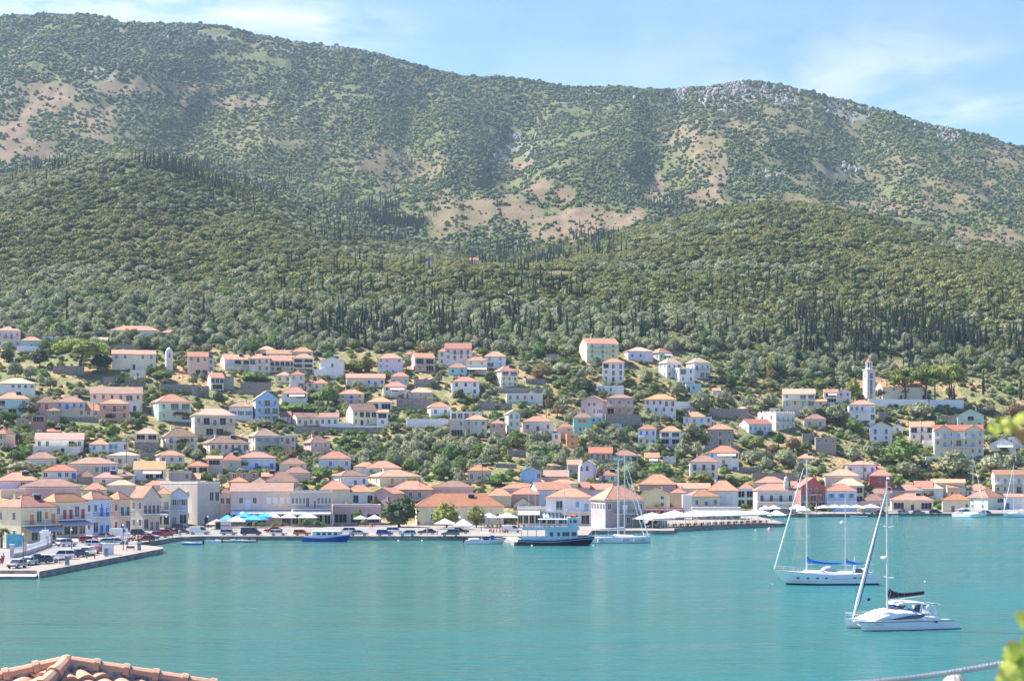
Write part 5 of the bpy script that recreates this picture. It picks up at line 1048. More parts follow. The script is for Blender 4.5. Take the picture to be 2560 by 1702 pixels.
palm('B',300,1520,180,230,'palm tree in front of the cream hipped house'); palm('D',930,260,200,200,'palm tree in the garden left of the yellow hotel'); palm('D',1110,290,160,130,'short palm beside the garden left of the yellow hotel'); palm('M',20,800,250,320,'dark palm cut by the left edge beside the quay'); palm('D',140,610,160,190,'palm tree left of the cream three-storey house'); palm('D',240,600,120,150,'second palm left of the cream three-storey house')
# bougainvillea
a,b=src('B',668,1310); p=at(a,b); r=empty('bougainvillea',p+Vector((0,-.6,0)),0,'magenta bougainvillea climbing the large beige house','shrub'); bm_=crown('flower',np.random.RandomState(3),260,[(0,0,1.2,1.1,1.3),(.2,0,2.8,.9,1.1),(-.1,0,3.9,.7,.8)],.16); link('crown',bm_,r)
# ---------------------------------------------------------------- woodland as stuff (one object each, instanced leaf clumps)
def lowclump(name,leafk,seed,n,sub):
    rng=np.random.RandomState(seed); lobes=[(0,0,.35,.42,.42)]+[(.3*math.cos(a),.3*math.sin(a),.3+.15*rng.rand(),.26+.08*rng.rand(),.28) for a in np.arange(0,6.28,1.26)+rng.rand()]
    return crown(leafk,rng,n,lobes,sub,.85)
def hillclump(seed,leafk):
    """rough shrub: displaced low ball, cheap enough for the far mountain"""
    rng=np.random.RandomState(seed); n=9; m_=5; vs=[(0,0,-.25)];fs=[]
    for i in range(1,m_):
        for j in range(n):
            ph=math.pi*i/m_; t=2*math.pi*(j+.5*(i%2))/n; r=.5*(.72+.5*rng.rand()); vs.append((r*math.sin(ph)*math.cos(t),r*math.sin(ph)*math.sin(t),.28-.55*r*2*math.cos(ph)*.62))
    vs.append((0,0,.62)); T=len(vs)-1
    for j in range(n): fs.append((0,1+(j+1)%n,1+j)); fs.append((T,1+(m_-2)*n+j,1+(m_-2)*n+(j+1)%n))
    for i in range(m_-2):
        for j in range(n):
            a=1+i*n+j; b=1+i*n+(j+1)%n; c=1+(i+1)*n+(j+1)%n; d=1+(i+1)*n+j; fs+= [(a,b,c),(a,c,d)]
    me=bpy.data.meshes.new('crown'); me.from_pydata(vs,[],fs); me.materials.append(LM[leafk]); me.update(); return me
def stuff(name,label,cat,pts,scl,sources,idx=None,zsq=None):
    n=len(pts); me=bpy.data.meshes.new(name); me.vertices.add(n); me.vertices.foreach_set('co',np.asarray(pts,np.float32).ravel()); me.update()
    a=me.attributes.new('scl','FLOAT_VECTOR','POINT'); s3=np.stack([scl[:,0],scl[:,0],scl[:,1]],1).astype(np.float32); a.data.foreach_set('vector',s3.ravel())
    a=me.attributes.new('rot','FLOAT_VECTOR','POINT'); a.data.foreach_set('vector',np.stack([np.zeros(n),np.zeros(n),RS.rand(n)*6.28],1).astype(np.float32).ravel())
    a=me.attributes.new('idx','INT','POINT'); a.data.foreach_set('value',(RS.randint(0,len(sources),n) if idx is None else idx).astype(np.int32))
    o=link(name,me); ng=bpy.data.node_groups.new(name,'GeometryNodeTree'); ng.interface.new_socket('Geometry',in_out='INPUT',socket_type='NodeSocketGeometry'); ng.interface.new_socket('Geometry',in_out='OUTPUT',socket_type='NodeSocketGeometry')
    gi=N(ng,'NodeGroupInput'); go=N(ng,'NodeGroupOutput'); ip_=N(ng,'GeometryNodeInstanceOnPoints'); jn=N(ng,'GeometryNodeJoinGeometry')
    mp=N(ng,'GeometryNodeMeshToPoints'); wire(ng,gi.outputs[0],mp.inputs[0]); wire(ng,mp.outputs[0],ip_.inputs['Points'])
    for s_ in reversed(sources):
        oi=N(ng,'GeometryNodeObjectInfo'); oi.inputs['Object'].default_value=s_; oi.inputs['As Instance'].default_value=True; oi.transform_space='ORIGINAL'; wire(ng,oi.outputs['Geometry'],jn.inputs[0])
    wire(ng,jn.outputs[0],ip_.inputs['Instance']); ip_.inputs['Pick Instance'].default_value=True
    def na(nm,ty,k):
        q=N(ng,'GeometryNodeInputNamedAttribute',data_type=ty); q.inputs[0].default_value=nm; return [x for x in q.outputs if x.enabled and x.name=='Attribute'][0]
    wire(ng,na('idx','INT',0),ip_.inputs['Instance Index']); wire(ng,na('scl','FLOAT_VECTOR',0),ip_.inputs['Scale'])
    e=N(ng,'FunctionNodeEulerToRotation'); wire(ng,na('rot','FLOAT_VECTOR',0),e.inputs[0]); wire(ng,e.outputs[0],ip_.inputs['Rotation'])
    wire(ng,ip_.outputs[0],go.inputs[0]); md=o.modifiers.new('spread','NODES'); md.node_group=ng
    return tag(o,label,cat,None,'stuff')
def srcobj(me,p,name,label,sc,cat='shrub'):
    r=empty(name,p,0,label,cat); c=link('crown',me,r); c.scale=sc; return c
# area-weighted sampling on the terrain grid
def areas(mask):
    dx=(TX[:-1,1:]-TX[:-1,:-1]); dy=(TY[1:,:-1]-TY[:-1,:-1]); dz=(TZ[1:,:-1]-TZ[:-1,:-1]); a=dx*np.sqrt(dy**2+dz**2*.5); return a*mask[:-1,:-1]
def sample(mask,n):
    a=areas(mask).ravel(); a=np.maximum(a,0); cs=np.cumsum(a); k=np.searchsorted(cs,RS.rand(n)*cs[-1]); i=k//(nc-1); j=k%(nc-1); i=np.minimum(i,nr-2)
    u=RS.rand(n); v_=RS.rand(n); f=lambda A:(A[i,j]*(1-u)+A[i,j+1]*u)*(1-v_)+(A[i+1,j]*(1-u)+A[i+1,j+1]*u)*v_
    return np.stack([f(TX),f(TY),f(TZ)],1), f(TP), f(np.asarray(PXG))
noi=fbm(TX/38,TY/38,51,4); noi2=fbm(TX/130,TY/150,61,3)
inr=((PXG>-420)&(PXG<2980)).astype(float)
mount=(TY>1560)*inr; dens=np.clip(1.0-bare*.93-rock*.45,.05,1)*np.clip((noi*1.5+.5*fbm(TX/17,TY/24,141,2)+.36+.35*(1-bare))*2.4,.035,1)
dens*=np.where((TP<330)|(PXG>2600),1,1)
sp,pp,px=sample(mount*dens,135000)
sc=1.9+4.0*RS.rand(len(sp))**1.8; sc*=np.interp(pp,[60,250,500,650],[1.15,1.05,.9,.9]); bigc=fbm(sp[:,0]/90,sp[:,1]/90,91,3)
sc=np.where(RS.rand(len(sc))<.12,sc*1.45,sc); sc=np.where(pp<np.interp(px,skx,sky_)+16,sc*1.15,sc); s2=np.stack([sc*1.05,sc*(1.0+.5*RS.rand(len(sc)))],1); sp[:,2]-=.1*sc
k1=[srcobj(hillclump(i,'maquis3' if i%3 else 'maquis4'),Vector((200-30*i,1400+10*i,ground_z(200-30*i,1400+10*i))),'shrub',('round dark shrub high on the right-hand hill','pale round shrub high on the right-hand hill','wide dark shrub high on the central slope','small dark shrub high on the central slope','pale wide shrub high on the central slope','squat dark shrub high on the central slope')[i],(5,5,4)) for i in range(6)]
# greener / paler patches follow the terrain noise
idx=np.where((bigc+.25*RS.randn(len(sc))+np.where((px<1100)&(pp>270)&(pp<520),.55,-.08)-np.where(pp<250,.25,0))>.12,RS.choice([0,3],len(sc)),RS.choice([1,2,4,5],len(sc)))
stuff('mountain_shrubs','dense maquis shrubs covering the mountain','shrubs',sp,s2,k1,idx)
# near hills: woodland
hill=((TY>860)&(TY<=1600))*inr; dn=np.clip(1.08-bare*1.1,.05,1)*np.clip((noi+.75)*1.6,.25,1)
cl_=[srcobj(lowclump('c','maquis',5,190,.07),Vector((-60,1180,ground_z(-60,1180))),'shrub','dense dark oak bush on the wooded central hill',(6,6,5)),srcobj(lowclump('c','maquis2',8,190,.07),Vector((-85,1190,ground_z(-85,1190))),'shrub','paler oak bush on the wooded central hill',(6,6,5)),srcobj(lowclump('c','olive',9,170,.07),Vector((-110,1170,ground_z(-110,1170))),'shrub','grey-green olive bush on the wooded central hill',(6,6,5))]
sp,pp,px=sample(hill*dn,40000); sc=RS.uniform(2.8,6.8,len(sp)); big=fbm(sp[:,0]/90,sp[:,1]/90,12,4)*1.4+.22*RS.randn(len(sp)); idx=np.where(big>.28,1,np.where((big<-.42)|((sp[:,1]<1000)&(RS.rand(len(sp))<.25)),2,0)); sp[:,2]-=.25
kp=~(((np.abs(px-1072)<14)|(np.abs(px-1185)<17))&(pp>655)&(pp<676)); sp=sp[kp]; sc=sc[kp]; idx=idx[kp]
stuff('hill_woodland','thick oak and olive woodland covering the lower hills','woodland',sp,np.stack([sc,sc*(.72+.35*RS.rand(len(sc)))],1),cl_,idx)
# trees just above the town, denser and olive-like
band=((TY>700)&(TY<=900)&((TP<885)|((PXG>1820)&(TP<945))))*inr; ol=[t[0].children[0] for t in TREES if t[1]=='olive'][:3]+[t[0].children[0] for t in TREES if t[1]=='dark'][:1]+[t[0].children[0] for t in TREES if t[1]=='green'][:1]
sp,pp,px=sample(band*np.clip((noi+.7)*1.5,.15,1),3600); keep=np.array([not boxhit(a,b,5,9,y) for a,b,y in zip(px,pp,sp[:,1])]); sp=sp[keep]; sc=RS.uniform(3.8,7,len(sp)); sp[:,2]-=.5
stuff('olive_belt','belt of olive and mixed trees between the town and the wood','woodland',sp,np.stack([sc,sc*(.8+.3*RS.rand(len(sc)))],1),ol,np.where(RS.rand(len(sp))<.72,RS.randint(0,3,len(sp)),RS.randint(3,5,len(sp))))
# far cypresses
cz=np.zeros_like(TX)
for x,y,rx,ry,a in [(600,480,170,50,.8),(430,440,110,34,1.8),(985,548,80,52,4.5),(820,560,170,50,.45),(60,430,110,40,.45),(900,720,260,60,.25),(1300,640,120,50,.8),(1250,770,380,55,.45),(1100,840,330,40,1.2),(1650,800,260,70,.45),(2350,850,360,75,2.6),(2000,840,130,50,1.2),(2200,780,420,70,.25),(1650,505,60,22,.8),(1480,620,80,40,.5),(1850,750,120,50,.4),(1200,545,50,60,.05)]:
    cz=np.maximum(cz,a*np.clip(1.3-np.sqrt(((PXG-x)/rx)**2+((TP-y)/ry)**2),0,1))
sp,pp,px=sample(cz*inr*(TY>690)*np.clip((fbm(TX/34,TY/40,71,3)+.02)*3.2,.012,1),3000); keep=np.array([not boxhit(a,b,3,9,y) for a,b,y in zip(px,pp,sp[:,1])]); sp=sp[keep]; hh=RS.uniform(7,14.5,len(sp)); sp[:,2]-=.4
cs=[t[0].children[0] for t in TREES if t[1]=='cypress'][:5]
stuff('cypress_woods','countless slim cypresses standing over the lower hills','woodland',sp,np.stack([hh*.55,hh],1),cs)
# undergrowth in the town
tm_=((TY>455)&(TY<850)&(TP>840))*inr*np.clip((noi+.3)*2,.1,1); bs_=[t[0].children[0] for t in TREES if t[1]=='green'][:2]+[t[0].children[0] for t in TREES if t[1]=='olive'][:2]+[t[0].children[0] for t in TREES if t[1]=='yellow'][:1]
sp,pp,px=sample(tm_,12000); keep=np.array([not boxhit(a,b,1.5,3,y,-99) for a,b,y in zip(px,pp,sp[:,1])]); sp=sp[keep]; sc=RS.uniform(.9,3.4,len(sp)); sp[:,2]-=.2
stuff('undergrowth','low bushes and weeds between the houses','bushes',sp,np.stack([sc*1.2,sc*.8],1),bs_)
# limestone crags as a rocky cover
sp,pp,px=sample((TY>1900)*inr*np.clip(rock-.3,0,1)*np.clip(noi+.2,0,1),2200)
rm=bpy.data.meshes.new('boulder'); hc=hillclump(77,'maquis'); hc.materials.clear(); hc.materials.append(mat('limestone',(.34,.32,.29),.95,.25,.15,bump=.5,coord='Position')); r_=empty('boulder',Vector((225,1405,ground_z(225,1405))),0,'pale limestone boulder on the right-hand hill','rock'); rc_=link('stone',hc,r_); rc_.scale=(4,4,5)
sc=RS.uniform(1.5,6.5,len(sp)); sp[:,2]-=sc*.2; stuff('limestone_crags','pale limestone crags breaking through near the skyline','rocks',sp,np.stack([sc,sc*(1.2+1.4*RS.rand(len(sc)))],1),[rc_])
# ---------------------------------------------------------------- boats
def hull(L,B,fb,fm,fs,draft,body,boot,rake=.5,srake=.3,transom=.7,n=16,zb=.12,full=.42,stripe=None,bulge=1.0):
    mb=MB(); rings=[]; sec=[0,.45,1,1,1]; 
    for i in range(n+1):
        t=i/n; sh=(1-(1-min(t/full,1))**2.2) if t<full else 1-(1-transom)*((t-full)/(1-full))**1.8
        z1=fb+(fm-fb)*min(t/.55,1)**1.2 if t<.55 else fm+(fs-fm)*((t-.55)/.45)**1.5
        bd=B/2*max(sh,.015); bw=bd*(.55+.40*min(1,t*2.2))*bulge; bw=min(bw,bd)
        pts=[]
        for (y,z) in ((0,-draft*(1-.6*abs(t-.5))),(bw*.7,-draft*.35),(bw,0),(bw+(bd-bw)*.15,zb),(bw+(bd-bw)*.7,z1*.6),(bd,z1*.86),(bd,z1)):
            fr=max(z,-draft)/z1 ; x=L*t+ (rake*(1-fr) if t<.5 else 0)*(1-t*2 if t<.5 else 0) + (-srake*(1-fr)*((t-.5)*2) if t>.5 else 0); pts.append((x,y,z))
        rings.append(pts)
    K=len(rings[0]); 
    for s in(1,-1):
        vs=[(x,s*y,z) for r_ in rings for x,y,z in r_]
        for k in range(K-1):
            mt=boot if k<3 else (stripe if (stripe and k==5) else body)
            fs=[(i*K+k,i*K+k+1,(i+1)*K+k+1,(i+1)*K+k) for i in range(n)]
            mb.add(vs,[f if s>0 else f[::-1] for f in fs],mt)
    e=rings[-1]; mb.add([(x,y,z) for x,y,z in e]+[(x,-y,z) for x,y,z in e[::-1]],[tuple(range(2*K))],body)
    dk=[(r_[-1][0],r_[-1][1]-.02,r_[-1][2]-.04) for r_ in rings]; vs=dk+[(x,-y,z) for x,y,z in dk]; mb.add(vs,[(i,i+1,n+2+i,n+1+i) for i in range(n)],body)
    return mb,rings
def rail(rings,h,mt,step=2,inset=.08):
    mb=MB()
    for s in(1,-1):
        top=[]
        for i in range(0,len(rings)):
            x,y,z=rings[i][-1]; top.append((x,s*max(0,y-inset),z+h))
            if i%step==0: mb.tube([(x,s*max(0,y-inset),z),(x,s*max(0,y-inset),z+h)],.016,mt,4)
        mb.tube(top,.012,mt,4); mb.tube([(a,b,c-h*.45) for a,b,c in top],.008,mt,4)
    return mb
def rod(mb,a,b,r,mt,n=6): mb.tube([a,b],r,mt,n)
SAILW=mat('rolled_sail_white',(.78,.78,.80),.8,.05,2); NAVY=mat('navy_canvas',(.03,.03,.10),.8,.2,2); BLK=mat('black_canvas',(.02,.025,.03),.7,.2,2); BOOT=mat('navy_antifouling',(.015,.02,.07),.5,.1,2); TEAK=mat('pale_teak_deck',(.42,.34,.26),.8,.1,2,stretch=(1,8,1)); SBLUE=mat('sail_cover_blue',(.01,.15,.55),.7,.12,2); SMOKE=mat('smoked_glass',(.03,.03,.06),.1,.1,2,spec=.7)
RIG=mat('steel_rigging',(.45,.46,.47),.4,.05,2,metal=.5)
# catamaran
pb=Vector((882/F*167.5,167.5,0)); ps=Vector(((2390.5-CX)/F*170.5,170.5,0)); th=math.atan2(ps.y-pb.y,ps.x-pb.x)
r=empty('catamaran',pb,th,'large white catamaran at anchor with black sail cover and furled navy-edged jib','catamaran')
def cathull(y,nm='hull'):
    mb,rg=hull(10.9,1.5,1.02,1.0,.98,.35,BOATW,BOOT,.35,-.9,.85,zb=.06,full=.35); 
    mb.v=[(x-.35,yy+y,z) for x,yy,z in mb.v]; o=mb.build(nm,r,smooth=False); return o,rg
h1,rg=cathull(.6); h2,_=cathull(3.9)
sl=MB(); sl.tube([(i[-1][0]-.35,-i[-1][1]+.6-.015,i[-1][2]-.1) for i in rg],.035,shmat('navy'),5); sl.build('sheer_stripe',h1)
text('C Change',.42,(1.25,-.19,.62),(R(90),0,R(-3)),shmat('grey'),h1)
pw=MB(); pw.box(8.15,8.5,-.2,-.13,.72,.88,SMOKE); pw.build('porthole',h1)
d=MB(); d.box(1.6,9.0,.9,3.6,.62,1.08,BOATW); d.prism([(-.1,.85),(1.8,.8),(1.8,1.05),(-.1,1.0)],'y',2.1,2.4,BOATW); d.build('bridge_deck',r)
cr=MB(); prof=[(1.2,1.06),(2.0,1.45),(3.2,1.92),(4.6,2.12),(5.8,2.05),(6.9,1.75),(7.4,1.1)]
def loft(mb,prof,ya,yb,inn,mt,z0):
    n=len(prof); k=[]
    for (x,z) in prof: f=max(0,(z-z0)); k.append([(x,ya,z0),(x,ya+inn*min(1,f)*.35,z0+f*.72),(x,ya+inn*min(1,f)+.12,z),(x,yb-inn*min(1,f)-.12,z),(x,yb-inn*min(1,f)*.35,z0+f*.72),(x,yb,z0)])
    vs=[p for q in k for p in q]; fs=[(i*6+j,i*6+j+1,(i+1)*6+j+1,(i+1)*6+j) for i in range(n-1) for j in range(5)]; fs+=[tuple(range(6)),tuple(range((n-1)*6,n*6))[::-1]]; mb.add(vs,fs,mt)
loft(cr,prof,.15,4.35,.5,BOATW,1.0); cr.build('coachroof',r)
wn=MB()
for a,b in (((1.3,.12,1.12),(7.35,.12,1.20)),): wn.add([(1.5,.10,1.16),(3.4,.11,1.22),(5.2,.16,1.50),(7.25,.14,1.66),(7.0,.09,1.36),(6.4,.08,1.18),(3.4,.08,1.12),(1.5,.08,1.12)],[tuple(range(8))],SMOKE)
wn.add([(1.55,.42,1.33),(2.1,.62,1.55),(3.0,.45,1.56),(3.25,.24,1.40),(2.8,.2,1.25)],[(0,1,2,3,4)],SMOKE); wn.build('window',r)
ht=MB(); loft(ht,[(4.5,2.75),(4.8,2.85),(6.2,2.95),(7.6,2.8),(7.9,2.62)],1.0,3.6,.5,BOATW,2.55); ht.build('hardtop',r)
ws=MB(); ws.prism([(4.2,2.05),(5.0,2.05),(5.5,2.6),(4.75,2.6)],'y',1.05,3.5,SMOKE); ws.prism([(5.4,2.05),(6.6,1.75),(7.0,1.75),(7.2,2.6),(6.7,2.6),(6.3,2.0),(5.5,2.35)],'y',1.0,1.1,SMOKE); ws.prism([(6.9,1.3),(7.2,1.3),(7.5,2.7),(7.2,2.7)],'y',1.0,1.12,BOATW);ws.prism([(5.3,2.05),(5.5,2.05),(5.95,2.6),(5.75,2.6)],'y',.98,1.06,BOATW); ws.build('windscreen',r)
mz=15.7; mx=3.9; ms=MB(); ms.tube([(mx,2.25,2.0),(mx-.02,2.25,8),(mx-.08,2.25,mz)],[.13,.12,.09],METAL,8)
for z in (5.4,10.8): rod(ms,(mx,2.25,z),(mx+.15,1.15,z+.1),.035,METAL); rod(ms,(mx,2.25,z),(mx+.15,3.35,z+.1),.035,METAL)
m_=ms.build('mast',r); rd=MB(); rd.ball((mx-.42,2.25,7.55),.34,WHITE,10,.55); rd.box(mx-.42,mx,2.2,2.3,7.38,7.44,METAL); rd.build('radar_dome',m_); rd=MB(); rd.ball((mx+.1,2.25,mz+.3),.22,WHITE,8,.6); rod(rd,(mx-.1,2.25,mz),(mx-.1,2.25,mz+.9),.02,METAL); rd.build('masthead_instruments',m_)
jb=MB(); a=Vector((-.15,2.25,1.15)); b=Vector((mx-.2,2.25,14.4)); jb.tube([a,a.lerp(b,.15),a.lerp(b,.6),b],[.08,.19,.12,.05],SAILW,8); o=Vector((.22,0,-.03)); jb.tube([a+o*.3,a.lerp(b,.15)+o,a.lerp(b,.6)+o*.6,b],[.04,.12,.09,.04],NAVY,6); jb.build('furled_jib',r)
bm=MB(); bm.tube([(mx+.1,2.25,3.15),(8.4,2.1,3.5)],[.13,.11],METAL,8); b_=bm.build('boom',r)
sc=MB(); pts=[(mx+.15,2.25,3.75),(4.6,2.24,3.62),(5.6,2.2,3.52),(7,2.15,3.62),(8.2,2.1,3.78)]; sc.tube(pts,[.5,.34,.24,.22,.15],BLK,8); sc.build('sail_cover',b_)
rg_=MB()
for e in ((8.9,2.25,1.1),(5.2,.2,1.05),(5.2,4.3,1.05),(8.3,2.1,3.7),(6.6,2.15,3.8)): rod(rg_,(mx-.05,2.25,mz-.4),e,.011,RIG,4)
rod(rg_,(mx+.15,1.15,5.5),(4.9,.2,1.1),.011,RIG,4); rod(rg_,(.0,2.25,.8),(.8,.6,-.1),.03,SAILW,5); rod(rg_,(.8,.3,.9),(.75,.35,-.3),.035,SAILW,5); rg_.build('rigging',r)
pr=MB()
for y in (.35,4.1):
    pr.tube([(-.1,y,1.02),(-.15,y,1.65),(1.6,y,1.68),(3.2,y-.05,1.68),(3.25,y,1.1)],.02,METAL,4); pr.tube([(-.1,y,1.35),(3.2,y,1.4)],.014,METAL,4)
    for x in (1.5,4.8,6.6,8.3): rod(pr,(x,y-.15,1.0),(x,y-.15,1.6),.015,METAL,4)
pr.tube([(-.15,.35,1.65),(-.15,4.1,1.65)],.02,METAL,4); pr.build('guard_rail',r)
dg=MB(); M_=Matrix.Translation((8.35,2.2,1.95))@Matrix.Rotation(R(16),4,'Y'); vs=[]
for y in(-1.5,1.5): pass
dg.tube([M_@Vector((-.45,-1.5,.1)),M_@Vector((-.5,0,.25)),M_@Vector((-.45,1.4,.1))],.3,BOATW,8); dg.tube([M_@Vector((.45,-1.5,-.1)),M_@Vector((.5,0,0)),M_@Vector((.45,1.4,-.1))],.3,BOATW,8); dg.box(-.45,.45,-1.4,1.3,-.1,.32,BOATW,M_); dg.build('dinghy',r)
dv=MB(); dv.tube([(7.9,.8,1.2),(8.6,.8,2.5),(9.5,.8,2.55)],.03,METAL,5);dv.tube([(7.9,3.6,1.2),(8.6,3.6,2.5),(9.5,3.6,2.55)],.03,METAL,5);dv.tube([(9.45,.8,2.55),(9.45,3.6,2.55)],.03,METAL,5);dv.tube([(8.6,.8,2.5),(8.6,3.6,2.5)],.03,METAL,5);dv.box(8.7,9.3,1,1.6,2.52,2.58,SMOKE);dv.tube([(7.6,.9,1.2),(7.6,.9,4.9)],.02,METAL,4);dv.ball((7.6,.9,5.0),.1,WHITE,6); dv.build('davits',r)
ab=MB(); ab.ball((1.75,2.4,3.15),.2,BLK,8); rod(ab,(1.75,2.4,3.2),(1.2,2.3,5.6),.008,RIG,4); ab.build('anchor_ball',r)
# ketch
pb=Vector(((1933.7-CX)/F*236,236,0)); r=empty('ketch',pb,R(1.5),'white two-masted sailing ketch at anchor with bright blue sail covers','sailing boat')
mb,rg=hull(14.6,3.9,2.15,1.42,1.75,.4,BOATW,BOOT,1.9,-.9,.6,18,.22); hl=mb.build('hull',r)
pw=MB()
for x in (3.3,4.75,6.1,7.4,11.7,12.7):
    t=x/14.6; i=min(int(t*18),17); y=rg[i][4][1]*.5+rg[i][5][1]*.5+.03; pw.box(x-.2,x+.2,-y-.04,-y+.12,.95,1.11,DARK)
pw.build('porthole',hl); st=MB(); st.tube([(i[4][0],-i[4][1]-.02,i[4][2]+.02) for i in rg[10:]],.02,shmat('grey'),4); st.tube([(i[-1][0],-i[-1][1],i[-1][2]) for i in rg],.04,TEAK,5); st.tube([(i[-1][0],i[-1][1],i[-1][2]) for i in rg],.04,TEAK,5); st.build('toe_rail',hl)
cb=MB(); loft(cb,[(4.2,1.75),(4.8,2.0),(7.5,2.0),(8.4,1.9),(11.5,1.9),(11.8,1.5)],-1.2,1.2,.3,BOATW,1.35); cb.build('coachroof',r)
dh=MB(); loft(dh,[(7.0,1.95),(7.5,2.5),(8.3,2.72),(8.9,2.45),(9.5,1.9)],-.85,.85,.12,GREYC,1.8); dh.build('spray_hood',r); rail(rg,.62,METAL).build('guard_rail',r)
def mast(parent,x,z0,z1,rr_,spr,name='mast'):
    ms=MB(); ms.tube([(x,0,z0),(x-.02,0,z1)],[rr_,rr_*.75],METAL,8)
    for z in spr: rod(ms,(x,-.95,z),(x,.95,z),.03,METAL)
    return ms.build(name,parent)
mm=mast(r,4.95,1.4,18.4,.14,(7.2,12.2)); mi=mast(r,10.7,1.5,12.7,.10,(8.2,))
an=MB(); rod(an,(4.93,0,18.4),(4.93,0,19.4),.02,METAL,4); an.build('antenna',mm); rd=MB(); rd.ball((10.15,0,9.1),.3,WHITE,10,.8); rod(rd,(10.15,0,8.9),(10.7,0,8.9),.03,METAL); rd.build('radar_dome',mi)
for x0,z0,x1,z1,a,nm in ((4.95,3.1,10.2,3.05,.0,'boom'),(10.7,3.0,13.9,3.0,0,'mizzen_boom')):
    bm=MB(); bm.tube([(x0,0,z0-.1),(x1,.2,z1-.1)],.08,METAL,6); b_=bm.build(nm,r); sc=MB(); k=1 if x0<6 else .75
    sc.tube([(x0,0,z0+.95*k),(x0+.12,0,z0+.55*k),(x0+.5,.02,z0+.32*k),(x0+1.3,.05,z0+.15),(x0*.5+x1*.5,.1,z0+.02),(x1-.5,.2,z1),(x1,.2,z1)],[.14*k,.30*k,.34*k,.26*k,.2*k,.18*k,.12*k],SBLUE,8); sc.build('sail_cover',b_)
jb=MB(); a=Vector((.15,0,2.3)); b=Vector((4.5,0,17.2)); jb.tube([a,a.lerp(b,.2),a.lerp(b,.8),b],[.07,.12,.085,.04],SAILW,8); jb.build('furled_jib',r)
rgm=MB()
for p,e in (((4.95,0,18.2),(10.7,0,12.6)),((4.95,0,12.2),(2.4,0,1.7)),((4.95,.95,12.2),(5.2,1.8,1.5)),((4.95,-.95,12.2),(5.2,-1.8,1.5)),((4.95,-.95,7.2),(5.6,-1.8,1.5)),((10.7,0,12.5),(14.4,0,1.8)),((10.7,-.9,8.2),(11,-1.6,1.6)),((10.7,.9,8.2),(11,1.6,1.6)),((.2,0,1.9),(.6,-.1,-.2))): rod(rgm,p,e,.011,RIG,4)
rgm.build('rigging',r)
sx_=MB(); sx_.prism([(11.9,1.8),(12.5,1.8),(12.15,4.0)],'y',.5,.6,BOATW); sx_.box(12.0,13.0,-.9,-.5,1.7,2.35,NAVY); sx_.lathe([(.28,0),(.28,.12)],METAL,10,(0,0)); sx_.box(13.1,14.0,-1.0,.9,1.75,2.3,WHITE); sx_.tube([(13.0,-1,1.7),(13.1,-1,3.0),(14.9,-1,3.05)],.03,METAL,4); sx_.tube([(13.0,1,1.7),(13.1,1,3.0),(14.9,1,3.05)],.03,METAL,4); sx_.build('stern_gear',r)
# caique ferry
BL2=mat('pale_blue_boat_paint',(.45,.62,.72),.5,.06,1.5); NVH=mat('dark_navy_hull',(.012,.02,.07),.4,.1,2)
pw_=G(1483,1363,0); a=G(1304,1363,0); r=empty('passenger_boat',pw_+Vector((.6,1.5,0)),R(180),'pale blue double-deck excursion boat with dark navy hull and orange life raft','boat')
mb,rg=hull(17.2,4.6,2.0,1.2,1.4,.5,NVH,NVH,1.3,-.6,.7,18,.2,.4,NVH); h_=mb.build('hull',r)
stp=MB(); stp.tube([(i[-1][0],i[-1][1]+.02,i[-1][2]-.45) for i in rg],.05,WHITE,4); stp.tube([(i[-1][0],i[-1][1]+.02,i[-1][2]-.02) for i in rg],.06,BL2,4); stp.build('rubbing_strake',h_)
lc=MB(); lc.box(4.1,11.0,-1.9,1.9,1.2,3.45,BL2); lc.box(3.7,16.4,-2.1,2.1,3.45,3.6,BL2); lc.box(3.7,16.4,2.05,2.1,3.6,4.1,BL2); lc.box(3.7,16.4,-2.1,-2.05,3.6,4.1,BL2); lc.box(11,16.6,1.85,2.0,1.3,2.1,BL2); lc.box(16.3,16.4,-2.1,2.1,3.6,4.1,BL2); lc.build('cabin',r)
for x,w_ in ((4.9,1.1),(6.7,1.6),(8.3,.6),(9.9,.7)):
    q=MB(); q.box(x-w_/2,x+w_/2,1.9,1.93,2.1,3.0,SMOKE); q.build('window',r)
wh=MB(); wh.box(3.9,6.2,-1.2,1.2,3.6,6.05,BL2); wh.box(3.7,6.4,-1.35,1.35,6.05,6.2,BL2); w2=wh.build('wheelhouse',r); q=MB(); q.box(4.3,5.0,1.2,1.24,5.0,5.7,SMOKE); q.box(5.4,5.8,1.2,1.24,5.0,5.6,SMOKE); q.box(3.86,3.9,-1,1,5.0,5.7,SMOKE); q.build('window',w2)
lr=MB(); lr.tube([(4.4,0,6.45),(5.6,0,6.45)],.33,mat('life_raft_orange',(.75,.15,.04),.5),8); lr.build('life_raft',r)
cp=MB(); cp.box(6.4,12.8,-1.9,1.9,5.75,5.85,CANVAS); c_=cp.build('deck_awning',r); po=MB()
for x in (7,9,11,12.6):
    for y in(-1.85,1.85): rod(po,(x,y,3.6),(x,y,5.75),.035,WHITE,5)
po.build('awning_posts',c_)
ps_=MB()
for x in (11.2,13.2,15.2,16.5):
    for y in(-1.9,1.9): rod(ps_,(x,y,1.4),(x,y,3.45),.06,BL2,5)
ps_.build('deck_posts',r); rl=MB()
for y in(-2.05,2.05):
    rl.tube([(3.8,y,4.6),(16.4,y,4.6)],.02,METAL,4)
    for i in range(12): rod(rl,(3.9+i*1.13,y,4.1),(3.9+i*1.13,y,4.6),.015,METAL,4)
rl.build('guard_rail',r); ms=MB(); rod(ms,(6.9,0,5.8),(6.9,0,13.2),.09,METAL); rod(ms,(6.9,-.7,9.5),(6.9,.7,9.5),.04,METAL); ms.lathe([(.01,7.6),(.22,7.7),(.22,8.0),(.01,8.1)],WHITE,8,(6.5,0)); ms.build('mast',r)
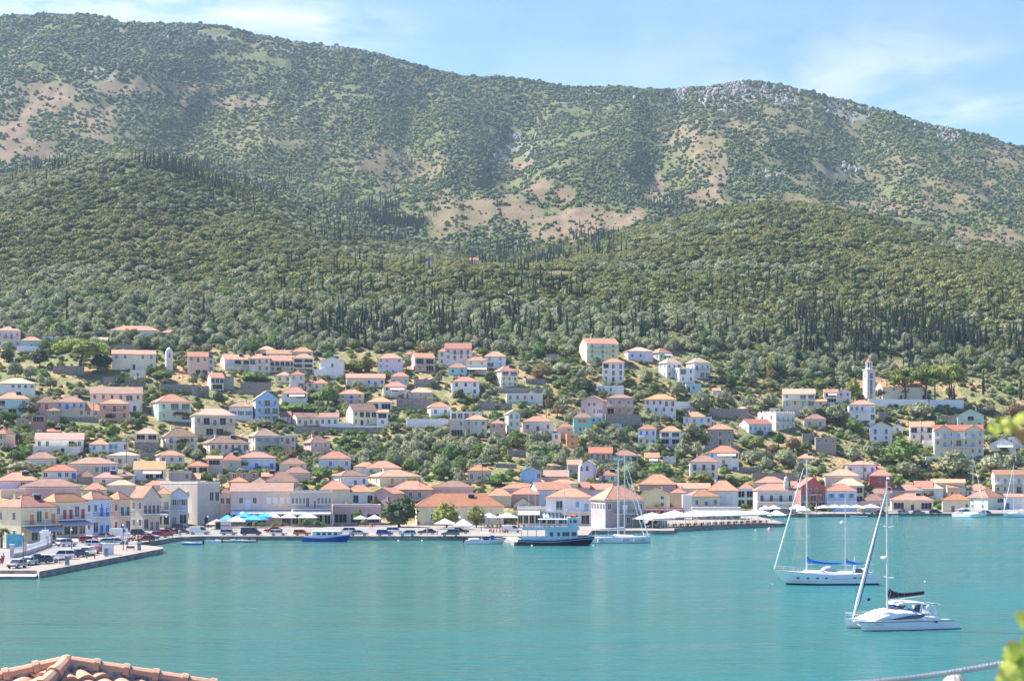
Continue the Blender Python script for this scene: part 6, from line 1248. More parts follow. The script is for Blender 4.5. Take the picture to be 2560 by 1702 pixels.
seat=MB()
for x in (7.5,8.7,9.9,11.1,13.5,14.7): seat.box(x,x+.45,-1.6,1.6,3.6,4.05,WOOD); seat.box(x+.4,x+.5,-1.6,1.6,4.05,4.5,WOOD)
seat.build('bench_seats',r)
# white yacht by the customs house
p=G(1619,1357,0); r=empty('sailing_yacht',p+Vector((1.0,1.2,0)),R(180),'long white sailing yacht moored before the grey customs house','sailing boat')
mb,rg=hull(14.4,4.1,1.55,1.3,1.25,.4,BOATW,BOOT,.3,.2,.85,16,.08); h_=mb.build('hull',r)
q=MB()
for x,w_ in ((2.0,.8),(6.2,1.9),(11.6,.8)): q.box(x-w_/2,x+w_/2,1.9,2.1,.72,.86,SMOKE)
q.build('porthole',h_); cb=MB(); loft(cb,[(3.5,1.45),(4.4,1.75),(8.5,1.95),(9.2,1.5)],-1.3,1.3,.4,BOATW,1.3); cb.build('coachroof',r)
m_=mast(r,6.2,1.4,20.3,.15,(7.6,13.2)); bm=MB(); bm.tube([(6.2,0,3.0),(12.2,0,3.0)],.09,METAL,6); b_=bm.build('boom',r); sc=MB(); sc.tube([(6.3,0,3.4),(9,0,3.2),(12,0,3.15)],[.28,.2,.14],GREYC,8); sc.build('sail_cover',b_)
jb=MB(); a=Vector((.7,0,1.7)); b=Vector((5.9,0,18.6)); jb.tube([a,a.lerp(b,.3),b],[.12,.16,.06],SAILW,8); jb.tube([a+Vector((1,0,0)),b-Vector((0,0,3))],.07,SAILW,6); jb.build('furled_jib',r)
bi=MB(); bi.box(9.8,13.0,-1.4,1.4,3.0,3.08,mat('faded_pink_canvas',(.62,.42,.42),.8)); 
for x in(9.9,12.9): rod(bi,(x,1.35,1.3),(x,1.35,3.0),.03,METAL); rod(bi,(x,-1.35,1.3),(x,-1.35,3.0),.03,METAL)
bi.build('bimini',r); rail(rg,.6,METAL).build('guard_rail',r); fd=MB()
for x in (4.2,6.9,12.4): fd.tube([(x,2.2,.2),(x,2.2,.95)],.16,WHITE,6)
fd.build('fender',r)
rgm=MB(); rod(rgm,(6.2,0,20.2),(14.2,0,1.4),.011,RIG,4); rod(rgm,(6.2,1.0,13.2),(6.5,1.9,1.4),.011,RIG,4); rod(rgm,(6.2,-1.0,13.2),(6.5,-1.9,1.4),.011,RIG,4); rgm.build('rigging',r)
# motor boat
p=G(1268,1359,0); r=empty('motor_boat',p+Vector((0,1.0,0)),R(183),'white motor boat with blue canvas pushing its bow up beside the jetty','motor boat')
mb,rg=hull(9.8,2.7,1.45,.95,.75,.3,BOATW,BOOT,1.2,.1,.9,14,.05,.45,mat('navy_stripe',(.03,.04,.15),.4)); mb.build('hull',r); q=MB(); q.box(4.2,5.4,-.7,.7,.9,1.7,SMOKE); q.build('windscreen',r); q=MB(); q.box(3.6,6.0,-.9,.9,2.4,2.5,WHITE)
for x in(3.8,5.8):
    for y in(-.8,.8): rod(q,(x,y,.9),(x,y,2.4),.03,METAL)
q.build('t_top',r); q=MB(); q.ball((3.4,.2,1.5),.6,SBLUE,8,.8); q.build('canvas_cover',r); q=MB(); q.box(9.6,10.1,-.7,-.3,.2,1.5,BLK); q.box(9.6,10.1,.3,.7,.2,1.5,BLK); q.build('outboard_motor',r); q=MB(); q.box(6.4,8.8,-.8,.8,.8,1.25,WHITE); q.build('seats',r)
# blue fishing boat
p=G(874.5,1353.5,0); r=empty('fishing_boat',p+Vector((.3,.8,0)),R(180),'white and royal blue wooden fishing boat moored at the long quay','fishing boat')
RB=mat('royal_blue_hull',(.02,.06,.38),.4,.08,2); mb,rg=hull(11.2,3.2,1.75,.95,1.2,.35,RB,RB,1.1,-.4,.6,16,.1,.4,BL2); mb.build('hull',r)
q=MB(); q.box(2.7,9.0,-1.1,1.1,.9,2.35,WHITE); q.box(2.4,9.3,-1.25,1.25,2.35,2.5,WHITE); c_=q.build('cabin',r)
for x in (3.6,5.0,6.3,7.6): q=MB(); q.box(x-.4,x+.4,1.1,1.13,1.55,2.15,SMOKE); q.build('window',c_)
q=MB(); rod(q,(2.2,0,1),(2.2,0,4.3),.05,METAL); q.build('mast',r); q=MB(); q.box(9.5,9.55,-.1,.5,1.6,2.1,shmat('red')); rod(q,(9.5,-.1,1),(9.5,-.1,2.2),.02,METAL); q.build('flag',r)
# small craft
def dinghy(px,py,L,rz,col,label,motor=True,inflatable=False):
    p=G(px,py,0); r=empty('dinghy',p,rz,label,'dinghy')
    if inflatable:
        q=MB(); q.tube([(L,.55,.25),(L*.3,.6,.28),(.2,.35,.4),(0,0,.45),(.2,-.35,.4),(L*.3,-.6,.28),(L,-.55,.25)],.2,col,7); q.box(L*.2,L*.95,-.5,.5,.08,.2,GREYC); q.build('hull',r)
    else:
        mb,rg=hull(L,L*.34,.75,.5,.5,.2,BOATW,col,.5,.1,.85,10,.3,.45); mb.build('hull',r)
    q=MB(); q.box(L*.45,L*.55,-.5,.5,.4,.48,WOOD); q.box(L*.7,L*.78,-.5,.5,.4,.48,WOOD); q.build('thwart',r)
    if motor: q=MB(); q.box(L-.05,L+.3,-.15,.15,.1,.95,BLK); q.build('outboard_motor',r)
    return r
dinghy(450,1361,5.2,R(-4),SBLUE,'blue and white open boat moored at the bend of the quay')
dinghy(512,1356,3.8,R(8),BOATW,'small white boat beside the blue and white open boat'); dinghy(540,1354.5,4.6,R(2),GREYC,'low white boat under the long quay, leftmost of two inflatables',True,True); dinghy(575,1354.5,4.4,R(-3),GREYC,'low white inflatable boat close to the orange kiosk side'); dinghy(606,1355,3.2,R(12),GREYC,'short white inflatable at the end of the small boats',True,True)
dinghy(-14,1446,4.2,R(160),BOATW,'white rowing boat cut by the left edge below the landing steps',False)
dinghy(2124,1293,6.2,R(0),BL2,'open blue-white boat with raised motor at the east quay'); dinghy(2212,1292,5,R(6),BOATW,'low white boat behind the catamaran mast, east quay')
def buoy(px,py,r_,m_,label):
    p=G(px,py,0); r=empty('buoy',p,0,label,'buoy'); q=MB(); q.lathe([(.01,-.2),(r_,-.05),(r_*.95,.12),(r_*.2,r_*1.0),(.02,r_*1.15)],m_,10); q.build('float',r)
buoy(1924,1324,.75,mat('faded_red_buoy',(.65,.16,.16),.5),'faded red mooring buoy below the restaurant pier'); buoy(1889,1326,.28,mat('yellow_buoy',(.75,.65,.05),.5),'small yellow buoy below the restaurant pier')
for i in range(4):
    a=(996,1055,1330,1483)[i]; buoy(a,1351 if a<1100 else 1364,.22,WHITE,('small white float by the quay under the pale hatchback','small white float by the quay under the dark saloon','small white float under the excursion boat hull','small pale float at the bow of the excursion boat')[i])
def yacht(px,py,L,rz,mh,label,mizzen=None,mastx=.42):
    p=G(px,py,0); r=empty('sailing_yacht',p,rz,label,'sailing boat'); mb,rg=hull(L,L*.29,1.5,1.15,1.15,.35,BOATW,BOOT,.8,0,.8,14,.1); mb.build('hull',r)
    cb=MB(); loft(cb,[(L*.25,1.4),(L*.32,1.7),(L*.62,1.75),(L*.68,1.4)],-L*.09,L*.09,.3,BOATW,1.2); cb.build('coachroof',r); m_=mast(r,L*mastx,1.3,mh,.14,(mh*.4,mh*.7))
    bm=MB(); bm.tube([(L*mastx,0,2.9),(L*.8,0,2.9)],.08,METAL,6); b_=bm.build('boom',r); sc=MB(); sc.tube([(L*mastx,0,3.2),(L*.8,0,3.05)],[.25,.13],GREYC,7); sc.build('sail_cover',b_)
    jb=MB(); a=Vector((.5,0,1.6)); b=Vector((L*mastx-.2,0,mh*.93)); jb.tube([a,a.lerp(b,.3),b],[.1,.14,.05],SAILW,6); jb.build('furled_jib',r)
    if mizzen: mast(r,L*.78,1.3,mizzen,.1,(mizzen*.6,),'mizzen_mast')
    bi=MB(); bi.box(L*.72,L*.92,-1.1,1.1,2.6,2.68,CANVAS); rod(bi,(L*.73,1,1.1),(L*.73,1,2.6),.03,METAL); rod(bi,(L*.9,-1,1.1),(L*.9,-1,2.6),.03,METAL); bi.build('bimini',r); rail(rg,.6,METAL).build('guard_rail',r)
    rgm=MB(); rod(rgm,(L*mastx,0,mh-.1),(L*.98,0,1.2),.012,RIG,4); rod(rgm,(L*mastx,.9,mh*.7),(L*.45,1.6,1.2),.012,RIG,4); rod(rgm,(L*mastx,-.9,mh*.7),(L*.45,-1.6,1.2),.012,RIG,4); rgm.build('rigging',r)
yacht(2468,1293,12.5,R(140),22,'white sailing yacht stern-on at the east quay, tallest mast at right'); yacht(2506,1292.5,11.5,R(20),19,'cream-white two-masted yacht cut by the right edge',13)
# ---------------------------------------------------------------- cars
CARC={'white':(.78,.78,.78),'silver':(.42,.44,.46),'grey':(.16,.18,.21),'black':(.02,.02,.025),'red':(.50,.03,.03),'blue':(.02,.08,.50),'navy':(.02,.035,.09),'orange':(.62,.18,.03),'brown':(.07,.045,.035),'pale':(.50,.60,.64),'pink':(.66,.50,.48),'teal':(.22,.42,.46)}
def carmat(k): return mat('car_paint_'+k,CARC[k],.25,.03,1,spec=.6)
TYRE=mat('tyre_rubber',(.02,.02,.02),.8); RIM=mat('wheel_rim',(.45,.45,.46),.35,metal=.7); LAMP=mat('headlamp_glass',(.75,.77,.8),.15); TAIL=mat('tail_lamp_red',(.5,.02,.02),.3)
CARK={'hatch':(4.0,1.7,1.47,.95,.85,1.65,3.75,3.95),'sedan':(4.5,1.75,1.43,1.15,.95,2.0,3.5,4.1),'suv':(4.4,1.8,1.68,1.1,1.0,1.75,4.1,4.35),'van':(4.9,1.9,1.95,.75,1.15,1.5,4.75,4.88),'pickup':(4.9,1.8,1.7,1.3,.98,1.85,2.9,3.2)}
_cm={}
def car(px,py,kind,color,rz,label,z=1.0,Y=None,n=[0]):
    L,W,H,hood,belt,r0,r1,r2=CARK[kind]; key=(kind,color)
    if key not in _cm:
        b=MB(); cm=carmat(color); y=W/2
        prof=[(.02,.32),(0,.62),(.12,.78),(hood,belt-.05),(r2,belt),(L-.03,belt-.12 if kind!='van' else belt),(L,.6),(L-.05,.32)]
        b.prism(prof,'y',-y,y,cm)
        def q(x,w_,z_): return [(x,-w_,z_),(x,w_,z_)]
        vs=q(hood,y*.93,belt-.06)+q(r0,y*.80,H-.07)+q(r1,y*.80,H-.07)+q(r2,y*.93,belt)
        g=MB(); g.add(vs,[(0,1,3,2),(2,3,5,4),(4,5,7,6),(0,2,4,6),(1,7,5,3)],SMOKE if kind!='van' else SMOKE)
        b.prism([(r0-.12,H-.09),(r0+.1,H-.02),((r0+r1)/2,H),(r1-.05,H-.03),(r1+.15,H-.10)],'y',-y*.82,y*.82,cm)
        if kind=='van': b.prism([(hood+1.2,belt-.05),(r0+.75,H-.05),(r1+.05,H-.05),(r2-.01,belt-.05)],'y',-y*.95,y*.95,cm)
        for x in ((r0+r1)/2,): 
            for s in(-1,1): b.tube([(x,s*y*.94,belt-.05),(x-.05,s*y*.82,H-.06)],.05,cm,4)
        if kind=='pickup': b.box(r2,L-.05,-y,-y+.08,belt-.1,belt+.1,cm); b.box(r2,L-.05,y-.08,y,belt-.1,belt+.1,cm)
        b.box(-.02,.05,-y*.9,y*.9,.35,.5,TYRE); b.box(L-.06,L+.02,-y*.9,y*.9,.35,.5,TYRE)
        wl=MB(); 
        M_=Matrix.Rotation(R(90),4,'X'); wl.tube([(0,-.11,0),(0,.11,0)],.32,TYRE,12); rm=MB(); rm.tube([(0,-.125,0),(0,.125,0)],.20,RIM,8)
        hl=MB(); hl.box(-.02,.14,-.18,.18,0,.14,LAMP); tl=MB(); tl.box(-.05,.02,-.14,.14,0,.2,TAIL)
        _cm[key]=(b.mesh('body'),g.mesh('windows'),wl.mesh('wheel'),rm.mesh('rim'),hl.mesh('headlight'),tl.mesh('taillight'))
    body,g,wl,rm,hl,tl=_cm[key]; p=G(px,py,z) if Y is None else P(px,py,Y)
    c=Vector((L/2,0,0)); c.rotate(Matrix.Rotation(rz,3,'Z').to_euler()); r=empty('parked_car' if kind!='van' else 'parked_van',p-c,rz,label,'car' if kind!='van' else 'van','cars parked along the waterfront' if z==1.0 and Y is None else None)
    link('body',body,r); link('windows',g,r)
    for x in(.82,L-.85):
        for s in(-1,1): w=link('wheel',wl,r,(x,s*(W/2-.1),.32)); link('rim',rm,w)
    for s in(-1,1): link('headlight',hl,r,(.03,s*W*.36,.62)); link('taillight',tl,r,(L+.01,s*W*.40,.68))
CL='''43,1419,hatch,silver,80,silver hatchback nearest the landing steps, seen from behind
70,1412,sedan,pale,84,pale estate car beside the silver hatchback
94,1409,pickup,navy,20,dark navy pickup in front of the white saloon
118,1406,sedan,white,200,white saloon angled toward the water behind the navy pickup
155,1397,suv,white,12,white car with dark windows third along the left quay
188,1392,sedan,navy,60,dark blue car between two white cars on the left quay
217,1388,suv,white,80,white off-roader behind the red car on the left quay
244,1383,hatch,red,75,red hatchback at the end of the left quay row
166,1365,suv,white,235,white car driving on the left quay road
221,1356,hatch,red,200,red car before the flagged blue house
238,1366,hatch,white,190,white hatchback in the middle of the left car park
262,1361,sedan,teal,15,greenish car in the middle of the left car park
256,1346,sedan,grey,10,dark grey car by the shop fronts under the blue house
292,1360,hatch,white,200,white car near the two white pillars
300,1341,van,white,185,white van behind the two white pillars
350,1339,suv,black,185,black car before the peach street house
374,1347,sedan,silver,170,silver green car near the red cars at the bend
400,1343,hatch,red,190,red car at the bend of the quay, left
363,1354,hatch,red,20,dark red small car by the motorbikes
418,1337,hatch,red,188,second red car at the bend of the quay
426,1333,sedan,navy,180,dark saloon under the blue-grey awning
455,1334,sedan,brown,180,dark brown car left of the white van
451,1322,hatch,navy,175,dark blue car in the shade of the modern building
499,1335,van,white,180,long white van on the central quay
572,1337,hatch,silver,182,silver hatchback below the orange parasol
628,1337.5,van,navy,180,dark navy people carrier on the central quay
683,1330,sedan,red,2,dark red saloon behind the white hatchback
696,1338,hatch,white,180,white hatchback before the dark red saloon
755,1338,hatch,orange,180,small orange car left of the fishing boat
866,1334,suv,white,0,white off-roader half behind the fishing boat cabin
897,1338.5,sedan,silver,180,silver grey saloon right of the fishing boat
962,1338.5,hatch,blue,180,bright blue hatchback on the central quay
988,1333,suv,white,180,white off-roader behind the bright blue hatchback
1019,1339,hatch,pale,0,pale silver hatchback right of the blue one
1067,1335,sedan,navy,0,dark saloon on the central quay
1126,1339.5,suv,grey,0,dark grey estate right of the dark saloon
1150,1333,sedan,black,180,black car behind the dark grey estate
1628,1316,pickup,black,0,black pickup parked beside the customs house
1645,1318,van,teal,0,pale van beside the black pickup
2170,1284,sedan,white,180,white car under the east quay awnings
2203,1285,sedan,red,180,dark red car behind the catamaran mast
2256,1281,sedan,silver,180,silver car behind the pale mini on the east quay
2258,1285,hatch,pink,180,small two-tone pale car on the east quay
2296,1284.5,sedan,grey,180,blue-grey saloon on the east quay
2339,1284,suv,black,180,black off-roader on the east quay
2405,1284,suv,silver,0,silver car beside the yachts on the east quay
2460,1285,sedan,navy,0,dark car behind the tall-masted yacht'''
for l_ in CL.split('\n'): a=l_.split(',',5); car(float(a[0]),float(a[1]),a[2],a[3],R(float(a[4])),a[5])
for px,py,k,c,l_ in ((1577,1063,'sedan','white','white car parked above the olive slope beside the stone wall'),(2137,1103,'sedan','white','white car on the sloping track above the olive trees'),(15,873,'suv','white','white car beside the pink-shuttered house')):
    Yt=lookup(px,py); car(px,py,k,c,R(178),l_,z=0,Y=Yt)
q=P(1542,1072,lookup(1542,1072)); r=empty('tarpaulin',q,0,'bright blue tarpaulin over a load below the turquoise house','tarpaulin'); w_=MB(); w_.prism([(-2.3,0),(2.3,0),(2,1.9),(0,2.4),(-2,1.9)],'y',0,2.2,BL2); w_.build('cover',r)
# ---------------------------------------------------------------- people
_pm={}
def person_mesh(pose):
    if pose in _pm: return _pm[pose]
    st={'stand':(.1,.0,.0,.1),'walk':(.28,-.24,.2,-.18),'talk':(.12,-.04,.3,.05)}[pose]; lf,lb,al,ar=st
    V=[(0,0,.95),(0,0,1.18),(0,0,1.40),(0,.0,1.50),(0,-.02,1.62),(0,-.02,1.73),(-.19,0,1.40),(-.26,-al*.4,1.12),(-.25,-al-.05,.90),(-.25,-al-.08,.80),(.19,0,1.40),(.26,-ar*.4,1.12),(.25,-ar-.05,.90),(.25,-ar-.08,.80),(-.10,0,.90),(-.11,-lf*.5,.50),(-.12,-lf*.6,.08),(-.12,-lf*.6-.14,.04),(.10,0,.90),(.11,-lb*.4,.50),(.12,-lb,.08),(.12,-lb-.14,.04)]
    E=[(0,1),(1,2),(2,3),(3,4),(4,5),(2,6),(6,7),(7,8),(8,9),(2,10),(10,11),(11,12),(12,13),(0,14),(14,15),(15,16),(16,17),(0,18),(18,19),(19,20),(20,21)]
    rd=[.15,.14,.15,.055,.10,.085,.07,.048,.036,.035,.07,.048,.036,.035,.095,.065,.045,.035,.095,.065,.045,.035]
    me=bpy.data.meshes.new('b'); me.from_pydata(V,E,[]); o=bpy.data.objects.new('b',me); COL.objects.link(o); md=o.modifiers.new('s','SKIN'); me.skin_vertices[0].data[0].use_root=True
    for i,r_ in enumerate(rd): me.skin_vertices[0].data[i].radius=(r_,r_*.8)
    o.modifiers.new('u','SUBSURF').render_levels=1; dg=bpy.context.evaluated_depsgraph_get(); m2=bpy.data.meshes.new_from_object(o.evaluated_get(dg)); bpy.data.objects.remove(o); m2.materials.clear(); m2.materials.append(mat('skin',(.50,.30,.21),.6)); _pm[pose]=m2; return m2
def person(px,py,pose,top,bot,rz,label,z=1.0):
    p=G(px,py,z); r=empty('person',p,rz,label,'person'); link('body',person_mesh(pose),r)
    s=MB(); s.lathe([(.17,.95),(.20,1.1),(.22,1.3),(.21,1.42),(.09,1.49)],top,10); [s.tube([(k*.17,0,1.41),(k*.27,-.04,1.2)],.075,top,6) for k in(-1,1)]; s.v=[(x,y*.8,z_) for x,y,z_ in s.v]; s.build('shirt',r)
    t=MB(); t.lathe([(.20,1.0),(.20,.85)],bot,10); [t.tube([(k*.10,0,.9),(k*.12,-.03 if k<0 else .03,.55)],[.12,.10],bot,7) for k in(-1,1)]; t.v=[(x,y*.85,z_) for x,y,z_ in t.v]; t.build('shorts',r); h=MB(); h.ball((0,.01,1.72),.115,mat('dark_hair',(.05,.035,.025),.8),8); h.build('hair',r)
shr=shmat('red'); 
for a in ((4,1416,'stand',shr,shr,.3,'person in a red dress at the left edge'),(8,1409,'walk',mat('coral_cloth',(.7,.25,.2),.8),shr,.8,'person in coral red walking by the wall at the left edge'),(266,1352,'stand',mat('peach_cloth',(.75,.45,.35),.8),WHITE,0,'person in peach top among the parked cars'),(285,1341,'talk',BLK,BLK,.4,'person in black by the yellow shop door'),(289,1341,'stand',shmat('navy'),BLK,2,'person in navy beside the one in black'),(318,1366,'talk',shmat('orange'),shmat('navy'),1,'person sitting area walker in orange near the bench'),(448,1340,'walk',WHITE,shmat('grey'),1.4,'person in white walking at the bend of the quay'),(452,1340,'walk',GREYC,shmat('grey'),1.2,'person in grey walking beside the one in white'),(578,1337,'stand',mat('skin_tone_cloth',(.62,.40,.30),.8),shmat('navy'),0,'person in tan in front of the silver hatchback'),(926,1322,'stand',mat('coral_cloth',(.7,.25,.2),.8),WHITE,0,'person in coral by the small green tree'),(931,1321,'walk',shr,shmat('navy'),.5,'person in red shirt by the small green tree'),(978,1316,'stand',BLK,BLK,0,'person in black by the big dark tree'),(1068,1338,'stand',mat('skin_tone_cloth',(.62,.40,.30),.8),GREYC,0,'person in tan standing before the dark saloon'),(1093,1339,'stand',WHITE,WHITE,0,'person all in white on the quay edge'),(1047,1316,'stand',shmat('navy'),BLK,0,'person in navy by the warehouse door'),(1016,1314,'talk',WHITE,BLK,0,'person in white shirt by the planter'),(1311,1322,'stand',shr,shmat('navy'),0,'person in red near the motorbikes'),(1466,1310,'stand',WHITE,GREYC,0,'person in white beside the customs house arcade')):
    person(*a)
# ---------------------------------------------------------------- parasols, tents, furniture
def parasol(reg,xc,yt,ye,wpx,yb,m_,label,group=None,closed=False):
    a,pe=src(reg,xc,ye); pt=src(reg,0,yt)[1]; pb=src(reg,0,yb)[1]; p=G(a,pb,1.0); s=REG[reg][2]; w_=wpx/s/F*p.y; ze=(pb-pe)/F*p.y; zt=(pb-pt)/F*p.y
    r=empty('parasol',p,random.uniform(-.2,.2),label,'parasol',group); q=MB(); q.tube([(0,0,0),(0,0,zt-.1)],.04,WOOD,6); q.box(-.3,.3,-.3,.3,0,.1,CONC); q.build('pole',r); c=MB(); e=w_/2*.92
    if closed: c.lathe([(.28,ze),(.22,ze+(zt-ze)*.5),(.03,zt)],m_,8)
    else:
        vs=[(-e,-e,ze),(e,-e,ze),(e,e,ze),(-e,e,ze),(0,0,zt),(0,0,zt-.05)]+[(-e,-e,ze-.25),(e,-e,ze-.25),(e,e,ze-.25),(-e,e,ze-.25)]; c.add(vs,[(0,1,4),(1,2,4),(2,3,4),(3,0,4),(1,0,5),(2,1,5),(3,2,5),(0,3,5),(0,6,7,1),(1,7,8,2),(2,8,9,3),(3,9,6,0)],m_)
    c.build('canopy',r)
UM='''H|885|1230|1295|190|1400|B|blue parasol at the left front of the blue cluster
H|1100|1195|1255|210|1385|B|blue parasol at the peak of the blue cluster
H|1230|1235|1295|330|1400|B|wide blue parasol at the front of the blue cluster
H|1370|1205|1260|250|1385|B|blue parasol at the right of the blue cluster
H|1000|1250|1315|270|1405|W|white parasol in front of the blue cluster
H|740|1290|1355|240|1420|O|pale orange canopy over a kiosk on the quay
H|1480|1200|1262|190|1385|W|white parasol right behind the blue cluster
H|1690|1205|1268|220|1390|P|pale parasol before the white awning, left one
H|1940|1205|1268|260|1390|P|pale parasol before the white awning, right one
I|530|1085|1125|170|1230|W|small white parasol left of the big dark tree
I|710|1075|1125|190|1230|W|white parasol just left of the big dark tree
I|1770|1060|1115|150|1220|W|white parasol between the yellow-green pines
I|1630|1125|1190|260|1265|W|white square parasol on the quay, left of two
I|1870|1130|1215|240|1270|W|white square parasol on the quay, right of two
I|2200|1055|1110|220|1240|W|white parasol at the right of the warehouse
J|120|1050|1110|210|1240|W|white parasol by the teal chairs, left one
J|360|1050|1105|260|1240|W|white parasol by the teal chairs, right one
K|1540|900|940|150|1010|W|white parasol left before the town hall
K|1640|895|935|170|1005|W|white parasol before the town hall door
K|1740|890|930|200|1000|W|white parasol under the clock turret
K|1680|955|1015|210|1060|W|white parasol at the inner corner of the pier
K|1930|885|935|200|1005|W|white parasol between town hall and red house
K|2010|905|960|180|1010|W|white parasol before the red gabled house
L|90|825|855|180|925|P|pale canopy at the left end of the east awnings
L|210|820|850|200|925|W|white canopy below the open blue shutters, left
L|330|820|850|200|925|W|white canopy below the open blue shutters, middle
L|460|820|850|200|925|W|white canopy below the open blue shutters, right
L|620|815|850|200|930|W|white canopy before the pink bungalow
L|1820|750|785|110|860|W|small white parasol before the arched house'''
PALE=mat('canvas_pale',(.66,.65,.60),.8); ORC=mat('canvas_pale_orange',(.75,.52,.33),.8)
for l_ in UM.split('\n'): a=l_.split('|'); parasol(a[0],*[float(x) for x in a[1:6]],{'B':BLUEC,'W':CANVAS,'P':PALE,'O':ORC}[a[6]],a[7],'parasols along the waterfront')
parasol('I',165,1015,1200,60,1225,CANVAS,'folded white parasol beside the flat shopfront',None,True); parasol('L',5,800,880,50,925,GREYC,'folded grey parasol before the red gabled house',None,True)
k=G(560,1335); r=empty('kiosk',G(536,1324),0,'small kiosk with red trim under the pale orange canopy','kiosk'); q=MB(); q.box(0,4,0,2.2,0,2.4,wallmat('offwhite')); q.box(-.05,4.05,-.05,0,1.0,1.25,shmat('red')); q.box(.4,1.6,-.06,-.02,.2,2.0,DARK); q.build('booth',r)
# tents on the restaurant pier
A_=Vector(W0(1690,1328)+(1.0,)); B_=Vector(W0(1960,1315)+(1.0,)); U_=(B_-A_).normalized(); V_=Vector((-U_.y,U_.x,0)); th=math.atan2(U_.y,U_.x); LP=(B_-A_).length
def tent(t0,t1,d0,d1,ze,zp,label,flat=False):
    o=A_+U_*t0+V_*d0; r=empty('restaurant_tent',o,th,label,'tent'); W=t1-t0; D=d1-d0; q=MB()
    if flat: q.prism([(0,ze),(D/2,zp),(D,ze),(D,ze+.06),(D/2,zp+.06),(0,ze+.06)],'x',0,W,CANVAS); q.box(0,W,-.02,.02,ze-.35,ze,CANVAS); q.box(0,W,D-.02,D+.02,ze-.35,ze,CANVAS)
    else: q.add([(0,0,ze),(W,0,ze),(W,D,ze),(0,D,ze),(W/2,D/2,zp),(W/2,D/2,zp-.08),(0,0,ze-.35),(W,0,ze-.35),(W,D,ze-.35),(0,D,ze-.35)],[(0,1,4),(1,2,4),(2,3,4),(3,0,4),(1,0,5),(2,1,5),(3,2,5),(0,3,5),(0,6,7,1),(1,7,8,2),(2,8,9,3),(3,9,6,0)],CANVAS)
    q.build('canopy',r); n=max(1,int(W/3.5)); q=MB()
    for i in range(n+1):
        for y in(.1,D-.1): q.tube([(min(max(W*i/n,.1),W-.1),y,0),(min(max(W*i/n,.1),W-.1),y,ze)],.05,WHITE,6)
    q.build('posts',r)
tent(-8.5,.5,1.5,8.5,2.7,4.2,'white pyramid tent at the left end of the restaurant pier'); tent(.8,10.5,.9,8.5,2.9,4.6,'second white pyramid tent on the restaurant pier'); tent(10.8,20,.9,8.5,2.9,4.5,'third white pyramid tent on the restaurant pier'); tent(20.3,LP-5,.9,7.5,2.8,3.7,'long low white tent on the restaurant pier',True)
TB=MB(); TB.box(-.4,.4,-.4,.4,.70,.74,WHITE); tb=TB.mesh('top'); TB=MB(); TB.tube([(0,0,0),(0,0,.7)],.04,IRON,5); TB.box(-.25,.25,-.25,.25,0,.03,IRON); tl_=TB.mesh('pedestal')
CB=MB(); CB.box(-.2,.2,-.2,.2,.43,.47,WOOD); cs_=CB.mesh('seat'); CB=MB(); CB.box(-.2,.2,.17,.21,.5,.92,WOOD); cb_=CB.mesh('backrest'); CB=MB(); CB.box(-.02,.02,-.02,.02,0,.43,WOOD); cl2=CB.mesh('leg'); 
def table_set(p,rz,tl,cl_,grp):
    r=empty('restaurant_table',p,rz,tl,'table','tables '+grp); link('top',tb,r); link('pedestal',tl_,r)
    for a in (0,math.pi/2,math.pi):
        q=p+Vector((math.sin(a+rz)*.75,-math.cos(a+rz)*.75,0)) ; c=empty('chair',q,a+rz+math.pi,cl_,'chair','chairs '+grp); link('seat',cs_,c); link('backrest',cb_,c)
        for x in(-.17,.17):
            for y in(-.17,.17): link('leg',cl2,c,(x,y,0))
for i in range(17):
    for j in range(2):
        t=-6+i*(LP+2)/17; table_set(A_+U_*t+V_*(1.9+j*2.6),th+random.uniform(-.2,.2),'cafe table set under the white tents on the pier','dark wooden chair under the white tents on the pier','on the restaurant pier')
for i_,(x_,y_,w_,h_) in enumerate(((1180,1402,110,90),(1250,1408,130,110),(1330,1408,110,90),(1500,1404,120,80),(1590,1400,100,80),(1910,1398,140,140),(2050,1398,130,110),(2120,1396,110,80))): X('H',x_,y_,w_,h_,'bush',('low hedge shrub left of the blue parasols front','round hedge shrub under the blue parasols','third hedge shrub under the blue parasols','hedge shrub behind the white hatchback','small hedge shrub before the pale parasols','tall planter shrub before the white awning','planter shrub right of the tall one','smallest planter shrub near the folded parasol')[i_])
for i in range(10): table_set(G(1215+i*11,1319.5+random.uniform(-.8,.8)),random.random(),'small cafe table by the teal chairs','teal-side cafe chair before the flat restaurants','before the flat restaurants')
# pier details
def lamp(px,pyb,h,label,z=1.0,kind='post'):
    p=G(px,pyb,z); r=empty('street_lamp' if kind=='post' else 'floodlight_mast',p,0,label,'street lamp' if kind=='post' else 'floodlight mast'); q=MB()
    if kind=='post': q.tube([(0,0,0),(0,0,h)],[.09,.05],IRON,6); q.build('pole',r); q=MB(); q.ball((0,0,h+.15),.2,WHITE,8); q.build('lamp_head',r)
    else:
        q.tube([(0,0,0),(0,0,h)],[.28,.16],METAL,8); q.build('pole',r); q=MB(); q.box(-1.1,1.1,-.5,.5,h-.1,h+.05,METAL)
        for x in(-.8,-.3,.3,.8): q.box(x-.2,x+.2,-.65,-.5,h-.35,h+.05,WHITE)
        q.build('lamp_head',r)
for a in ((179,1388,4.6,'dark lamp post between cars on the left quay'),(58,1418,5.2,'pale lamp post nearest the landing steps'),(308,1375,4.8,'lamp post near the pier bench'),(345,1358,4.6,'lamp post behind the motorbikes on the left quay'),(416,1342,4.6,'lamp post at the bend of the quay'),(520,1336,4.2,'lamp post beside the white van'),(1203,1328,4.2,'lamp post right of the dark grey estate'),(1250,1326,4,'lamp post by the cafe tables')): lamp(*a)
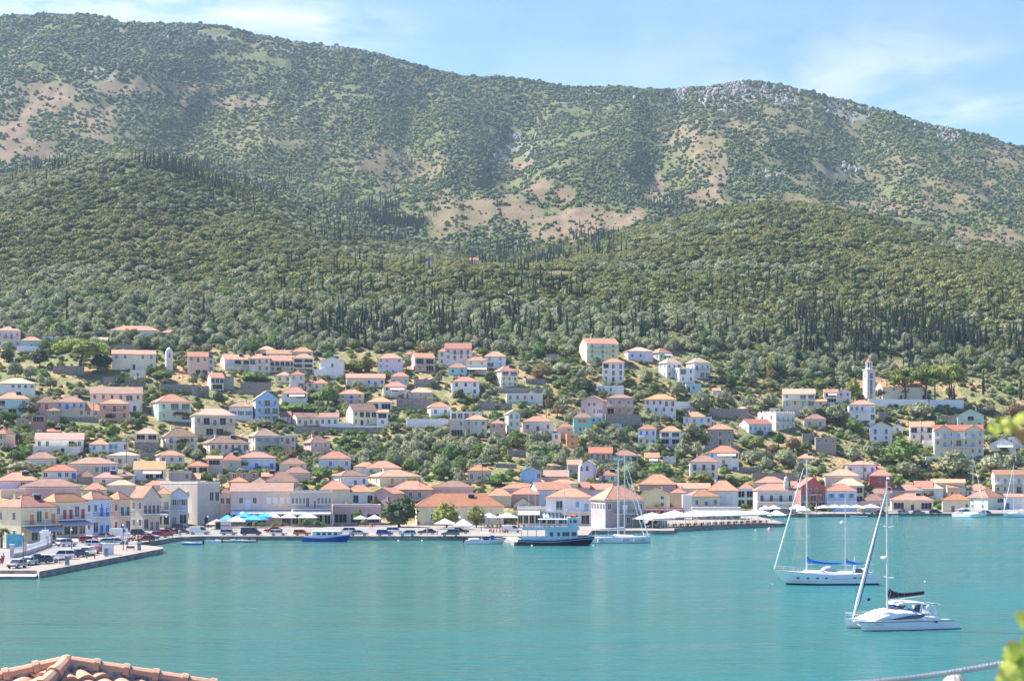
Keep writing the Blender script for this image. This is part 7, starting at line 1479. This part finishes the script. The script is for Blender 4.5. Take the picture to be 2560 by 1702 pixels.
lamp(1546,1340,18.5,'tall floodlight mast with a pale lamp bank behind the yacht',1.0,'mast')
def flagpole(px,pyb,h,label): p=G(px,pyb,1.0); r=empty('flagpole',p,0,label,'flagpole'); q=MB(); q.tube([(0,0,0),(0,0,h)],[.07,.035],METAL,6); q.build('pole',r)
flagpole(1338,1322,14.5,'tall bare dark pole rising behind the red roofs'); flagpole(1322,1322,14,'second pale pole beside the tall bare one')
for i,(x,y,h) in enumerate(((1668,1319,7.6),(1673,1319,8.6),(1662,1320,5))): flagpole(x,y,h,('shorter flagpole at the pier corner','tallest flagpole at the pier corner','thin low pole at the pier corner')[i])
# flags on the blue house
FB=mat('flag_blue_cloth',(.05,.18,.62),.7)
def flag(reg,x,y,label,emb):
    a,b=src(reg,x,y); p=G(a,1336,1.0); s=p.y/F; p=Vector(((a-CX)*s,p.y-2.0,HC-(b-YH)*s)); r=empty('flag',p,R(66),label,'flag'); q=MB(); q.tube([(0,0,-1.6),(0,-.9,.9)],.03,METAL,5); q.build('pole',r); q=MB(); 
    n=9
    for i in range(n): q.box(.0,.55+.05*(i%2),-.85+.02,-.83+.02,-1.4+2.2*i/n,-1.4+2.2*(i+1)/n,(FB if (i%2==0 or not emb) else WHITE))
    if emb: q.box(0,.25,-.86,-.855,.1,.8,FB); q.box(0,.25,-.87,-.865,.4,.5,WHITE); q.box(.1,.16,-.87,-.865,.1,.8,WHITE)
    q.build('cloth',r)
flag('M',1430,250,'blue and white striped flag with cross on the pale blue house',True); flag('M',1345,250,'plain blue flag beside the striped one',False)
for i,(x,y) in enumerate(((168,1412),(266,1390),(348,1375))):
    p=G(x,y); r=empty('service_pedestal',p,0,('grey service pedestal on the pier nearest the steps','grey service pedestal in the middle of the pier','grey service pedestal near the pier tip')[i],'pedestal'); q=MB(); q.box(-.32,.32,-.25,.25,0,1.5,mat('pedestal_blue_grey',(.25,.32,.38),.5)); q.box(-.36,.36,-.29,.29,1.5,1.6,METAL); q.build('cabinet',r)
p=G(270,1386); r=empty('ticket_booth',p,R(15),'white cube hut on the pier beside the red hatchback','hut'); q=MB(); q.box(-1.0,1.0,-.8,.8,0,2.0,WHITE); q.box(-1.1,1.1,-.9,.9,2.0,2.1,CONC); q.build('booth',r); q=MB(); q.box(1.0,1.03,-.3,.3,0,1.8,DARK); q.build('door',r)
for i,(x,y) in enumerate(((304,1360),(317,1359))):
    p=G(x,y); r=empty('white_pillar',p,0,('left of two tall white banner pillars in the car park','right of two tall white banner pillars in the car park')[i],'pillar'); q=MB(); q.box(-.2,.2,-.2,.2,0,3.3,WHITE); q.box(-.3,.3,-.3,.3,0,.25,CONC); q.build('post',r)
def bench(px,py,rz,label):
    p=G(px,py); r=empty('bench',p,rz,label,'bench'); q=MB(); q.box(-.8,.8,-.22,.22,.42,.46,WOOD); q.build('seat',r); q=MB(); q.box(-.8,.8,.2,.25,.5,.9,WOOD); q.build('backrest',r)
    for x in(-.7,.7): q=MB(); q.box(x-.04,x+.04,-.2,.22,0,.42,IRON); q.build('leg',r)
for a in ((160,1408,.4,'bench beside the first grey pedestal'),(227,1396,.5,'bench on the pier below the red hatchback'),(326,1376,.2,'bench on the pier near its tip'),(388,1352,.3,'bench by the dark red cars at the bend'),(424,1344,.2,'bench at the bend of the quay')): bench(*a)
def pillarwall(pts,label):
    P0=G(*pts[0]); r=empty('garden_wall',P0,0,label,'wall'); q=MB(); c=MB()
    for a,b in zip(pts[:-1],pts[1:]):
        u=G(*a)-P0; v=G(*b)-P0; d=(v-u); L=d.length; M_=Matrix.Translation((u.x,u.y,0))@Matrix.Rotation(math.atan2(d.y,d.x),4,'Z'); q.box(.3,L-.3,-.12,.12,-.02,.8,mat('pale_garden_wall',(.62,.56,.50),.9),M_)
        for k in range(int(L/.25)): q.box(.3+k*.25,.33+k*.25,-.02,.02,.8,1.7,WHITE,M_)
        q.box(.3,L-.3,-.03,.03,1.7,1.76,WHITE,M_)
        for x in (0,L): c.box(x-.28,x+.28,-.28,.28,-.02,2.3,mat('pale_garden_wall',(.62,.56,.50),.9),M_); c.box(x-.38,x+.38,-.38,.38,2.3,2.45,WHITE,M_)
    q.build('railing_panel',r); c.build('pillar',r)
pillarwall([(30,1394),(62,1388),(118,1368),(127,1362)],'pale railed wall with square pillars at the left of the quay')
p=G(113,1362); r=empty('monument',p,R(15),'white stepped monument behind the railed wall','monument'); q=MB(); q.box(-1.0,1.0,-.8,.8,0,2.5,WHITE); q.box(-1.15,1.15,-.95,.95,2.5,2.8,WHITE); q.box(-.7,.7,-.6,.6,2.8,3.2,WHITE); q.tube([(0,0,3.2),(0,0,4.2)],.05,METAL,5); q.build('block',r)
r=empty('blue_hoarding',G(34,1372),R(-12),'turquoise blue hoarding below the cream corner house','hoarding'); q=MB(); q.box(-1.6,1.9,0,.1,.1,3.0,mat('turquoise_board',(.08,.42,.52),.6)); q.build('board',r)
# motorbikes
def moto(px,py,rz,label):
    p=G(px,py); r=empty('motorbike',p,rz,label,'motorbike'); 
    for x in(-.65,.65): q=MB(); M_=Matrix.Translation((x,0,.3)); q.tube([M_@Vector((0,-.05,0)),M_@Vector((0,.05,0))],.3,TYRE,10); w=q.build('wheel',r); q=MB(); q.tube([M_@Vector((0,-.06,0)),M_@Vector((0,.06,0))],.16,RIM,8); q.build('rim',w)
    q=MB(); q.prism([(-.7,.5),(-.3,.35),(.3,.35),(.6,.75),(.45,.95),(.1,.7),(-.6,.78)],'y',-.12,.12,carmat('black' if px%2 else 'red')); q.build('body',r); q=MB(); q.tube([(.45,-.3,1.0),(.45,.3,1.0)],.03,IRON,5); q.build('handlebar',r)
for i in range(6): moto(1226+i*8,1330+(i%2)*1.5,R(70+i*9),('motorbike at the left of the row by the jetty','second motorbike of the row by the jetty','third motorbike of the row by the jetty','fourth motorbike of the row by the jetty','fifth motorbike of the row by the jetty','motorbike nearest the white van by the jetty')[i])
for i in range(5): moto(318+i*9,1353-i*1.2,R(60+i*12),('motorbike left in the car park row','second motorbike in the car park row','middle motorbike in the car park row','fourth motorbike in the car park row','motorbike right in the car park row')[i])
car(1278,1331,'van','white',R(180),'large white van behind the motorbikes at the jetty')
# utility poles
def pole(reg,x,yt,yb,label):
    a,pb=src(reg,x,yb); pt=src(reg,x,yt)[1]; p=at(a,pb); h=(pb-pt)/F*p.y; r=empty('utility_pole',p,random.uniform(-.4,.4),label,'utility pole'); q=MB(); q.tube([(0,0,-1),(0,0,h)],[.15,.10],WOOD,6); q.build('pole',r); q=MB(); q.box(-.8,.8,-.05,.05,h-.6,h-.5,WOOD); [q.tube([(k,0,h-.5),(k,0,h-.3)],.05,WHITE,5) for k in(-.7,0,.7)]; q.build('crossarm',r); return p+Vector((0,0,h-.4))
PL=[pole(*a) for a in (('A',1880,1010,1370,'wooden pole right of the long cream rust-shuttered house'),('A',1940,720,1000,'wooden pole below the domed belfry'),('A',1225,1190,1400,'wooden pole before the low orange-roofed cottage'),('B',300,140,560,'tall wooden pole left of the peach house'),('B',1095,230,470,'wooden pole before the long white gabled house'),('B',1350,840,1130,'wooden pole before the bright blue house'),('B',1870,900,1160,'wooden pole left of the brown-roofed cream house'),('C',1130,780,1130,'tall wooden pole above the white terrace block'),('D',865,830,1080,'wooden pole on the dry slope'),('D',1915,900,1160,'wooden pole below the rose brick house'),('E',1180,1280,1560,'wooden pole beside the grey stone house'),('E',2095,930,1300,'wooden pole before the brown-roofed beige cottage'),('F',1150,740,1060,'wooden pole before the long red-roofed house'),('F',470,1230,1500,'wooden pole before the blue-shuttered white cottage'),('G',1385,395,690,'wooden pole among the brown roofs at the left'),('G',1652,230,640,'tall wooden pole right of the white flat house'),('G',680,530,760,'wooden pole before the red-roofed white house'),('G',245,690,860,'wooden pole above the lilac house'),('I',240,430,660,'wooden pole before the brown-roofed white house'),('I',1305,600,880,'wooden pole behind the lilac gable'),('I',1885,380,660,'wooden pole left of the pyramid-roofed house'),('I',2120,430,720,'wooden pole before the pyramid-roofed house'),('J',1675,420,650,'wooden pole before the off-white cottage'),('L',540,290,480,'wooden pole before the white cottage'),('K',1188,150,410,'wooden pole before the awninged red-roof house'),('L',745,490,730,'wooden pole beside the dark red bungalow'))]
# ---------------------------------------------------------------- foreground
# tiled hip roof corner at the lower left, about 22 m away
RT=mat('old_clay_tiles',(.60,.33,.21),.85,.2,2.2,bump=.3,col2=(.46,.26,.18),detail=8); RM_=mat('ridge_mortar',(.34,.29,.27),.95,.4,9,bump=.5)
ap=P(166,1664,22); r=empty('neighbouring_roof',ap,0,'terracotta tiled hip roof corner cut off at the lower left','roof')
dirs=[R(13),R(202),R(262)]; tanp=.2; ends=[Vector((math.cos(a),math.sin(a),-tanp if i<2 else -.30))*L for i,(a,L) in enumerate(zip(dirs,(5.5,4.5,4.0)))]
back=Vector((math.cos(R(95)),math.sin(R(95)),-.22))*4
def tiled(e1,e2,name):
    """ribbed tiles running straight down the slope, cut along the two hips"""
    n_=e1.cross(e2).normalized(); n_=n_ if n_.z>0 else -n_; d=(Vector((0,0,-1))-n_*Vector((0,0,-1)).dot(n_)).normalized(); a=n_.cross(d)
    s1,t1,s2,t2=e1.dot(a),e1.dot(d),e2.dot(a),e2.dot(d)
    if s1>s2: s1,t1,s2,t2=s2,t2,s1,t1
    tm=max(t1,t2,2.5); pr=.24; ns=6; mb=MB(); k0=int(math.floor(s1/pr*ns)); k1=int(math.ceil(s2/pr*ns)); rows=14; vs=[]
    for k in range(k0,k1+1):
        x=min(max(k*pr/ns,s1),s2); t0=max(0,(x*t1/s1 if x<0 else x*t2/s2)); rib=.05*abs(math.sin(math.pi*k/ns))
        for q in range(rows*2):
            t=(q//2+(q%2))*.40; lift=.0 if q%2==0 else .05; t=max(t,t0); vs.append(a*x+d*t+n_*(rib+lift-.02))
    R2=rows*2; fs=[(i*R2+q,(i+1)*R2+q,(i+1)*R2+q+1,i*R2+q+1) for i in range(k1-k0) for q in range(R2-1)]; mb.add(vs,fs,RT); mb.build(name,r)
tiled(ends[0],ends[2],'tile_field'); tiled(ends[2],ends[1],'tile_field'); tiled(ends[0],back,'tile_field'); tiled(back,ends[1],'tile_field')
for i,e in enumerate(ends):
    L=e.length; u=e.normalized(); cap=MB(); bed=MB(); n=int(L/.405); up=Vector((0,0,.06))
    for k in range(n): a=u*(k*.405+.05)+up; b=u*((k+1)*.405+.03)+up; cap.tube([a,b-u*.06,b],[.088,.098,.100],RT,10); cap.tube([b-u*.07,b+u*.01],.118,RT,10)
    bed.tube([Vector((0,0,-.03)),e+Vector((0,0,-.03))],.125,RM_,8); cap.build('ridge_cap',r); bed.build('ridge_mortar',r)
q=MB(); q.ball((0,0,.045),.115,RT,10); q.build('ridge_cap',r)
# cable at lower right
a=P(2080,1712,6); b=P(2523,1655,6.4); r=empty('cable',a,0,'pale twisted cable sloping up at the lower right','cable'); q=MB(); 
for s in range(3):
    pts=[]; n=160
    for i in range(n+1): t=i/n; an=t*95+s*2.09; pts.append((b-a)*t+Vector((0,-.0055*math.cos(an),.0055*math.sin(an)))-Vector((0,0,.012*math.sin(math.pi*t))))
    q.tube(pts,.0062,mat('cable_grey_white',(.72,.66,.62),.7),5)
q.build('strand',r)
p=P(2386,1695,10); r=empty('stone_finial',p,0,'tip of a pale stone finial at the bottom right','finial'); q=MB(); q.lathe([(.07,-.3),(.075,-.02),(.04,.02),(.005,.045)],mat('pale_stone',(.62,.5,.42),.9,.3,30),10); q.build('stone',r)
# out-of-focus vine at the right edge
VL=[leafmat('vine_leaf_yellow',(.78,.76,.16),(.62,.64,.14),.1),leafmat('vine_leaf_green',(.32,.36,.06),(.24,.29,.05),.2),leafmat('vine_leaf_rust',(.42,.22,.09),(.30,.20,.07),.2)]
rv=random.Random(4); r=empty('grape_vine',P(2600,1700,3),0,'blurred yellow-green vine leaves reaching in at the right edge','vine'); o0=P(2600,1700,3)
st=MB(); st.tube([P(2640,1720,3)-o0,P(2600,1500,3.05)-o0,P(2610,1200,3.1)-o0,P(2545,1075,3.1)-o0,P(2500,1060,3.1)-o0],.004,BARK,6); st.build('stem',r)
def leaf(mb,c,s,m_):
    n_=Vector((rv.uniform(-.8,.8),-1,rv.uniform(-.2,1))).normalized(); a=n_.cross(Vector((rv.random(),rv.random(),1))).normalized(); b=n_.cross(a); k=11; pts=[c+n_*s*.1]
    for i in range(k): t=2*math.pi*i/k; rr_=s*(1 if i%2==0 else .72)*(1.15 if i==0 else 1); pts.append(c+a*math.cos(t)*rr_+b*math.sin(t)*rr_)
    mb.add(pts,[(0,1+i,1+(i+1)%k) for i in range(k)],m_)
lf=[MB(),MB(),MB()]
for px,py,s in ((2478,1062,.011),(2492,1048,.012),(2488,1072,.012),(2500,1066,.011),(2522,1060,.010),(2545,1048,.016),(2556,1040,.014),(2540,1088,.010),(2552,1082,.012),(2535,1070,.010),(2550,1542,.018),(2560,1550,.018),(2530,1625,.02),(2545,1622,.02),(2520,1645,.018),(2512,1665,.016),(2535,1650,.024),(2552,1640,.02),(2525,1680,.022),(2545,1672,.024),(2558,1660,.02),(2510,1692,.02),(2530,1700,.024),(2550,1696,.024),(2562,1690,.02),(2500,1702,.016),(2540,1712,.02),(2575,1620,.02),(2570,1650,.024),(2518,1628,.016),(2528,1612,.016),(2556,1612,.02),(2505,1678,.018),(2522,1660,.022),(2548,1655,.024),(2538,1688,.026),(2560,1676,.026),(2515,1700,.022),(2470,1070,.009),(2484,1080,.010),(2508,1054,.011),(2515,1076,.010),(2530,1078,.012),(2536,1056,.013),(2560,1062,.014),(2550,1100,.012),(2560,1560,.018)):
    k=rv.choice((0,0,1)) if py<1600 else rv.choice((0,1,1,2)); 
    if 1074<py<1104 and px>2515: k=2
    leaf(lf[k],P(px+6,py,3+rv.uniform(-.08,.08))-o0,s*.82,VL[k])
for k in range(3): lf[k].build('leaves',r)
# ---------------------------------------------------------------- haze
me=bpy.data.meshes.new('haze'); x0,x1,y0,y1,z0,z1=-2400,2400,-120,3450,-3.2,1050
me.from_pydata([(x0,y0,z0),(x1,y0,z0),(x1,y1,z0),(x0,y1,z0),(x0,y0,z1),(x1,y0,z1),(x1,y1,z1),(x0,y1,z1)],[],[(3,2,1,0),(4,5,6,7),(0,1,5,4),(1,2,6,5),(2,3,7,6),(3,0,4,7)])
m=bpy.data.materials.new('haze'); m.use_nodes=True; t=m.node_tree; t.nodes.clear(); o=N(t,'ShaderNodeOutputMaterial'); pv=N(t,'ShaderNodeVolumePrincipled'); pv.inputs['Density'].default_value=HAZE; pv.inputs['Color'].default_value=(.60,.80,1.0,1); pv.inputs['Anisotropy'].default_value=.2; wire(t,pv.outputs[0],o.inputs['Volume']); me.materials.append(m)
tag(link('haze',me),kind='stuff')
